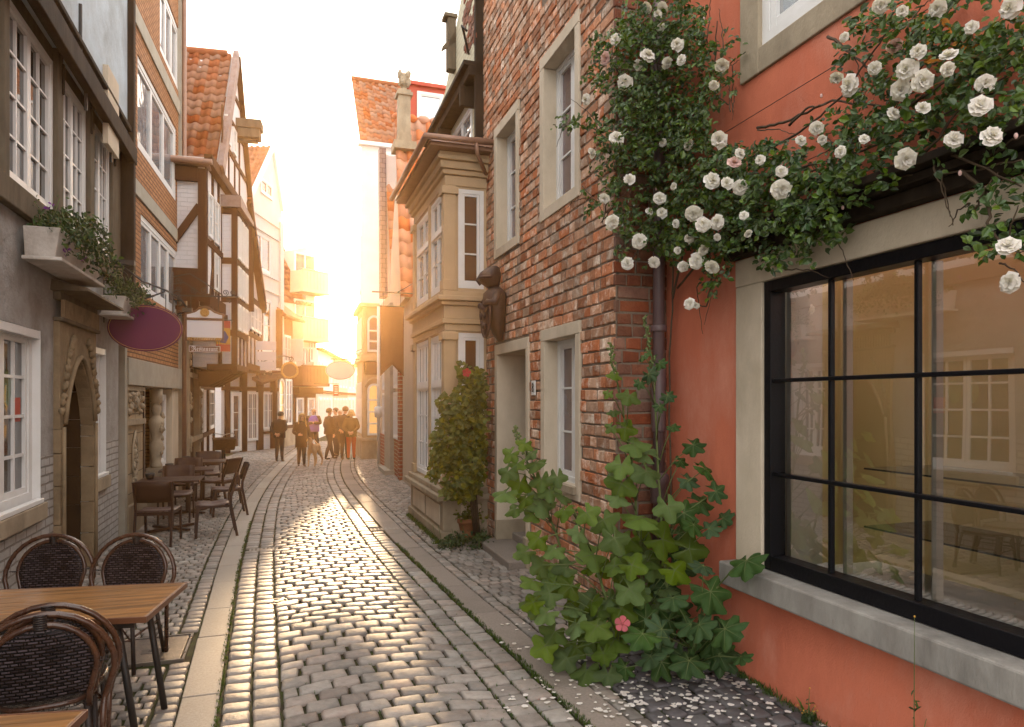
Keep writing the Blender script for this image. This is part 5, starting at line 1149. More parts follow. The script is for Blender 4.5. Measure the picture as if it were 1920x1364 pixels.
# three arrow boards
F_, p = sign_frame(492, 20.0)
labs = ['top white arrow board pointing left, above the other two', 'middle white arrow board pointing left, between the other two', 'bottom white arrow board pointing left, with a scroll beneath it']
for i, (py, lab) in enumerate(zip((648.5, 668, 686.5), labs)):
    z = at(492, py, 20).z; t = thing('arrow_sign', lab, 'sign', tuple(F_.w(0, 0, z)), group='white arrow boards on the timbered house')
    m = MB(F_); m.prism([(-.40, z), (-.27, z-.13), (.38, z-.13), (.38, z+.13), (-.27, z+.13)], -.012, .012); m.build('board', 'sign_white', t)
    m = MB(F_); m.tube([(-.62, -.02, z+.0), (.3, -.02, z+.0)], .012, 5)
    if i < 2: m.tube([(-.2, -.02, z-.13), (-.2, -.02, z-.17)], .008, 5); m.tube([(.3, -.02, z-.13), (.3, -.02, z-.17)], .008, 5)
    else: scroll(m, F_.w(.05, 0, z-.24), .09, 1.6, (1, 0, 0), (0, 0, 1), .012, 1); scroll(m, F_.w(.22, 0, z-.22), .07, 1.6, (1, 0, 0), (0, 0, 1), .012, 1); m.tube([(-.1, 0, z-.13), (-.1, 0, z-.4), (.1, 0, z-.36)], .012, 5)
    m.build('bracket', 'iron', t)
# round sign with a leafy rim
F_, p = sign_frame(543, 24.5); z = at(543, 695, 24.5).z
t = thing('hanging_sign', 'round brown sign with a golden leafy rim above the brown shop', 'sign', tuple(F_.w(0, 0, z)))
m = MB(F_); ellipse(F_, (0, z), .24, .24, -.02, .02, m, 28); m.build('board', 'sign_brown', t)
m = MB(F_)
for i in range(26): a = 2*pi*i/26; m.blob((.27*cos(a), .02, z+.27*sin(a)), .045, .02, .045, 6, jit=.3)
m.build('leaf_rim', 'sign_gold', t)
m = MB(F_); m.tube([(-1.3, 0, z+.33), (-.6, 0, z+.40), (-.2, 0, z+.52), (.1, 0, z+.45), (0, 0, z+.3)], .02, 6); m.tube([(-1.3, 0, z+.2), (-.7, 0, z+.36)], .015, 6); scroll(m, F_.w(-.35, 0, z+.42), .12, 1.5, (1, 0, 0), (0, 0, 1), .014, 1); scroll(m, F_.w(.05, 0, z+.42), .10, 1.5, (1, 0, 0), (0, 0, 1), .014, 4); m.build('bracket', 'iron', t)
# white oval
F_, p = sign_frame(638, 22.9); z = at(638, 695, 22.9).z
t = thing('hanging_sign', 'blank white oval sign with a thin dark line hung in front of the ornate bay', 'sign', tuple(F_.w(0, 0, z)))
m = MB(F_); ellipse(F_, (0, z), .48, .315, -.02, .02, m); m.build('board', 'sign_white', t)
m = MB(F_); m.tube([(.46*cos(2*pi*i/48), .022, z+.295*sin(2*pi*i/48)) for i in range(48)], .007, 4, closed=True); m.build('border_line', 'sign_brown', t)
m = MB(F_); m.tube([(-.3, 0, z+.38), (2.6-p.x, 0, z+.38)], .018, 6); m.tube([(-.2, 0, z+.27), (-.2, 0, z+.38)], .01, 5); m.tube([(.25, 0, z+.26), (.25, 0, z+.38)], .01, 5); m.tube([(.1, 0, z+.38), (.4, 0, z+.60), (2.6-p.x, 0, z+.75)], .014, 6); scroll(m, F_.w(.5, 0, z+.50), .1, 1.6, (1, 0, 0), (0, 0, 1), .014, 0); m.build('bracket', 'iron', t)
# swallow tailed cloth banner
F_, p = sign_frame(735, 14.5); zt_, zb_, zn = [at(735, y, 14.5).z for y in (575, 706, 684)]
t = thing('cloth_banner', 'long brown swallowtail cloth banner hanging from a rod beside the stone bay', 'banner', tuple(F_.w(0, 0, zb_)))
m = MB(F_); k = 10; rows = 12; P_ = []
for j in range(rows+1):
    for i in range(k+1):
        u = i/k; a = -.25+.5*u; bz = zn+(zb_-zn)*abs(2*u-1); z = zt_+(bz-zt_)*j/rows; P_.append((a, .012*sin(u*9+j*.3)*(.3+j/rows), z))
m.mesh(P_, [(j*(k+1)+i, j*(k+1)+i+1, (j+1)*(k+1)+i+1, (j+1)*(k+1)+i) for j in range(rows) for i in range(k)], 0, True)
o = m.build('cloth', 'cloth_brown', t); sd = o.modifiers.new('th', 'SOLIDIFY'); sd.thickness = .006
m = MB(F_); zr = at(735, 549, 14.5).z; m.tube([(-.42, 0, zr), (.5, 0, zr)], .014, 6); m.tube([(-.26, 0, zt_), (.26, 0, zt_)], .012, 6); m.tube([(-.18, 0, zt_), (-.18, 0, zr)], .005, 4); m.tube([(.18, 0, zt_), (.18, 0, zr)], .005, 4); m.tube([(.1, 0, zr), (.5, 0, zr+.25)], .008, 5); m.build('rod', 'iron', t)
# little red sign far down the lane
F_, p = sign_frame(630, 29.0); z = at(630, 732, 29).z
t = thing('hanging_sign', 'small red upright sign far down the lane under the white oval', 'sign', tuple(F_.w(0, 0, z)))
m = MB(F_); m.box(-.11, .11, -.02, .02, z-.23, z+.23); m.build('board', 'sign_red', t)
m = MB(F_)
for i in range(4): m.box(-.07, .07, .021, .026, z-.15+i*.09, z-.11+i*.09)
m.build('print', 'sign_white', t); m = MB(F_); m.tube([(-.9, 0, z+.27), (.12, 0, z+.27)], .015, 5); m.build('rod', 'iron', t)
# ================================================================== front tables and rattan chairs
K = 1.0
def rattan_chair(name, label):
    t = thing(name, label, 'chair', (0, 0, 0), group='rattan bistro chairs round the wooden tables')
    # faces +Y, back at y=-.24
    hw, top = .238*K, .93*K
    def hoop(hw_, zt, zb, y0, lean, flare=1.0, n=22):
        pts = []
        for i in range(n+1):
            t_ = i/n*2-1; q_ = abs(t_)      # straight flaring sides, then a round top
            if q_ > .62: f_ = (q_-.62)/.38; x = hw_*(1.0-.16*f_); z = (zt-hw_)*(1-f_)+zb*f_
            else: a = pi/2*q_/.62; x = hw_*sin(a); z = zt-hw_+hw_*cos(a)
            pts.append((x*(1 if t_ > 0 else -1), y0-lean*(z-zb), z))
        return pts
    inn = hoop(hw, .888*K, .50*K, -.20, .16); out = hoop(.315*K, .935*K, .44*K, -.165, .16)
    m = MB(); m.tube([(-hw*.84, -.19, .43*K)]+inn+[(hw*.84, -.19, .43*K)], .0155*K, 8); m.build('back_frame', 'rattan', t)
    m = MB()
    arm = [(-.255*K, .20, .44*K), (-.285*K, .10, .55*K), (-.300*K, -.06, .62*K)]
    m.tube([(-.25*K, -.20, .02), (-.262*K, -.18, .42*K)]+[p_ for p_ in out]+[(.262*K, -.18, .42*K), (.25*K, -.20, .02)], .0165*K, 8); m.build('outer_hoop', 'rattan', t)
    m = MB(); rows, cols = 16, 10; P_ = []
    zb, zt = .50*K, .868*K
    for j in range(rows+1):
        v = j/rows; z = zb+(zt-zb)*v; ww = (hw*.95*(.86+.14*min(1, max(0, z-zb)/(zt+.02-hw-zb))) if z < zt+.02-hw else sqrt(max(0, hw**2*.9-(z-(zt+.02-hw))**2)))
        for i in range(cols+1):
            u = i/cols*2-1; P_.append((ww*u, -.195-.16*(z-.5*K)-.02*(1-u*u), z))
    m.mesh(P_, [(j*(cols+1)+i, j*(cols+1)+i+1, (j+1)*(cols+1)+i+1, (j+1)*(cols+1)+i) for j in range(rows) for i in range(cols)], 0, True)
    o = m.build('woven_back', 'weave_dark', t); s_ = o.modifiers.new('th', 'SOLIDIFY'); s_.thickness = .014; s_.offset = 0
    m = MB()
    k = 20; rim = []
    for i in range(k): a = 2*pi*i/k; rim.append((.225*K*cos(a)*(1+.06*cos(4*a)*-1), .02+.225*K*sin(a)*(1-.06*cos(4*a)), .455*K))
    m.tube(rim, .014*K, 8, closed=True); m.build('seat_rim', 'rattan', t)
    m = MB(); m.mesh([(x, y, z+.006) for x, y, z in rim], [tuple(range(k))]); m.mesh([(x, y, z-.03) for x, y, z in rim]+[(x, y, z+.004) for x, y, z in rim], [(i, (i+1) % k, k+(i+1) % k, k+i) for i in range(k)]); m.build('woven_seat', 'weave_seat', t)
    for sx in (-1, 1):
        m = MB(); m.tube([(sx*.17*K, .19, .44*K), (sx*.20*K, .23, .01)], .0155*K, 8); m.build('leg', 'binding', t)
        m = MB(); m.tube([(sx*.185*K, -.15, .44*K), (sx*.215*K, -.24, .01)], .0155*K, 8); m.build('leg', 'binding', t)
    m = MB(); 
    for sx in (-1, 1): m.tube([(sx*.18*K, .20, .40*K), (sx*.10*K, .20, .34*K), (sx*.19*K, .21, .22*K)], .007, 5); m.tube([(sx*.195*K, .20, .28*K), (sx*.20*K, -.19, .28*K)], .008, 5)
    m.tube([(-.19*K, .21, .25*K), (.19*K, .21, .25*K)], .008, 5); m.build('brace', 'rattan', t)
    m = MB()
    for i in range(7): z = (.872+i*.0105)*K; y = -.198-.07*K+.0015*i; m.tube([(-.028, y-.014, z), (0, y-.024, z+.002), (.028, y-.014, z)], .0055, 5); m.tube([(-.028, y+.014, z), (0, y+.03, z+.002), (.028, y+.014, z)], .0055, 5)
    m.build('binding', 'binding', t)
    for sx in (-1, 1):
        m = MB()
        for i in range(5): m.tube([(sx*(.222*K+.012*i), -.225, .66*K), (sx*(.240*K+.012*i), -.235, .665*K), (sx*(.238*K+.012*i), -.20, .67*K)], .004, 4)
        m.build('binding', 'binding', t)
    return t
def camp(px, d):
    p_ = at(px, 750, d); return (p_.x, p_.y, 0)
TH = .78
rc = rattan_chair('rattan_chair', 'nearest rattan bistro chair, its dark woven back turned to the viewer')
rc.location = camp(92, 3.60); rc.rotation_euler.z = radians(8)
clone(rc, camp(112, 3.76), radians(4), 'rattan bistro chair pushed close in front of the nearest one, mostly hidden by it')
clone(rc, camp(70, 5.13), radians(172), 'rattan bistro chair behind the long table, next to the stone portal')
clone(rc, camp(226, 5.15), radians(166), 'rattan bistro chair behind the long table, nearer the manhole plate')
def slat_table(label, corner, ang, w_, l_, seed):
    """corner: far right corner, slats along the long side"""
    a = -YAW+ang; ux, uy = V((cos(a), sin(a))), V((-sin(a), cos(a)))
    t = thing('wooden_table', label, 'table', (corner[0], corner[1], 0), group='slatted wooden cafe tables')
    R.seed(seed)
    def W_(s, n, z): return V((corner[0], corner[1], 0))+V((ux.x*s+uy.x*n, ux.y*s+uy.y*n, z))
    class FF: pass
    ff = FF(); ff.w = W_
    m = MB(ff); n = 9
    for i in range(n):
        m.box(-w_+.012, -.012, -l_+.012+(l_-.024)*i/n+.0015, -l_+.012+(l_-.024)*(i+1)/n-.0015, TH-.022, TH+R.uniform(-.0006, .0006))
    m.build('table_top', 'table_wood', t, bevel=.002)
    m = MB(ff); m.box(-w_, 0, -l_, -l_+.012, TH-.034, TH+.001); m.box(-w_, 0, -.012, 0, TH-.034, TH+.001); m.box(-w_, -w_+.012, -l_+.012, -.012, TH-.034, TH+.0005); m.box(-.012, 0, -l_+.012, -.012, TH-.034, TH+.0005); m.build('edge_strip', 'table_edge', t, bevel=.003)
    m = MB(ff); m.box(-w_+.1, -.1, -l_+.1, -l_+.13, TH-.09, TH-.036); m.box(-w_+.1, -.1, -.13, -.1, TH-.09, TH-.036); m.build('apron', 'iron', t)
    for (x, y, sx) in ((-.16, -.14, 1), (-.16, -l_+.14, 1), (-w_+.16, -.14, -1), (-w_+.16, -l_+.14, -1)):
        m = MB(ff); m.tube([(x-.05*sx, y, TH-.04), (x+.06*sx, y, 0)], .02, 8); m.build('leg', 'iron', t)
    return t
cr = at(352, 1092, (2-TH)*FO/(1092-HZ)); slat_table('long slatted brown wooden table between the rattan chairs', (cr.x, cr.y), radians(9), 1.28, .74, 5)
cr = at(166, 1330, (2-TH)*FO/(1330-HZ)); slat_table('wooden table corner peeping in at the bottom edge below the nearest rattan chair', (cr.x, cr.y), radians(8), 1.28, .74, 6)
# ================================================================== brown cafe chairs and tables
def cafe_chair(label):
    t = thing('cafe_chair', label, 'chair', (0, 0, 0), group='dark brown cafe chairs by the carved doorway')
    q = 1.07   # faces +Y
    m = MB(); rows = 6
    P_ = []
    for j in range(rows+1):
        v = j/rows; y = (-.20+.42*v)*q; z = (.45+.012*cos(v*pi*2)-.02*max(0, v-.8)*5)*q
        for x in (-.22, -.11, 0, .11, .22): P_.append((x*q*(.96+.04*v), y, z-.010*(1-(x/.22)**2)))
    m.mesh(P_, [(j*5+i, j*5+i+1, j*5+i+6, j*5+i+5) for j in range(rows) for i in range(4)], 0, True)
    o = m.build('seat', 'cafe_seat', t); s_ = o.modifiers.new('th', 'SOLIDIFY'); s_.thickness = .018
    m = MB(); P_ = []
    for j in range(4):
        v = j/3; z = (.56+.27*v)*q
        for i in range(7): u = i/6*2-1; P_.append((.215*q*u, (-.215-.10*v-.03*(1-u*u))*q, z+.01*(1-u*u)*v))
    m.mesh(P_, [(j*7+i, j*7+i+1, j*7+i+8, j*7+i+7) for j in range(3) for i in range(6)], 0, True)
    o = m.build('backrest', 'cafe_brown', t); s_ = o.modifiers.new('th', 'SOLIDIFY'); s_.thickness = .014; s_.offset = 0
    for sx in (-1, 1):
        m = MB(); x = sx*.215*q
        prof = [(-.30, 0.0), (-.215, .45), (-.22, .55), (-.315, .83)]
        for a, b in zip(prof, prof[1:]):
            m.hexa([(x-.014, (a[0]-.018)*q, a[1]*q), (x+.014, (a[0]-.018)*q, a[1]*q), (x+.014, (a[0]+.018)*q, a[1]*q), (x-.014, (a[0]+.018)*q, a[1]*q), (x-.014, (b[0]-.018)*q, b[1]*q), (x+.014, (b[0]-.018)*q, b[1]*q), (x+.014, (b[0]+.018)*q, b[1]*q), (x-.014, (b[0]+.018)*q, b[1]*q)])
        m.build('leg', 'cafe_brown', t)
        m = MB(); m.hexa([(x-.014, .20*q, 0), (x+.014, .20*q, 0), (x+.014, .235*q, 0), (x-.014, .235*q, 0), (x-.014, .17*q, .445*q), (x+.014, .17*q, .445*q), (x+.014, .21*q, .445*q), (x-.014, .21*q, .445*q)]); m.build('leg', 'cafe_brown', t)
    m = MB(); m.box(-.215*q, .215*q, .175*q, .195*q, .39*q, .435*q); m.box(-.215*q, .215*q, -.22*q, -.20*q, .39*q, .435*q); m.box(-.222*q, -.205*q, -.20*q, .175*q, .40*q, .435*q); m.box(.205*q, .222*q, -.20*q, .175*q, .40*q, .435*q); m.build('seat_frame', 'cafe_brown', t)
    return t
cc_ = cafe_chair('nearest brown cafe chair, its solid back turned to the viewer')
cc_.location = (-1.64, 10.62, 0); cc_.rotation_euler.z = radians(-6)
for x, y, rz, lab in ((-.98, 11.0, 97, 'brown cafe chair standing side on at the kerb end of the nearest brown table'),
                      (-.93, 12.85, 100, 'brown cafe chair standing side on by the kerb at the second brown table'),
                      (-1.66, 12.38, 180, 'brown cafe chair between the first and second brown tables, facing the viewer'),
                      (-1.72, 13.98, 176, 'brown cafe chair between the second and third brown tables'),
                      (-1.50, 15.62, 182, 'brown cafe chair behind the third and farthest brown table'),
                      (-1.15, 14.15, 60, 'brown cafe chair at the kerb side of the farthest brown table')):
    clone(cc_, (x, y, 0), radians(rz), lab)
def cafe_table(label):
    t = thing('cafe_table', label, 'table', (0, 0, 0), group='dark brown cafe tables by the carved doorway'); h = .79
    m = MB(); m.box(-.43, .43, -.34, .34, h-.025, h); m.build('table_top', 'cafe_brown', t, bevel=.005)
    m = MB(); m.box(-.035, .035, -.035, .035, .04, h-.026); m.build('pedestal', 'cafe_brown', t, bevel=.004)
    m = MB(); m.bar = None
    for a in (.75, -.75):
        c, s = cos(a), sin(a); w_ = .028
        m.hexa([(-.38*c-w_*s*-1, -.38*s-w_*c, .02), (.38*c+w_*s, .38*s-w_*c, .02), (.38*c-w_*s, .38*s+w_*c, .02), (-.38*c-w_*s, -.38*s+w_*c, .02), (-.38*c+w_*s, -.38*s-w_*c, .055+a*.004), (.38*c+w_*s, .38*s-w_*c, .055+a*.004), (.38*c-w_*s, .38*s+w_*c, .055+a*.004), (-.38*c-w_*s, -.38*s+w_*c, .055+a*.004)])
    m.build('foot', 'cafe_brown', t)
    return t
ct = cafe_table('nearest dark brown cafe table with a black pot near the wall'); ct.location = (-1.62, 11.58, 0)
tl_ = [(-1.62, 11.58)]
for x, y, lab in ((-1.58, 13.2, 'middle dark brown cafe table between two chairs'), (-1.50, 14.8, 'farthest dark brown cafe table, next to the bicycle')):
    clone(ct, (x, y, 0), radians(R.uniform(-4, 4)), lab); tl_.append((x, y))
for (x, y), lab in zip(tl_, ('black pot on the nearest brown cafe table', 'black pot on the middle brown cafe table', 'black pot on the farthest brown cafe table')):
    m = MB(); m.lathe((x-.30, y+.05, .7915), [(.05, 0), (.065, .05), (.07, .09), (.06, .09), (.05, .04)], 14); tag(m.build('ashtray', 'iron'), lab, 'ashtray', 'black pots on the cafe tables')
# ================================================================== bicycle with a wicker crate
bt = thing('bicycle', 'old bicycle with a big wicker basket leaning near the half-timbered wall', 'bicycle', (-1.55, 19.6, 0))
Fbk = Fr((-1.62, 20.6), (-1.40, 18.9)); LB_ = 1.05
def wheel(cs, nm):
    m = MB(Fbk); m.tube([(cs+.34*cos(2*pi*i/28), 0, .345+.34*sin(2*pi*i/28)) for i in range(28)], .018, 6, closed=True); o = m.build(nm, 'rubber', bt)
    m = MB(Fbk); m.tube([(cs+.32*cos(2*pi*i/28), 0, .345+.32*sin(2*pi*i/28)) for i in range(28)], .009, 5, closed=True)
    for i in range(18): a = 2*pi*i/18; m.tube([(cs, 0, .345), (cs+.32*cos(a), 0, .345+.32*sin(a))], .002, 3)
    m.build('rim', 'chrome', o)
wheel(.35, 'wheel'); wheel(1.42, 'wheel')
m = MB(Fbk); m.tube([(.35, 0, .345), (.75, 0, .30), (.60, 0, .85)], .016, 6); m.tube([(.35, 0, .345), (.62, 0, .72), (1.22, 0, .82), (.75, 0, .30)], .016, 6); m.tube([(1.42, 0, .345), (1.25, 0, .75), (1.18, 0, 1.05)], .016, 6); m.build('frame', 'iron', bt)
m = MB(Fbk); m.tube([(.98, -.27, 1.05), (1.14, -.22, 1.12), (1.2, 0, 1.08), (1.14, .22, 1.12), (.98, .27, 1.05)], .012, 6); m.build('handlebar', 'chrome', bt)
m = MB(Fbk); m.mesh([(.44, -.10, .93), (.44, .10, .93), (.76, .02, .95), (.76, -.02, .95), (.46, -.08, .88), (.46, .08, .88), (.74, .02, .90), (.74, -.02, .90)], [(0, 1, 2, 3), (7, 6, 5, 4), (0, 4, 5, 1), (1, 5, 6, 2), (2, 6, 7, 3), (3, 7, 4, 0)]); m.build('saddle', 'rubber', bt, bevel=.01)
m = MB(Fbk); m.hexa([(1.30, -.24, .70), (1.60, -.24, .70), (1.60, .24, .70), (1.30, .24, .70), (1.25, -.29, 1.02), (1.68, -.29, .99), (1.68, .29, .99), (1.25, .29, 1.02)]); m.build('basket', 'wicker', bt, bevel=.02)
# ================================================================== plants
def wall_d(px):
    """depth along the view of the right hand walls"""
    u = (px-960)/FO; x = u*CA+SA; y = -u*SA+CA
    if px > 1250: return 3.25/x
    if px > 1155: return 5.34/y
    return 2.74/x
R.seed(77)
rt = thing('climbing_rose', 'climbing rose covered in white blooms spreading over the brick corner and the pink wall', 'rose', (3.1, 5.0, 0))
ells = [(1240,50,85,65,1),(1185,130,80,85,.8),(1270,150,70,110,1),(1335,95,45,45,.4),(1350,160,40,35,.6),(1200,240,90,75,1),(1165,300,55,60,.45),(1265,270,75,90,1.1),(1235,410,75,55,.9),(1200,440,50,50,.5),
 (1320,290,60,45,.9),(1330,390,95,85,1.1),(1300,470,60,35,.8),(1400,350,90,80,1.1),(1450,320,80,50,1),(1450,430,85,55,1.1),(1510,390,65,60,1),(1545,310,75,50,.9),(1590,245,75,40,.7),(1650,275,75,50,.7),(1560,360,60,50,.9),
 (1615,110,45,70,.9),(1700,50,100,60,1),(1790,60,90,75,1),(1875,60,70,75,1.1),(1750,150,110,60,.9),(1860,160,75,85,1),(1670,195,85,50,.9),(1780,235,95,50,.8),(1890,260,55,60,.9),(1720,300,80,25,.5),(1610,340,60,28,.7),
 (1850,395,40,50,.8),(1865,455,55,38,.8),(1480,485,50,22,.6),(1540,440,45,30,.8),(1325,540,18,28,.5),(1350,505,30,25,.5),(1060,228,22,14,.5),(1110,235,45,22,.35),(1130,380,45,30,.3),(1150,90,40,40,.4),(1900,340,40,50,.6),(1410,215,25,30,.0)]
lf = MB(); HOLE = {}
def depth_rose(px):
    w = wall_d(px)
    if px < 1155: return min(w, 6.0)-R.uniform(.05, .5)
    if px < 1250: return w-R.uniform(.04, .65)
    n = R.uniform(.04, .42); return w*(3.25-n)/3.25
for (cx, cy, rx, ry, wt) in ells:
    d0 = wall_d(cx); area = pi*rx*ry*(d0/FO)**2; n = int(area*(900 if cx < 1560 else 760)*wt)
    for i in range(n):
        a = R.uniform(0, 2*pi); r = sqrt(R.random())*(1.0 if R.random() < .8 else 1.18); px, py = cx+rx*r*cos(a), cy+ry*r*sin(a)
        if HOLE.get((int(px//26), int(py//22))) is None: HOLE[(int(px//26), int(py//22))] = R.random()
        if HOLE[(int(px//26), int(py//22))] < (.06 if px < 1560 else .09): continue
        p = at(px, py, depth_rose(px)); out = V((-.8, -.45, .35))+V((R.uniform(-.9, .9), R.uniform(-.9, .9), R.uniform(-.6, .9)))
        s = R.uniform(.028, .055)
        dr = V((R.uniform(-1, 1), R.uniform(-1, 1), R.uniform(-.9, .3))).normalized()
        for q in range(R.choice((2, 3, 3, 5))):
            leaf_at(lf, p+dr*(q//2)*s*.75+V((R.uniform(-1, 1), R.uniform(-1, 1), R.uniform(-1, 1)))*s*.35, out+V((R.uniform(-.4, .4),)*3), s*R.uniform(.8, 1.15), 1 if (abs(px-1760) < 60 and abs(py-85) < 40 and R.random() < .09) else 0, asp=.68)
lf.build('foliage', ['leaf_rose', 'leaf_orange'], rt)
st = MB()
def cane(pts, r0=.010, r1=.004, n=.22):
    P_ = [at(px, py, wall_d(px)-n*R.uniform(.7, 1.2)) for px, py in pts]; Q = []
    for a, b in zip(P_, P_[1:]):
        for k in range(6): Q.append(a.lerp(b, k/6)+V((R.uniform(-.006, .006), R.uniform(-.006, .006), R.uniform(-.006, .006))))
    Q.append(P_[-1]); st.tube(Q, [r0+(r1-r0)*i/(len(Q)-1) for i in range(len(Q))], 6, raw=True)
for pts in ([(1262, 1180), (1258, 900), (1255, 700), (1262, 520), (1270, 380), (1250, 250), (1230, 120), (1235, 20)], [(1262, 560), (1290, 430), (1350, 360), (1450, 330), (1560, 300), (1680, 260), (1800, 200), (1910, 130)],
            [(1270, 540), (1330, 470), (1430, 420), (1540, 370), (1600, 350), (1700, 330), (1820, 322), (1915, 300)], [(1290, 420), (1400, 300), (1500, 250), (1580, 180), (1650, 80), (1700, 10)],
            [(1260, 300), (1200, 200), (1150, 120), (1120, 90)], [(1250, 330), (1180, 290), (1110, 240), (1050, 228)], [(1560, 300), (1640, 240), (1750, 170), (1840, 110), (1910, 60)], [(1700, 320), (1760, 260), (1820, 180), (1900, 170)],
            [(1480, 235), (1510, 205), (1550, 195)], [(1552, 68), (1590, 95), (1630, 130), (1660, 190)], [(1800, 320), (1850, 360), (1855, 430), (1900, 470)], [(1330, 470), (1335, 520), (1325, 575), (1300, 572)], [(1360, 330), (1300, 230), (1340, 130), (1345, 40)], [(1420, 240), (1470, 230), (1560, 190), (1650, 200), (1760, 250)],
            [(1170, 330), (1140, 370), (1130, 420)], [(1240, 420), (1200, 460), (1180, 500)], [(1690, 300), (1790, 290), (1915, 350)]): cane(pts)
for i in range(70):
    px, py = R.choice([(e[0], e[1]) for e in ells]); px += R.uniform(-50, 50); py += R.uniform(-40, 40); a = R.uniform(0, 6.3); l = R.uniform(40, 110); cane([(px, py), (px+l*.5*cos(a), py+l*.5*sin(a)-8), (px+l*cos(a), py+l*sin(a))], .005, .002, .25)
st.build('stem', 'stem_wood', rt)
def bloom(mat_, pet=(6, 6, 5, 4), open_=1.0):
    m = MB()
    for ring_, n in enumerate(pet):
        tilt = (1.25, .95, .6, .28)[ring_]*open_; L_ = (1.0, .88, .68, .48)[ring_]
        for i in range(n):
            a = 2*pi*(i+.5*ring_)/n+R.uniform(-.2, .2); u = V((cos(a), sin(a), 0)); w = V((-sin(a), cos(a), 0)); P_ = []
            tl_2 = tilt+R.uniform(-.15, .15); ll = L_*R.uniform(.85, 1.1)
            for j in range(4):
                v = j/3; rr = ll*v; out = rr*sin(tl_2)*(1+.0*v); up = rr*cos(tl_2)*.8+.10*ring_-(v**3)*.22*ll*(1 if ring_ < 2 else 0)
                wd_2 = .50*ll*sin(min(1, v*1.15+.12)*pi*.62)
                for k in (-1, -.4, .4, 1): P_.append(u*(out-.05*abs(k)*ll)+w*wd_2*k+V((0, 0, up+.13*k*k*ll+R.uniform(-.03, .03))))
            m.mesh(P_, [(j*4+k, j*4+k+1, j*4+k+5, j*4+k+4) for j in range(3) for k in range(3)], 0, True, raw=True)
    return m
protos = []
for i in range(6):
    m = bloom('petal_white', open_=R.uniform(.75, 1.1)); o = m.build('flower', 'petal_white' if i else 'petal_pink', None); protos.append(o)
fl = [(1212,15,22),(1243,15,22),(1232,28,16),(1240,52,15),(1155,75,20),(1270,85,24),(1213,105,26),(1197,122,20),(1250,118,20),(1278,113,18),(1138,110,25),(1172,155,26),(1353,122,24),(1338,160,18),(1100,187,20),(1155,260,26),(1108,288,20),(1243,268,14),(1290,272,20),
 (1346,262,32),(1180,338,22),(1133,372,18),(1147,417,26),(1198,453,28),(1176,495,24),(1227,492,22),(1236,372,22),(1240,400,20),(1217,398,16),(1262,350,14),(1334,340,30),(1362,345,24),(1388,352,28),(1376,308,26),(1386,290,22),(1463,355,36),(1463,320,18),(1300,400,30),(1318,422,26),(1346,417,26),(1305,490,28),(1336,500,28),(1280,500,20),(1318,468,20),(1268,420,16),(1291,447,18),(1345,445,14),(1293,570,20),(1305,572,14),(1270,470,14),(1402,438,16),
 (1583,70,16),(1651,10,28),(1690,22,22),(1760,15,32),(1895,15,36),(1676,84,28),(1595,160,46),(1568,145,22),(1700,130,48),(1728,152,44),(1690,168,42),(1640,128,24),(1722,98,28),(1778,108,32),(1776,130,26),(1846,157,32),(1838,200,36),(1673,215,24),(1729,205,26),(1858,257,38),(1787,262,30),(1696,298,42),(1576,285,20),(1530,240,24),(1500,265,20),(1890,463,44),(1895,530,44),(1822,52,22),(1465,322,20),(1540,262,18),(1620,262,18),(1395,405,16),(1425,300,18)]
for i, (px, py, s) in enumerate(fl):
    d = wall_d(px); d = min(d, 5.9); n = R.uniform(.38, .50); d = d*(1-n/3.25) if px > 1250 else d-.5*R.uniform(.7, 1.15)
    src = protos[0] if i in (56, 10, 33) else R.choice(protos[1:]); o = src.copy(); COL.objects.link(o); o.parent = rt
    p = at(px, py, d); o.location = p-rt.location; sc = min(s, 36)/FO*d*.58; o.scale = (sc, sc, sc)
    nr = (V((0, 0, 2))-p).normalized()+V((R.uniform(-.7, .7), R.uniform(-.6, .6), R.uniform(-.5, .6))); o.rotation_mode = 'QUATERNION'; o.rotation_quaternion = nr.to_track_quat('Z', 'Y')
for o in protos: bpy.data.objects.remove(o)
for (px, py) in [(1300,300),(1310,308),(1283,315),(1530,255),(1430,305),(1465,308),(1370,280),(1345,385),(1540,180),(1580,390),(1905,255),(1800,325),(1320,35),(1385,75),(1290,385),(1230,355),(1700,240)]:
    d = wall_d(px)-.35; bd = MB(); bd.blob(at(px, py, d),   .008, .008, .013, 8, raw=True); bd.build('rosebud', 'petal_pink', rt)
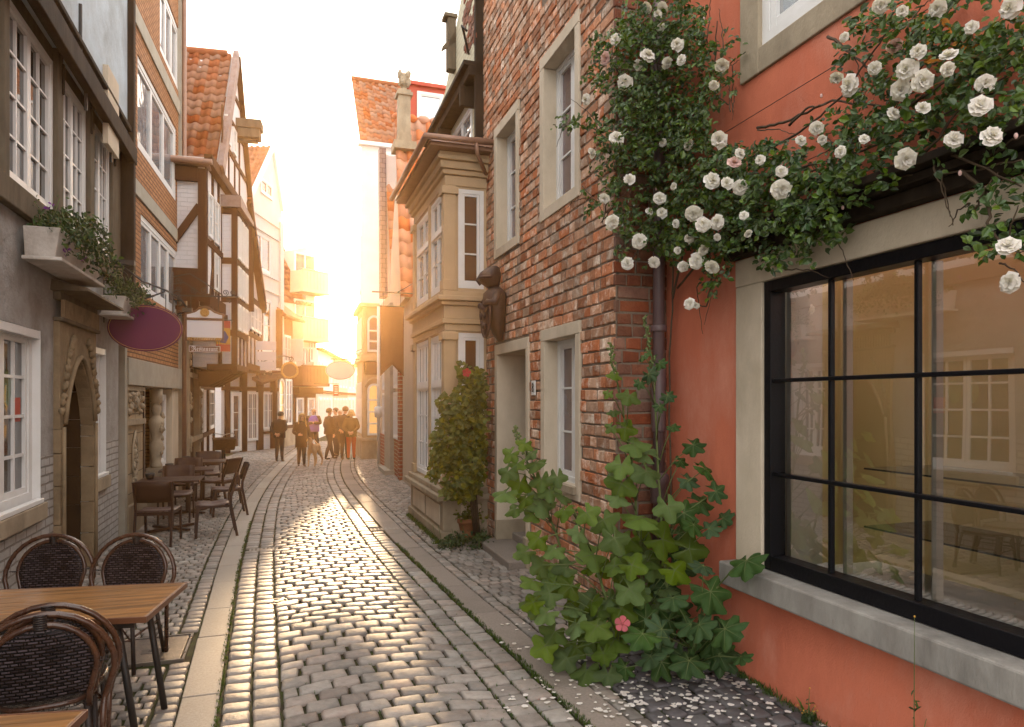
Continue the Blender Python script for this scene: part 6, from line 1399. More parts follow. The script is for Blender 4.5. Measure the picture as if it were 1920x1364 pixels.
# ------------------------------------------------------------------ hollyhocks
def lobed(mb, p, nrm, tip, size, lobes=5, mi=0, vein=1, droop=.22, deep=.21):
    """palmate leaf: ribs folded up, rim drooping, notch where the stalk joins"""
    n = V(nrm).normalized(); u = V(tip)-n*V(tip).dot(n); u = u.normalized() if u.length > 1e-4 else n.orthogonal().normalized(); w = n.cross(u)
    p = V(p); K_ = 36; rings = 3; i0 = len(mb.v); mb.v.append(p)
    span = 2*pi*.90; c1, c2 = R.uniform(-.12, .12), R.uniform(-.12, .12); ph = R.uniform(0, 6)
    def rad(th):
        f = th/span*2; lob = .5+.5*cos(f*pi*(lobes-1)/1.0*1.0)
        base = 1.0-.18*abs(f)**2
        return size*base*(1-deep*2+deep*2*lob**.6)+size*.035*sin(th*23+ph)
    for r in range(1, rings+1):
        q = r/rings
        for k in range(K_+1):
            th = -span/2+span*k/K_; rr = rad(th)*q if r == rings else size*q*(1-.12*abs(th/span*2)**2)*(.95)
            f = th/span*2; rib = cos(f*pi*(lobes-1))
            z = rib*.045*size*q*2*(1-.3*q)-droop*size*q*q+c1*size*q*q*cos(2*th)+c2*size*q*sin(th+ph)+R.uniform(-.02, .02)*size*q
            mb.v.append(p+u*cos(th)*rr+w*sin(th)*rr+n*z)
    def add(f): mb.f.append(f); mb.m.append(mi); mb.sm.append(True)
    for k in range(K_): add([i0, i0+1+k, i0+2+k])
    for r in range(rings-1):
        a = i0+1+r*(K_+1); b = a+K_+1
        for k in range(K_): add([a+k, b+k, b+k+1, a+k+1])
    for j in range(lobes):
        f = -1+2*j/(lobes-1); f *= .985 if abs(f) > .9 else 1; k = min(K_-1, max(1, round((f+1)/2*K_)))
        prev = p; wd_2 = .016*size
        pts = [p+n*.004]+[mb.v[i0+1+r*(K_+1)+k]+n*.004 for r in range(rings)]
        th = -span/2+span*k/K_; side = (w*cos(th)-u*sin(th))
        for a, b, s1, s2 in zip(pts, pts[1:], (1, .75, .4), (.75, .4, .1)):
            i = len(mb.v); mb.v += [a-side*wd_2*s1, a+side*wd_2*s1, b+side*wd_2*s2, b-side*wd_2*s2]; mb.f.append([i, i+1, i+2, i+3]); mb.m.append(vein); mb.sm.append(True)
def hollyhock(label, stem, leaves, mat_, seed, buds=0, fill=(), lobes=5):
    R.seed(seed); b0 = stem[0]; base = at(*b0[:3]); t = thing('hollyhock', label, 'hollyhock', (base.x, base.y, 0), group='hollyhocks in front of the brick house')
    S_ = [at(*s) for s in stem]; Q = []
    for a, b in zip(S_, S_[1:]):
        for k in range(5): Q.append(a.lerp(b, k/5)+V((R.uniform(-.006, .006), R.uniform(-.006, .006), 0)))
    Q.append(S_[-1]); m = MB(); m.tube(Q, [.014-.010*i/(len(Q)-1) for i in range(len(Q))], 7, raw=True); lf = MB()
    allv = list(leaves)
    for (cx, cy, rx, ry, n, s) in fill:
        for i in range(n):
            a = R.uniform(0, 6.28); r = sqrt(R.random()); allv.append((cx+rx*r*cos(a), cy+ry*r*sin(a), s*R.uniform(.7, 1.15), .22))
    for lv in allv:
        px, py, s = lv[:3]; back = lv[3] if len(lv) > 3 else 0
        j = min(range(len(Q)), key=lambda i: (Q[i]-at(px, py, 5.3)).length); bd_ = stem[len(stem)//2][2]
        d = min(wall_d(px)-.06-s*.0022, bd_-R.uniform(.0, .35)+back); p = at(px, py, d)
        if p.z < .05: p = at(px, py, min(d, 1.93*FO/(py-HZ)))
        src = Q[max(0, j-3)] if j > 2 else Q[j]
        out = p-src; h = V((out.x, out.y, 0)); toc = (V((0, 0, 2.2))-p).normalized()
        nrm = toc*R.uniform(.5, 1.1)+V((0, 0, R.uniform(.25, .9)))+V((R.uniform(-.55, .55), R.uniform(-.55, .55), 0)); tip = out*1.0+V((R.uniform(-.2, .2), R.uniform(-.2, .2), -.35))
        if src.z > .06 and back == 0: mid = (src+p)/2+V((0, 0, .03)); m.tube([src, mid, p-nrm.normalized()*.004], [.005, .004, .003], 5, raw=True)
        lobed(lf, p, nrm, tip, s/FO*d*1.02, lobes=lobes)
    for i in range(buds):
        a, b = Q[-1], Q[max(0, len(Q)-8)]; q = a.lerp(b, i/buds)+V((R.uniform(-.02, .02), R.uniform(-.02, .02), 0)); m.blob(q, .012, .012, .014, 6, raw=True); leaf_at(lf, q, V((R.uniform(-1, 1), R.uniform(-1, 1), .5)), .03, 0)
    m.build('stem', 'stem_green', t); lf.build('foliage', [mat_, 'stem_green'], t); return t
hollyhock('bushy hollyhock with yellow green leaves leaning left before the doorway', [(1100,1215,5.5),(1070,1080,5.45),(1035,980,5.4),(1000,890,5.4),(975,830,5.4),(963,800,5.4)],
 [(985,832,20),(958,852,20),(1005,868,26),(952,885,24),(975,905,30),(1015,900,26),(948,925,30),(1012,938,38),(965,955,22),(1045,895,22),(1055,930,24),(1000,965,22),(995,850,18),(970,870,20),(1030,920,25),(985,935,22)], 'leaf_holly', 31, 16)
hollyhock('broad low hollyhock with big green leaves spilling over the kerb stones', [(1160,1230,5.15),(1135,1120,5.1),(1110,1040,5.1),(1085,980,5.1),(1072,950,5.1)],
 [(1058,958,24),(1100,962,28),(1132,975,34),(1152,1010,34),(1010,1010,26),(985,1035,25),(1040,1030,28),(1085,1000,24),(1112,1040,36),(1060,1065,28),(1015,1060,26),(998,1090,28),(1030,1112,32),(1152,1062,28),(1180,1105,36),(1165,1142,34),(1110,1130,28),(1070,1100,30),(1025,1150,28),(1000,1130,26),(1040,1185,32),(1080,1172,32),(1120,1175,36),(1152,1200,40),(1022,1212,32),(1062,1235,32),(1100,1258,36),(1140,1265,28),(1080,1215,26),(1185,1060,30)], 'leaf_holly', 32, 8,
 fill=((1100,1130,100,110,34,28),))
hollyhock('tall hollyhock with large pale leaves and a budded tip, left of the rain pipe', [(1215,1230,5.3),(1205,1100,5.3),(1195,980,5.3),(1185,880,5.3),(1168,760,5.3),(1150,690,5.3),(1143,645,5.3)],
 [(1152,703,17),(1140,738,12),(1180,742,26),(1150,772,15),(1172,803,25),(1145,802,14),(1187,832,35),(1212,852,32),(1165,872,32),(1150,890,26),(1212,885,36),(1165,908,36),(1160,935,28),(1203,972,44),(1252,950,32),(1180,1012,32),(1242,1012,42),(1292,1030,40),(1225,1060,34),(1265,1070,34)], 'leaf_holly', 33, 22, fill=((1210,1080,60,90,14,30),))
hollyhock('tallest hollyhock with small upper leaves reaching in front of the rain pipe', [(1262,1230,5.35),(1250,1100,5.35),(1240,980,5.35),(1232,850,5.35),(1228,740,5.35),(1222,670,5.35),(1207,595,5.35)],
 [(1208,667,16),(1237,682,16),(1217,702,20),(1200,718,14),(1252,742,18),(1237,762,15),(1300,835,26),(1322,880,28),(1342,922,26),(1290,900,25),(1282,962,32),(1312,942,30),(1356,972,24),(1330,992,25),(1262,800,16),(1275,865,18),(1300,985,26)], 'leaf_dark', 34, 26, fill=((1270,1080,50,80,10,30),), lobes=7)
hollyhock('dark leaved hollyhock clump crouching against the pink wall under the window', [(1300,1245,4.95),(1305,1180,4.95),(1330,1120,4.9),(1370,1070,4.85)],
 [(1400,1052,44),(1332,1110,46),(1318,1062,28),(1360,1180,44),(1352,1232,38),(1292,1240,42),(1240,1242,38),(1205,1190,40),(1262,1122,34),(1220,1232,32),(1172,1252,26),(1390,1232,24),(1312,1172,36),(1240,1180,36)], 'leaf_dark', 35, 0, fill=((1290,1180,90,70,16,32),), lobes=7)
def simple_flower(px, py, d, r, mt, par):
    m = MB(); c = at(px, py, d); nr = (V((0, 0, 2))-c).normalized(); u = nr.orthogonal().normalized(); w = nr.cross(u)
    for i in range(5):
        a = 2*pi*i/5; q = [c]
        for k in range(-3, 4): b = a+k*.19; q.append(c+(u*cos(b)+w*sin(b))*r*(1-.02*k*k)+nr*r*.35)
        m.face(q, 0, True, raw=True)
    m.blob(c+nr*r*.2, r*.15, r*.15, r*.2, 6, 0, raw=True); return m.build('flower', mt, par)
simple_flower(1167, 1170, 4.72, .055, 'petal_rose', bpy.data.objects['hollyhock.001']); simple_flower(1030, 1163, 4.75, .035, 'petal_rose', bpy.data.objects['hollyhock.001'])
# ------------------------------------------------------------------ vine on the bay and pot below
R.seed(90)
vt = thing('climbing_vine', 'yellow green vine with one red bloom climbing the near side of the stone bay', 'vine', (2.45, 9.2, 0))
lf = MB()
for (cx, cy, rx, ry, n, b) in ((875,780,30,75,560,0),(845,825,26,60,460,0),(885,870,24,60,380,0),(868,905,35,35,300,0),(892,735,18,35,200,0),(822,850,14,40,150,0),(900,720,10,30,90,0),(838,760,16,20,70,0),(815,885,12,18,60,0),(850,925,20,14,80,0),(905,800,8,60,120,0),(868,695,10,14,30,0)):
    for i in range(n):
        a = R.uniform(0, 6.28); r = sqrt(R.random()); px, py = cx+rx*r*cos(a), cy+ry*r*sin(a); d = 9.45-R.uniform(0, .55)*(1-r*.5)
        if px < 835: d = 9.1+R.uniform(-.1, .1)
        leaf_at(lf, at(px, py, d), V((-.4, -1, .5))+V((R.uniform(-.8, .8), R.uniform(-.6, .6), R.uniform(-.5, .8))), R.uniform(.05, .10), 0, asp=.75)
lf.build('foliage', 'leaf_vine', vt)
m = MB()
for k in range(3): m.tube([at(890+k*4, 1000, 9.5), at(882+k*5, 930, 9.45), at(886-k*6, 850, 9.4), at(880, 760, 9.4), at(884, 715, 9.4)], [.02, .016, .014, .01, .005], 6, raw=True)
m.build('stem', 'stem_wood', vt); simple_flower(875, 699, 9.1, .06, 'petal_red', vt)
pt = thing('potted_plant', 'terracotta pot with a leafy plant standing below the vine', 'potted plant', tuple(gnd(877, 1012)))
c = pt.location; m = MB(); m.lathe((c.x, c.y, 0), [(.10, 0), (.12, .12), (.15, .25), (.165, .25), (.165, .31), (.14, .31), (.13, .27)], 18, raw=True); m.build('pot', 'terracotta', pt)
lf = MB()
for i in range(260): leaf_at(lf, V((c.x+R.gauss(0, .10), c.y+R.gauss(0, .10), .30+abs(R.gauss(0, .10)))), V((R.uniform(-1, 1), R.uniform(-1, 1), R.uniform(0, 1))), R.uniform(.04, .08), 0)
lf.build('foliage', 'leaf_vine', pt)
wt_ = thing('low_shrub', 'low dark ground shrub spreading round the terracotta pot beside the doorstep', 'shrub', tuple(gnd(890, 1020)))
lf = MB()
for i in range(1900):
    px = R.gauss(880, 30); py = R.uniform(965, 1032); 
    if not 822 < px < 938: continue
    g_ = gnd(px, R.uniform(1000, 1032)); h = R.random()**1.5*.20*(1-abs(px-880)/75)
    if abs(px-877) < 16 and R.random() < .8: continue
    leaf_at(lf, V((g_.x, g_.y, max(.01, h))), V((R.uniform(-1, 1), R.uniform(-1.2, .6), R.uniform(.1, 1))), R.uniform(.03, .07), 0)
lf.build('foliage', 'leaf_box', wt_)
m = MB()
for i in range(24): g_ = gnd(R.gauss(880, 24), R.uniform(1002, 1026)); m.tube([(g_.x, g_.y, 0), (g_.x+R.uniform(-.1, .1), g_.y+R.uniform(-.1, .1), R.uniform(.12, .28))], .004, 4, raw=True)
m.build('stem', 'stem_green', wt_)
# ------------------------------------------------------------------ weed with yellow buds in front of the pink base
def weed(label, x0, y0, h, n, seed, mt='stem_green'):
    R.seed(seed); t = thing('weed', label, 'weed', (x0, y0, 0)); m = MB(); lf = MB(); b = MB()
    for k in range(n):
        a = R.uniform(0, 6.28); l = h*(1 if k == 0 else R.uniform(.3, .6)); P_ = [V((x0, y0, 0))]
        for j in range(1, 8): q = j/7; P_.append(V((x0+cos(a)*l*.45*(0.12 if k == 0 else 1)*q**1.4, y0+sin(a)*l*.45*(0.12 if k == 0 else 1)*q**1.4, l*q*(1-.25*q*(k > 0)))))
        m.tube(P_, [.004-.0028*i/7 for i in range(8)], 5, raw=True); b.blob(P_[-1], .005, .005, .006, 6, raw=True)
        for j in range(16 if k == 0 else 10): q = R.random()*.6; i = int(q*7); leaf_at(lf, P_[i].lerp(P_[i+1], R.random()), V((R.uniform(-1, 1), R.uniform(-1, 1), .6)), R.uniform(.02, .05), 0, asp=.28)
    m.build('stem', mt, t); lf.build('foliage', 'leaf_box', t); b.build('bud', 'sign_orange', t); return t
g_ = at(1785, 1364, 3.35); weed('thin weed with tiny yellow buds rising before the sill, near the bottom right corner', 3.02, 2.62, .92, 9, 5)
weed('short dry weed tuft at the foot of the pink wall', 3.08, 3.42, .22, 12, 6)
# ------------------------------------------------------------------ grass, moss, petals
R.seed(123)
gr = MB()
def tuft(x, y, h, n, sp):
    for i in range(n):
        a = R.uniform(0, 6.28); px, py = x+R.gauss(0, sp), y+R.gauss(0, sp); hh = h*R.uniform(.4, 1); w = .0025; le = R.uniform(.1, .7)*hh
        ca_, sa_ = cos(a), sin(a); gr.mesh([(px-sa_*w, py+ca_*w, -.01), (px+sa_*w, py-ca_*w, -.01), (px+ca_*le*.4+sa_*w*.7, py+sa_*le*.4-ca_*w*.7, hh*.6), (px+ca_*le, py+sa_*le, hh)], [(0, 1, 2, 3)])
for i in range(900):
    y = R.uniform(3.2, 9.5); 
    if R.random() < .75: tuft(KR(y)+R.uniform(-.02, .02), y, .03, 5, .008)
for i in range(450): y = R.uniform(3.2, 12); tuft(KL(y)+R.uniform(-.015, .015), y, .022, 4, .006)
for i in range(320): y = R.uniform(3.2, 9); tuft(KR(y)-.02-gw*R.choice((1, 2)), y, .016, 4, .006)
for i in range(420): y = 3.3+abs(R.gauss(0, 1.4)); tuft(R.uniform(KL(y)+.3, KR(y)), y, .014, 4, .005)
for i in range(260): y = R.uniform(2.4, 5.2); tuft(3.14+R.uniform(-.03, .03), y, .05+.05*(R.random() < .1), 6, .012)
for i in range(200): y = R.uniform(9.3, 11.8); tuft(2.06, y, .06, 8, .02)
for i in range(120): tuft(R.uniform(2.0, 2.7), 9.32, .06, 6, .02)
for i in range(150): y = R.uniform(12, 19); tuft(2.75+(y-12)*.03, y, .06, 6, .03)
tag(gr.build('grass', 'grass'), 'short moss and grass growing in the joints of the cobbles', 'grass', kind='stuff')
pe = MB()
for i in range(420):
    if i < 300: px = R.gauss(1290, 110); py = R.gauss(1305, 32)
    else: px, py = R.uniform(940, 1180), R.uniform(1100, 1340)
    if py < 1180+(px < 1000)*-60 or py > 1400: continue
    g_ = gnd(px, py)
    if g_.x > 3.14: continue
    s = R.uniform(.010, .027); a = R.uniform(0, 6.28); z = .008+R.random()*.006; k = 7
    pts = [(g_.x+s*cos(a+2*pi*j/k)*(1 if j % 3 else .7), g_.y+s*.8*sin(a+2*pi*j/k), z+R.uniform(0, .007)) for j in range(k)]; pe.face(pts, 0, True)
tag(pe.build('fallen_petals', 'petal_white'), 'white rose petals scattered on the dark paving under the hollyhocks', 'petals', kind='stuff')
# ================================================================== people and dog
def seg_d(p, a, b):
    ab = b-a; t = max(0, min(1, (p-a).dot(ab)/max(1e-9, ab.length_squared))); return (p-(a+ab*t)).length, t
def skin_mesh(nodes, edges, mats, name, parent, root=0, sub=2):
    """nodes: name -> (pos, (rx, ry)); edges: (a, b, material index)"""
    me = bpy.data.meshes.new(name); idx = {k: i for i, k in enumerate(nodes)}
    me.from_pydata([tuple(v[0]) for v in nodes.values()], [(idx[a], idx[b]) for a, b, _ in edges], [])
    o = bpy.data.objects.new(name, me); COL.objects.link(o); o.modifiers.new('skin', 'SKIN').use_smooth_shade = True
    s = me.skin_vertices[0].data
    for i, v in enumerate(nodes.values()): s[i].radius = v[1]; s[i].use_root = (i == root)
    sb = o.modifiers.new('sub', 'SUBSURF'); sb.levels = sub; sb.render_levels = sub
    bpy.context.view_layer.update(); ev = o.evaluated_get(bpy.context.evaluated_depsgraph_get()); m2 = bpy.data.meshes.new_from_object(ev)
    bpy.data.objects.remove(o); m2.materials.clear()
    for m in mats: m2.materials.append(MT[m])
    for p in m2.polygons:
        c = p.center; best = None
        for a, b, mi in edges:
            d, t = seg_d(c, V(nodes[a][0]), V(nodes[b][0])); r = nodes[a][1][0]*(1-t)+nodes[b][1][0]*t; q = d-r
            if best is None or q < best[0]: best = (q, mi)
        p.material_index = best[1]; p.use_smooth = True
    q = bpy.data.objects.new(name, m2); COL.objects.link(q); q.parent = parent; return q
def person(label, px, d, rz, h, coat, trousers, hair, arms='side', legs='stand', hem=.50, female=False, hairlen=0, head=(0, 0), shirt=None, coatmesh=True, vest=None):
    p = at(px, 750, d); t = thing('person', label, 'person', (0, 0, 0), group='people standing in the lane')
    S_ = lambda x, y, z: V((x*h, y*h, z*h)); r = lambda a, b=None: (a*h, (a if b is None else b)*h); sw = .098 if not female else .088
    hx, hy = head; N_ = {}; E = []
    def n(k, x, y, z, a, b=None): N_[k] = (S_(x, y, z), r(a, b))
    n('pelvis', 0, 0, .525, .078, .060); n('waist', 0, 0, .61, .068, .052); n('chest', 0, .0, .71, .085, .060); n('ribs', 0, .0, .775, .080, .052); n('neck0', 0, 0, .825, .032); n('neck', 0, .006, .862, .026)
    n('jaw', hx*.02, .016+hy*.02, .885, .036, .038); n('head', hx*.03, .012+hy*.03, .93, .043, .050); n('crown', hx*.03, .004+hy*.03, .972, .028, .034)
    E += [('pelvis', 'waist', 0), ('waist', 'chest', 0), ('chest', 'ribs', 0), ('ribs', 'neck0', 0), ('neck0', 'neck', 2), ('neck', 'jaw', 2), ('jaw', 'head', 2), ('head', 'crown', 2)]
    A = {'side': [(.125, -.01, .64), (.125, .035, .50), (.125, .05, .455)], 'back': [(.135, -.05, .65), (.06, -.095, .56), (.015, -.10, .535)], 'cross': [(.135, .035, .665), (.02, .115, .68), (-.045, .105, .695)],
         'bent': [(.125, .0, .64), (.08, .10, .60), (.045, .125, .60)], 'pocket': [(.135, -.03, .65), (.105, .035, .54), (.085, .05, .52)], 'lead': [(.125, .01, .64), (.15, .10, .54), (.155, .13, .50)]}
    am = arms if isinstance(arms, tuple) else (arms, arms)
    L = {'stand': [((.048, 0), (.055, 0)), ((.048, 0), (.055, 0))], 'apart': [((.06, .05), (.075, .12)), ((.05, -.02), (.06, -.09))], 'walk': [((.04, .045), (.04, .07)), ((.04, .01), (.04, -.06))], 'wide': [((.07, 0), (.10, 0)), ((.06, 0), (.08, .01))]}[legs]
    for s, sd in ((-1, 'L'), (1, 'R')):
        a = A[am[0 if s < 0 else 1]]
        n('sh'+sd, s*(sw+.008), 0, .798, .046, .044); n('el'+sd, s*(a[0][0]+.015), a[0][1], a[0][2], .037); n('wr'+sd, s*a[1][0], a[1][1]*1.1, a[1][2], .026); n('pa'+sd, s*a[2][0], a[2][1], a[2][2], .015, .019)
        E += [('ribs', 'sh'+sd, 0), ('sh'+sd, 'el'+sd, 0), ('el'+sd, 'wr'+sd, 0), ('wr'+sd, 'pa'+sd, 2)]
        dr = (N_['pa'+sd][0]-N_['wr'+sd][0]).normalized(); sid = dr.cross(V((0, 1, 0)) if abs(dr.y) < .8 else V((0, 0, 1))).normalized()
        if dr.length > 0:
            for f in range(5):
                o_ = (f-1.5)*.010*h if f < 4 else -.026*h; ln = (.034, .040, .042, .034, .022)[f]*h; q = N_['pa'+sd][0]+sid*o_+dr*(.012*h if f < 4 else -.004*h); e = q+dr*ln+sid*(0 if f < 4 else -.012*h)+V((0, 0, -.004*h))
                N_['k%d%s' % (f, sd)] = (q, (.0055*h,)*2); N_['t%d%s' % (f, sd)] = (e, (.0042*h,)*2); E += [('pa'+sd, 'k%d%s' % (f, sd), 2), ('k%d%s' % (f, sd), 't%d%s' % (f, sd), 2)]
        k, an = L[0 if s < 0 else 1]
        n('hip'+sd, s*.047, 0, .495, .062, .062); n('kn'+sd, s*k[0], k[1]+.01, .275, .042); n('ca'+sd, s*(k[0]*.5+an[0]*.5), (k[1]+an[1])/2-.008, .18, .037); n('an'+sd, s*an[0], an[1], .055, .027); n('he'+sd, s*an[0], an[1]-.012, .024, .019); n('to'+sd, s*(an[0]+.008), an[1]+.085, .016, .020, .014)
        E += [('pelvis', 'hip'+sd, 1), ('hip'+sd, 'kn'+sd, 1), ('kn'+sd, 'ca'+sd, 1), ('ca'+sd, 'an'+sd, 1), ('an'+sd, 'he'+sd, 3), ('he'+sd, 'to'+sd, 3)]
    skin_mesh(N_, E, [coat, trousers, 'skin', 'shoe'], 'body', t)
    hc = N_['head'][0]; ey = hc.z
    m = MB(); m.mesh([hc+V((x*h, y*h, z*h)) for x, y, z in ((0, .050, .012), (-.008, .047, -.012), (.008, .047, -.012), (0, .066, -.010), (0, .05, -.016))], [(0, 1, 3), (0, 3, 2), (1, 4, 3), (3, 4, 2)])
    for s in (-1, 1): m.blob(hc+V((s*.043*h, .0, -.004*h)), .006*h, .010*h, .016*h, 8)
    m.build('nose_and_ears', 'skin', t); m = MB()
    for s in (-1, 1): m.blob(hc+V((s*.017*h, .046*h, .006*h)), .006*h, .004*h, .004*h, 8)
    m.blob(hc+V((0, .045*h, -.030*h)), .013*h, .004*h, .003*h, 8); m.build('eyes_and_mouth', 'hair_dark', t)
    m = MB(); k = 14; rows = 7; P_ = []
    for j in range(rows+1):
        th = pi*.68*j/rows
        for i in range(k):
            a = 2*pi*i/k; fr_ = max(0, sin(a)); lift = 0 if fr_ < .2 else fr_*.55*(j/rows)
            tt = th*(1-lift); P_.append(hc+V((.060*h*sin(tt)*cos(a)*R.uniform(.97, 1.05), -.008*h+.066*h*sin(tt)*sin(a)*R.uniform(.97, 1.04), .010*h+.062*h*cos(tt))))
    m.mesh(P_, [(j*k+i, (j+1)*k+i, (j+1)*k+(i+1) % k, j*k+(i+1) % k) for j in range(rows) for i in range(k)], 0, True)
    if hairlen:
        for i in range(26):
            a = pi*(.92+1.16*i/25); x, y = .052*h*cos(a), -.004*h+.056*h*sin(a); L_ = hairlen*h*R.uniform(.8, 1.1); b = hc+V((x, y, .0)); side = .25 if abs(cos(a)) > .6 else .1
            m.tube([b+V((0, 0, .02*h)), b+V((x*.25, y*.1, -L_*.4)), b+V((x*.5*R.uniform(.5, 1.4), y*.1+side*.02*h, -L_*.8)), b+V((x*.4, .01*h, -L_))], [.008*h, .012*h, .010*h, .003*h], 5)
    m.build('hair', hair, t)
    if coatmesh:
        m = MB(); k = 18; prof = [(.832, .045, .037, 0), (.812, .095, .052, 0), (.77, .112, .074, 0), (.70, .116, .084, 0), (.62, .106, .080, 0), (.56, .112, .086, 0), (hem, .120 if hem < .47 else .112, .094, 0)]; P_ = []
        for (z, a_, b_, _) in prof:
            for i in range(k): a = 2*pi*i/k; P_.append(S_(a_*cos(a)*(sw/.098)*R.uniform(.99, 1.02), b_*sin(a), z+R.uniform(-.002, .002)))
        m.mesh(P_, [(j*k+i, (j+1)*k+i, (j+1)*k+(i+1) % k, j*k+(i+1) % k) for j in range(len(prof)-1) for i in range(k)], 0, True); o = m.build('coat', vest or coat, t)
        sd_ = o.modifiers.new('th', 'SOLIDIFY'); sd_.thickness = .008; sd_.offset = 1
    if shirt:
        m = MB(); m.mesh([S_(-.02, .040, .835), S_(.02, .040, .835), S_(0, .068, .77)], [(0, 1, 2)]); m.tube([S_(.034*cos(a_), .030*sin(a_)+.004, .838) for a_ in [i*2*pi/12 for i in range(12)]], .006*h, 5, closed=True); m.build('collar', shirt, t)
    t.location = (p.x, p.y, 0); t.rotation_euler.z = rz; return t
R.seed(5)
view = lambda px: -atan2(at(px, 750, 10).x, at(px, 750, 10).y)     # rotation that turns a figure's back to the camera
person('man in a dark coat seen from behind at the left kerb, hands clasped behind him', 524, 22.1, view(524)-.35, 1.63, 'coat_black', 'trouser_dark', 'hair_dark', arms='back', hem=.47, head=(.8, 0))
person('woman with long blonde hair in a dark knee length coat, looking down at the dog', 565, 20.5, view(565)+pi+.15, 1.60, 'coat_brown', 'trouser_dark', 'hair_blonde', arms=('lead', 'bent'), legs='walk', hem=.36, female=True, hairlen=.20, head=(-.3, .6))
person('white haired man in a purple vest with folded arms between the two groups', 588, 24.9, view(588)+pi-.05, 1.71, 'coat_brown', 'trouser_dark', 'hair_white', arms='cross', legs='wide', hem=.49, shirt='shirt_white', vest='vest_purple')
person('dark haired man in a short dark jacket in profile with legs astride', 617, 22.9, view(617)-1.15, 1.73, 'coat_brown', 'trouser_dark', 'hair_dark', arms=('pocket', 'bent'), legs='apart', hem=.49)
person('person in a dark jacket half hidden behind the man in profile', 630, 24.4, view(630)+1.9, 1.72, 'coat_black', 'trouser_dark', 'hair_dark', arms='pocket', hem=.48, shirt='shirt_white')
person('white haired person in dark clothes at the back of the right hand group', 638, 24.0, view(638)+2.6, 1.66, 'coat_black', 'trouser_dark', 'hair_white', arms='side', hem=.46)
person('tall man in a dark coat seen from behind, holding one hand at his back', 646, 22.9, view(646)-.5, 1.79, 'coat_black', 'trouser_dark', 'hair_dark', arms=('back', 'side'), hem=.48, head=(.6, 0))
person('woman in an olive jacket and red trousers seen from behind, hands at her back', 658.5, 22.7, view(658)-.1, 1.68, 'coat_olive', 'trouser_red', 'hair_blonde', arms='back', hem=.46, female=True, hairlen=.06)
# dog, facing the camera with raised head
dp = at(589, 750, 20.55); dt = thing('dog', 'tan and cream dog on a lead looking up at the blonde woman', 'dog', (0, 0, 0))
q = 1.25; N_ = {}
def n(k, x, y, z, a, b=None): N_[k] = (V((x*q, y*q, z*q)), (a*q, (a if b is None else b)*q))
n('hip', 0, -.30, .44, .085, .10); n('loin', 0, -.12, .45, .075, .085); n('chest', 0, .12, .44, .10, .13); n('shoulder', 0, .20, .49, .075, .09); n('neck', .0, .26, .57, .052); n('skull', -.01, .31, .665, .050, .05); n('brow', -.015, .345, .685, .038); n('muzzle', -.03, .41, .70, .022, .024); n('nose', -.04, .445, .705, .014)
n('tail0', 0, -.36, .47, .02); n('tail1', .08, -.42, .52, .015); n('tail2', .15, -.44, .60, .01)
E = [(a, b, 0) for a, b in (('hip', 'loin'), ('loin', 'chest'), ('chest', 'shoulder'), ('shoulder', 'neck'), ('neck', 'skull'), ('skull', 'brow'), ('brow', 'muzzle'), ('muzzle', 'nose'), ('hip', 'tail0'), ('tail0', 'tail1'), ('tail1', 'tail2'))]
for s, sd in ((-1, 'L'), (1, 'R')):
    n('el'+sd, s*.075, .14, .34, .042, .045); n('wr'+sd, s*.07, .16+.02*s, .16, .022); n('pas'+sd, s*.07, .165+.02*s, .05, .020); n('paw'+sd, s*.07, .20+.02*s, .018, .023, .016)
    n('kn'+sd, s*.08, -.20, .30, .045, .055); n('hk'+sd, s*.075, -.36, .16, .022, .026); n('mt'+sd, s*.075, -.33, .05, .019); n('hp'+sd, s*.075, -.285, .018, .023, .016)
    E += [(a+(sd if a not in ('chest', 'hip') else ''), b+sd, 0) for a, b in (('chest', 'el'), ('el', 'wr'), ('wr', 'pas'), ('pas', 'paw'), ('hip', 'kn'), ('kn', 'hk'), ('hk', 'mt'), ('mt', 'hp'))]
skin_mesh(N_, E, ['dog_fur'], 'body', dt)
for s in (-1, 1):
    m = MB(); m.hexa([V((s*.045-.012, .27, .69))*q, V((s*.045+.012, .27, .69))*q, V((s*.045+.012, .33, .695))*q, V((s*.045-.012, .33, .695))*q, V((s*.075-.008, .275, .60))*q, V((s*.075+.008, .275, .60))*q, V((s*.075+.008, .315, .60))*q, V((s*.075-.008, .315, .60))*q], 0, True); m.build('ear', 'dog_fur', dt, subd=1)
m = MB(); m.blob(V((-.042, .458, .706))*q, .013*q, .010*q, .010*q, 8); m.blob(V((-.035, .37, .715))*q, .007, .007, .007, 6); m.blob(V((.012, .37, .715))*q, .007, .007, .007, 6); m.build('nose_and_eyes', 'hair_dark', dt)
m = MB(); m.tube([V((.062*cos(a), .245+.05*sin(a)*.4, .545+.05*sin(a)))*q for a in [i*2*pi/14 for i in range(14)]], .009, 5, closed=True); m.build('collar', 'trouser_red', dt)
dt.location = (dp.x, dp.y, 0); dt.rotation_euler.z = view(589)+pi-.35
wp = at(572, 797, 20.4); m = MB(); a = V((dp.x, dp.y, .66)); m.tube([at(575, 802, 20.3), at(579, 838, 20.35), a+V((-.06, -.25, 0))], .008, 5, raw=True); tag(m.build('dog_lead', 'iron'), 'thin dark lead sagging between the blonde woman and the dog', 'lead')
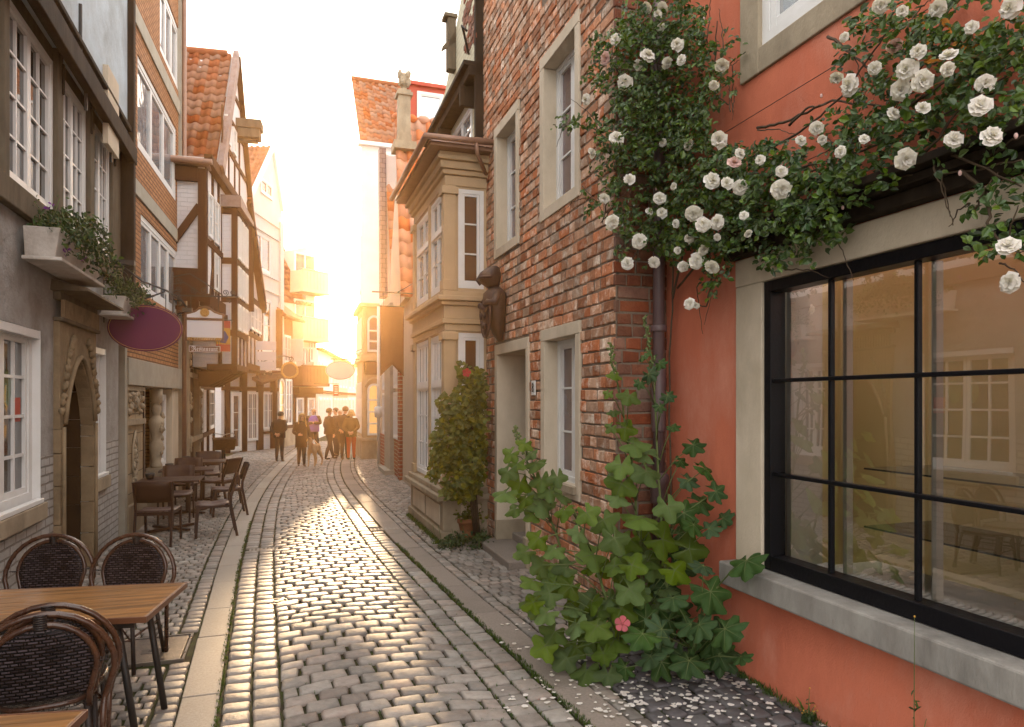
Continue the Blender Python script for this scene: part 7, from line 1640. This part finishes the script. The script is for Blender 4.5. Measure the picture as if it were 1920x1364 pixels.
# ================================================================== camera, sun, sky, glow haze
cam = bpy.data.cameras.new('camera'); co = bpy.data.objects.new('camera', cam); COL.objects.link(co); SC.camera = co
co.location = (0, 0, EYE); co.rotation_euler = (pi/2, 0, -YAW)
cam.lens = 24; cam.sensor_width = 36; cam.sensor_fit = 'HORIZONTAL'; cam.shift_y = (HZ-682)/1920; cam.clip_start = .05; cam.clip_end = 3000
SUN_EL, SUN_AZ = radians(9.0), radians(4.6)    # azimuth measured from +Y towards +X
SL = bpy.data.lights.new('sun', 'SUN'); SL.energy = SUN_E; SL.angle = radians(1.2); SL.color = SUN_C
so = bpy.data.objects.new('sun', SL); COL.objects.link(so)
dv = V((sin(SUN_AZ)*cos(SUN_EL), cos(SUN_AZ)*cos(SUN_EL), sin(SUN_EL))); so.rotation_euler = (-dv).to_track_quat('-Z', 'Y').to_euler(); so.location = (10, 60, 30)
W = bpy.data.worlds.new('World'); SC.world = W; W.use_nodes = True; N = W.node_tree.nodes; L = W.node_tree.links
bg = N['Background']; sky = N.new('ShaderNodeTexSky'); sky.sky_type = 'NISHITA'; sky.sun_disc = False; sky.sun_elevation = radians(14); sky.sun_rotation = SUN_AZ
sky.dust_density = 2.0; sky.air_density = 1.0; sky.ozone_density = 1.0
mx = N.new('ShaderNodeMix'); mx.data_type = 'RGBA'; mx.inputs['Factor'].default_value = SKY_MIX; L.new(sky.outputs[0], mx.inputs[6]); mx.inputs[7].default_value = (*SKY_W, 1)
L.new(mx.outputs[2], bg.inputs['Color']); bg.inputs['Strength'].default_value = SKY_S
if HAZE:
    m = MB(); m.box(-24, 32, -22, 74, -1.1, 16.5); h = m.build('haze', 'white_far'); h['kind'] = 'stuff'  # haze added for the sun's glow, its orange put into the colour
    hm = bpy.data.materials.new('haze_glow'); hm.use_nodes = True; n_ = hm.node_tree.nodes; n_.remove(n_['Principled BSDF']); pv = n_.new('ShaderNodeVolumePrincipled')
    pv.inputs['Color'].default_value = (*HAZE_C, 1); pv.inputs['Density'].default_value = HAZE; pv.inputs['Anisotropy'].default_value = HAZE_G
    hm.node_tree.links.new(pv.outputs[0], n_['Material Output'].inputs['Volume']); h.data.materials.clear(); h.data.materials.append(hm)
vs = SC.view_settings; vs.view_transform = 'Standard'; vs.look = 'None'; vs.exposure = EXPO; vs.gamma = 1
SC.render.engine = 'CYCLES'; cy = SC.cycles; cy.use_denoising = True
try: cy.denoiser = 'OPENIMAGEDENOISE'
except Exception: pass
cy.max_bounces = 6; cy.diffuse_bounces = 2; cy.glossy_bounces = 3; cy.transmission_bounces = 4; cy.transparent_max_bounces = 8; cy.volume_bounces = 0
cy.sample_clamp_indirect = 8; cy.use_adaptive_sampling = True; cy.adaptive_threshold = .01; cy.caustics_reflective = False; cy.caustics_refractive = False
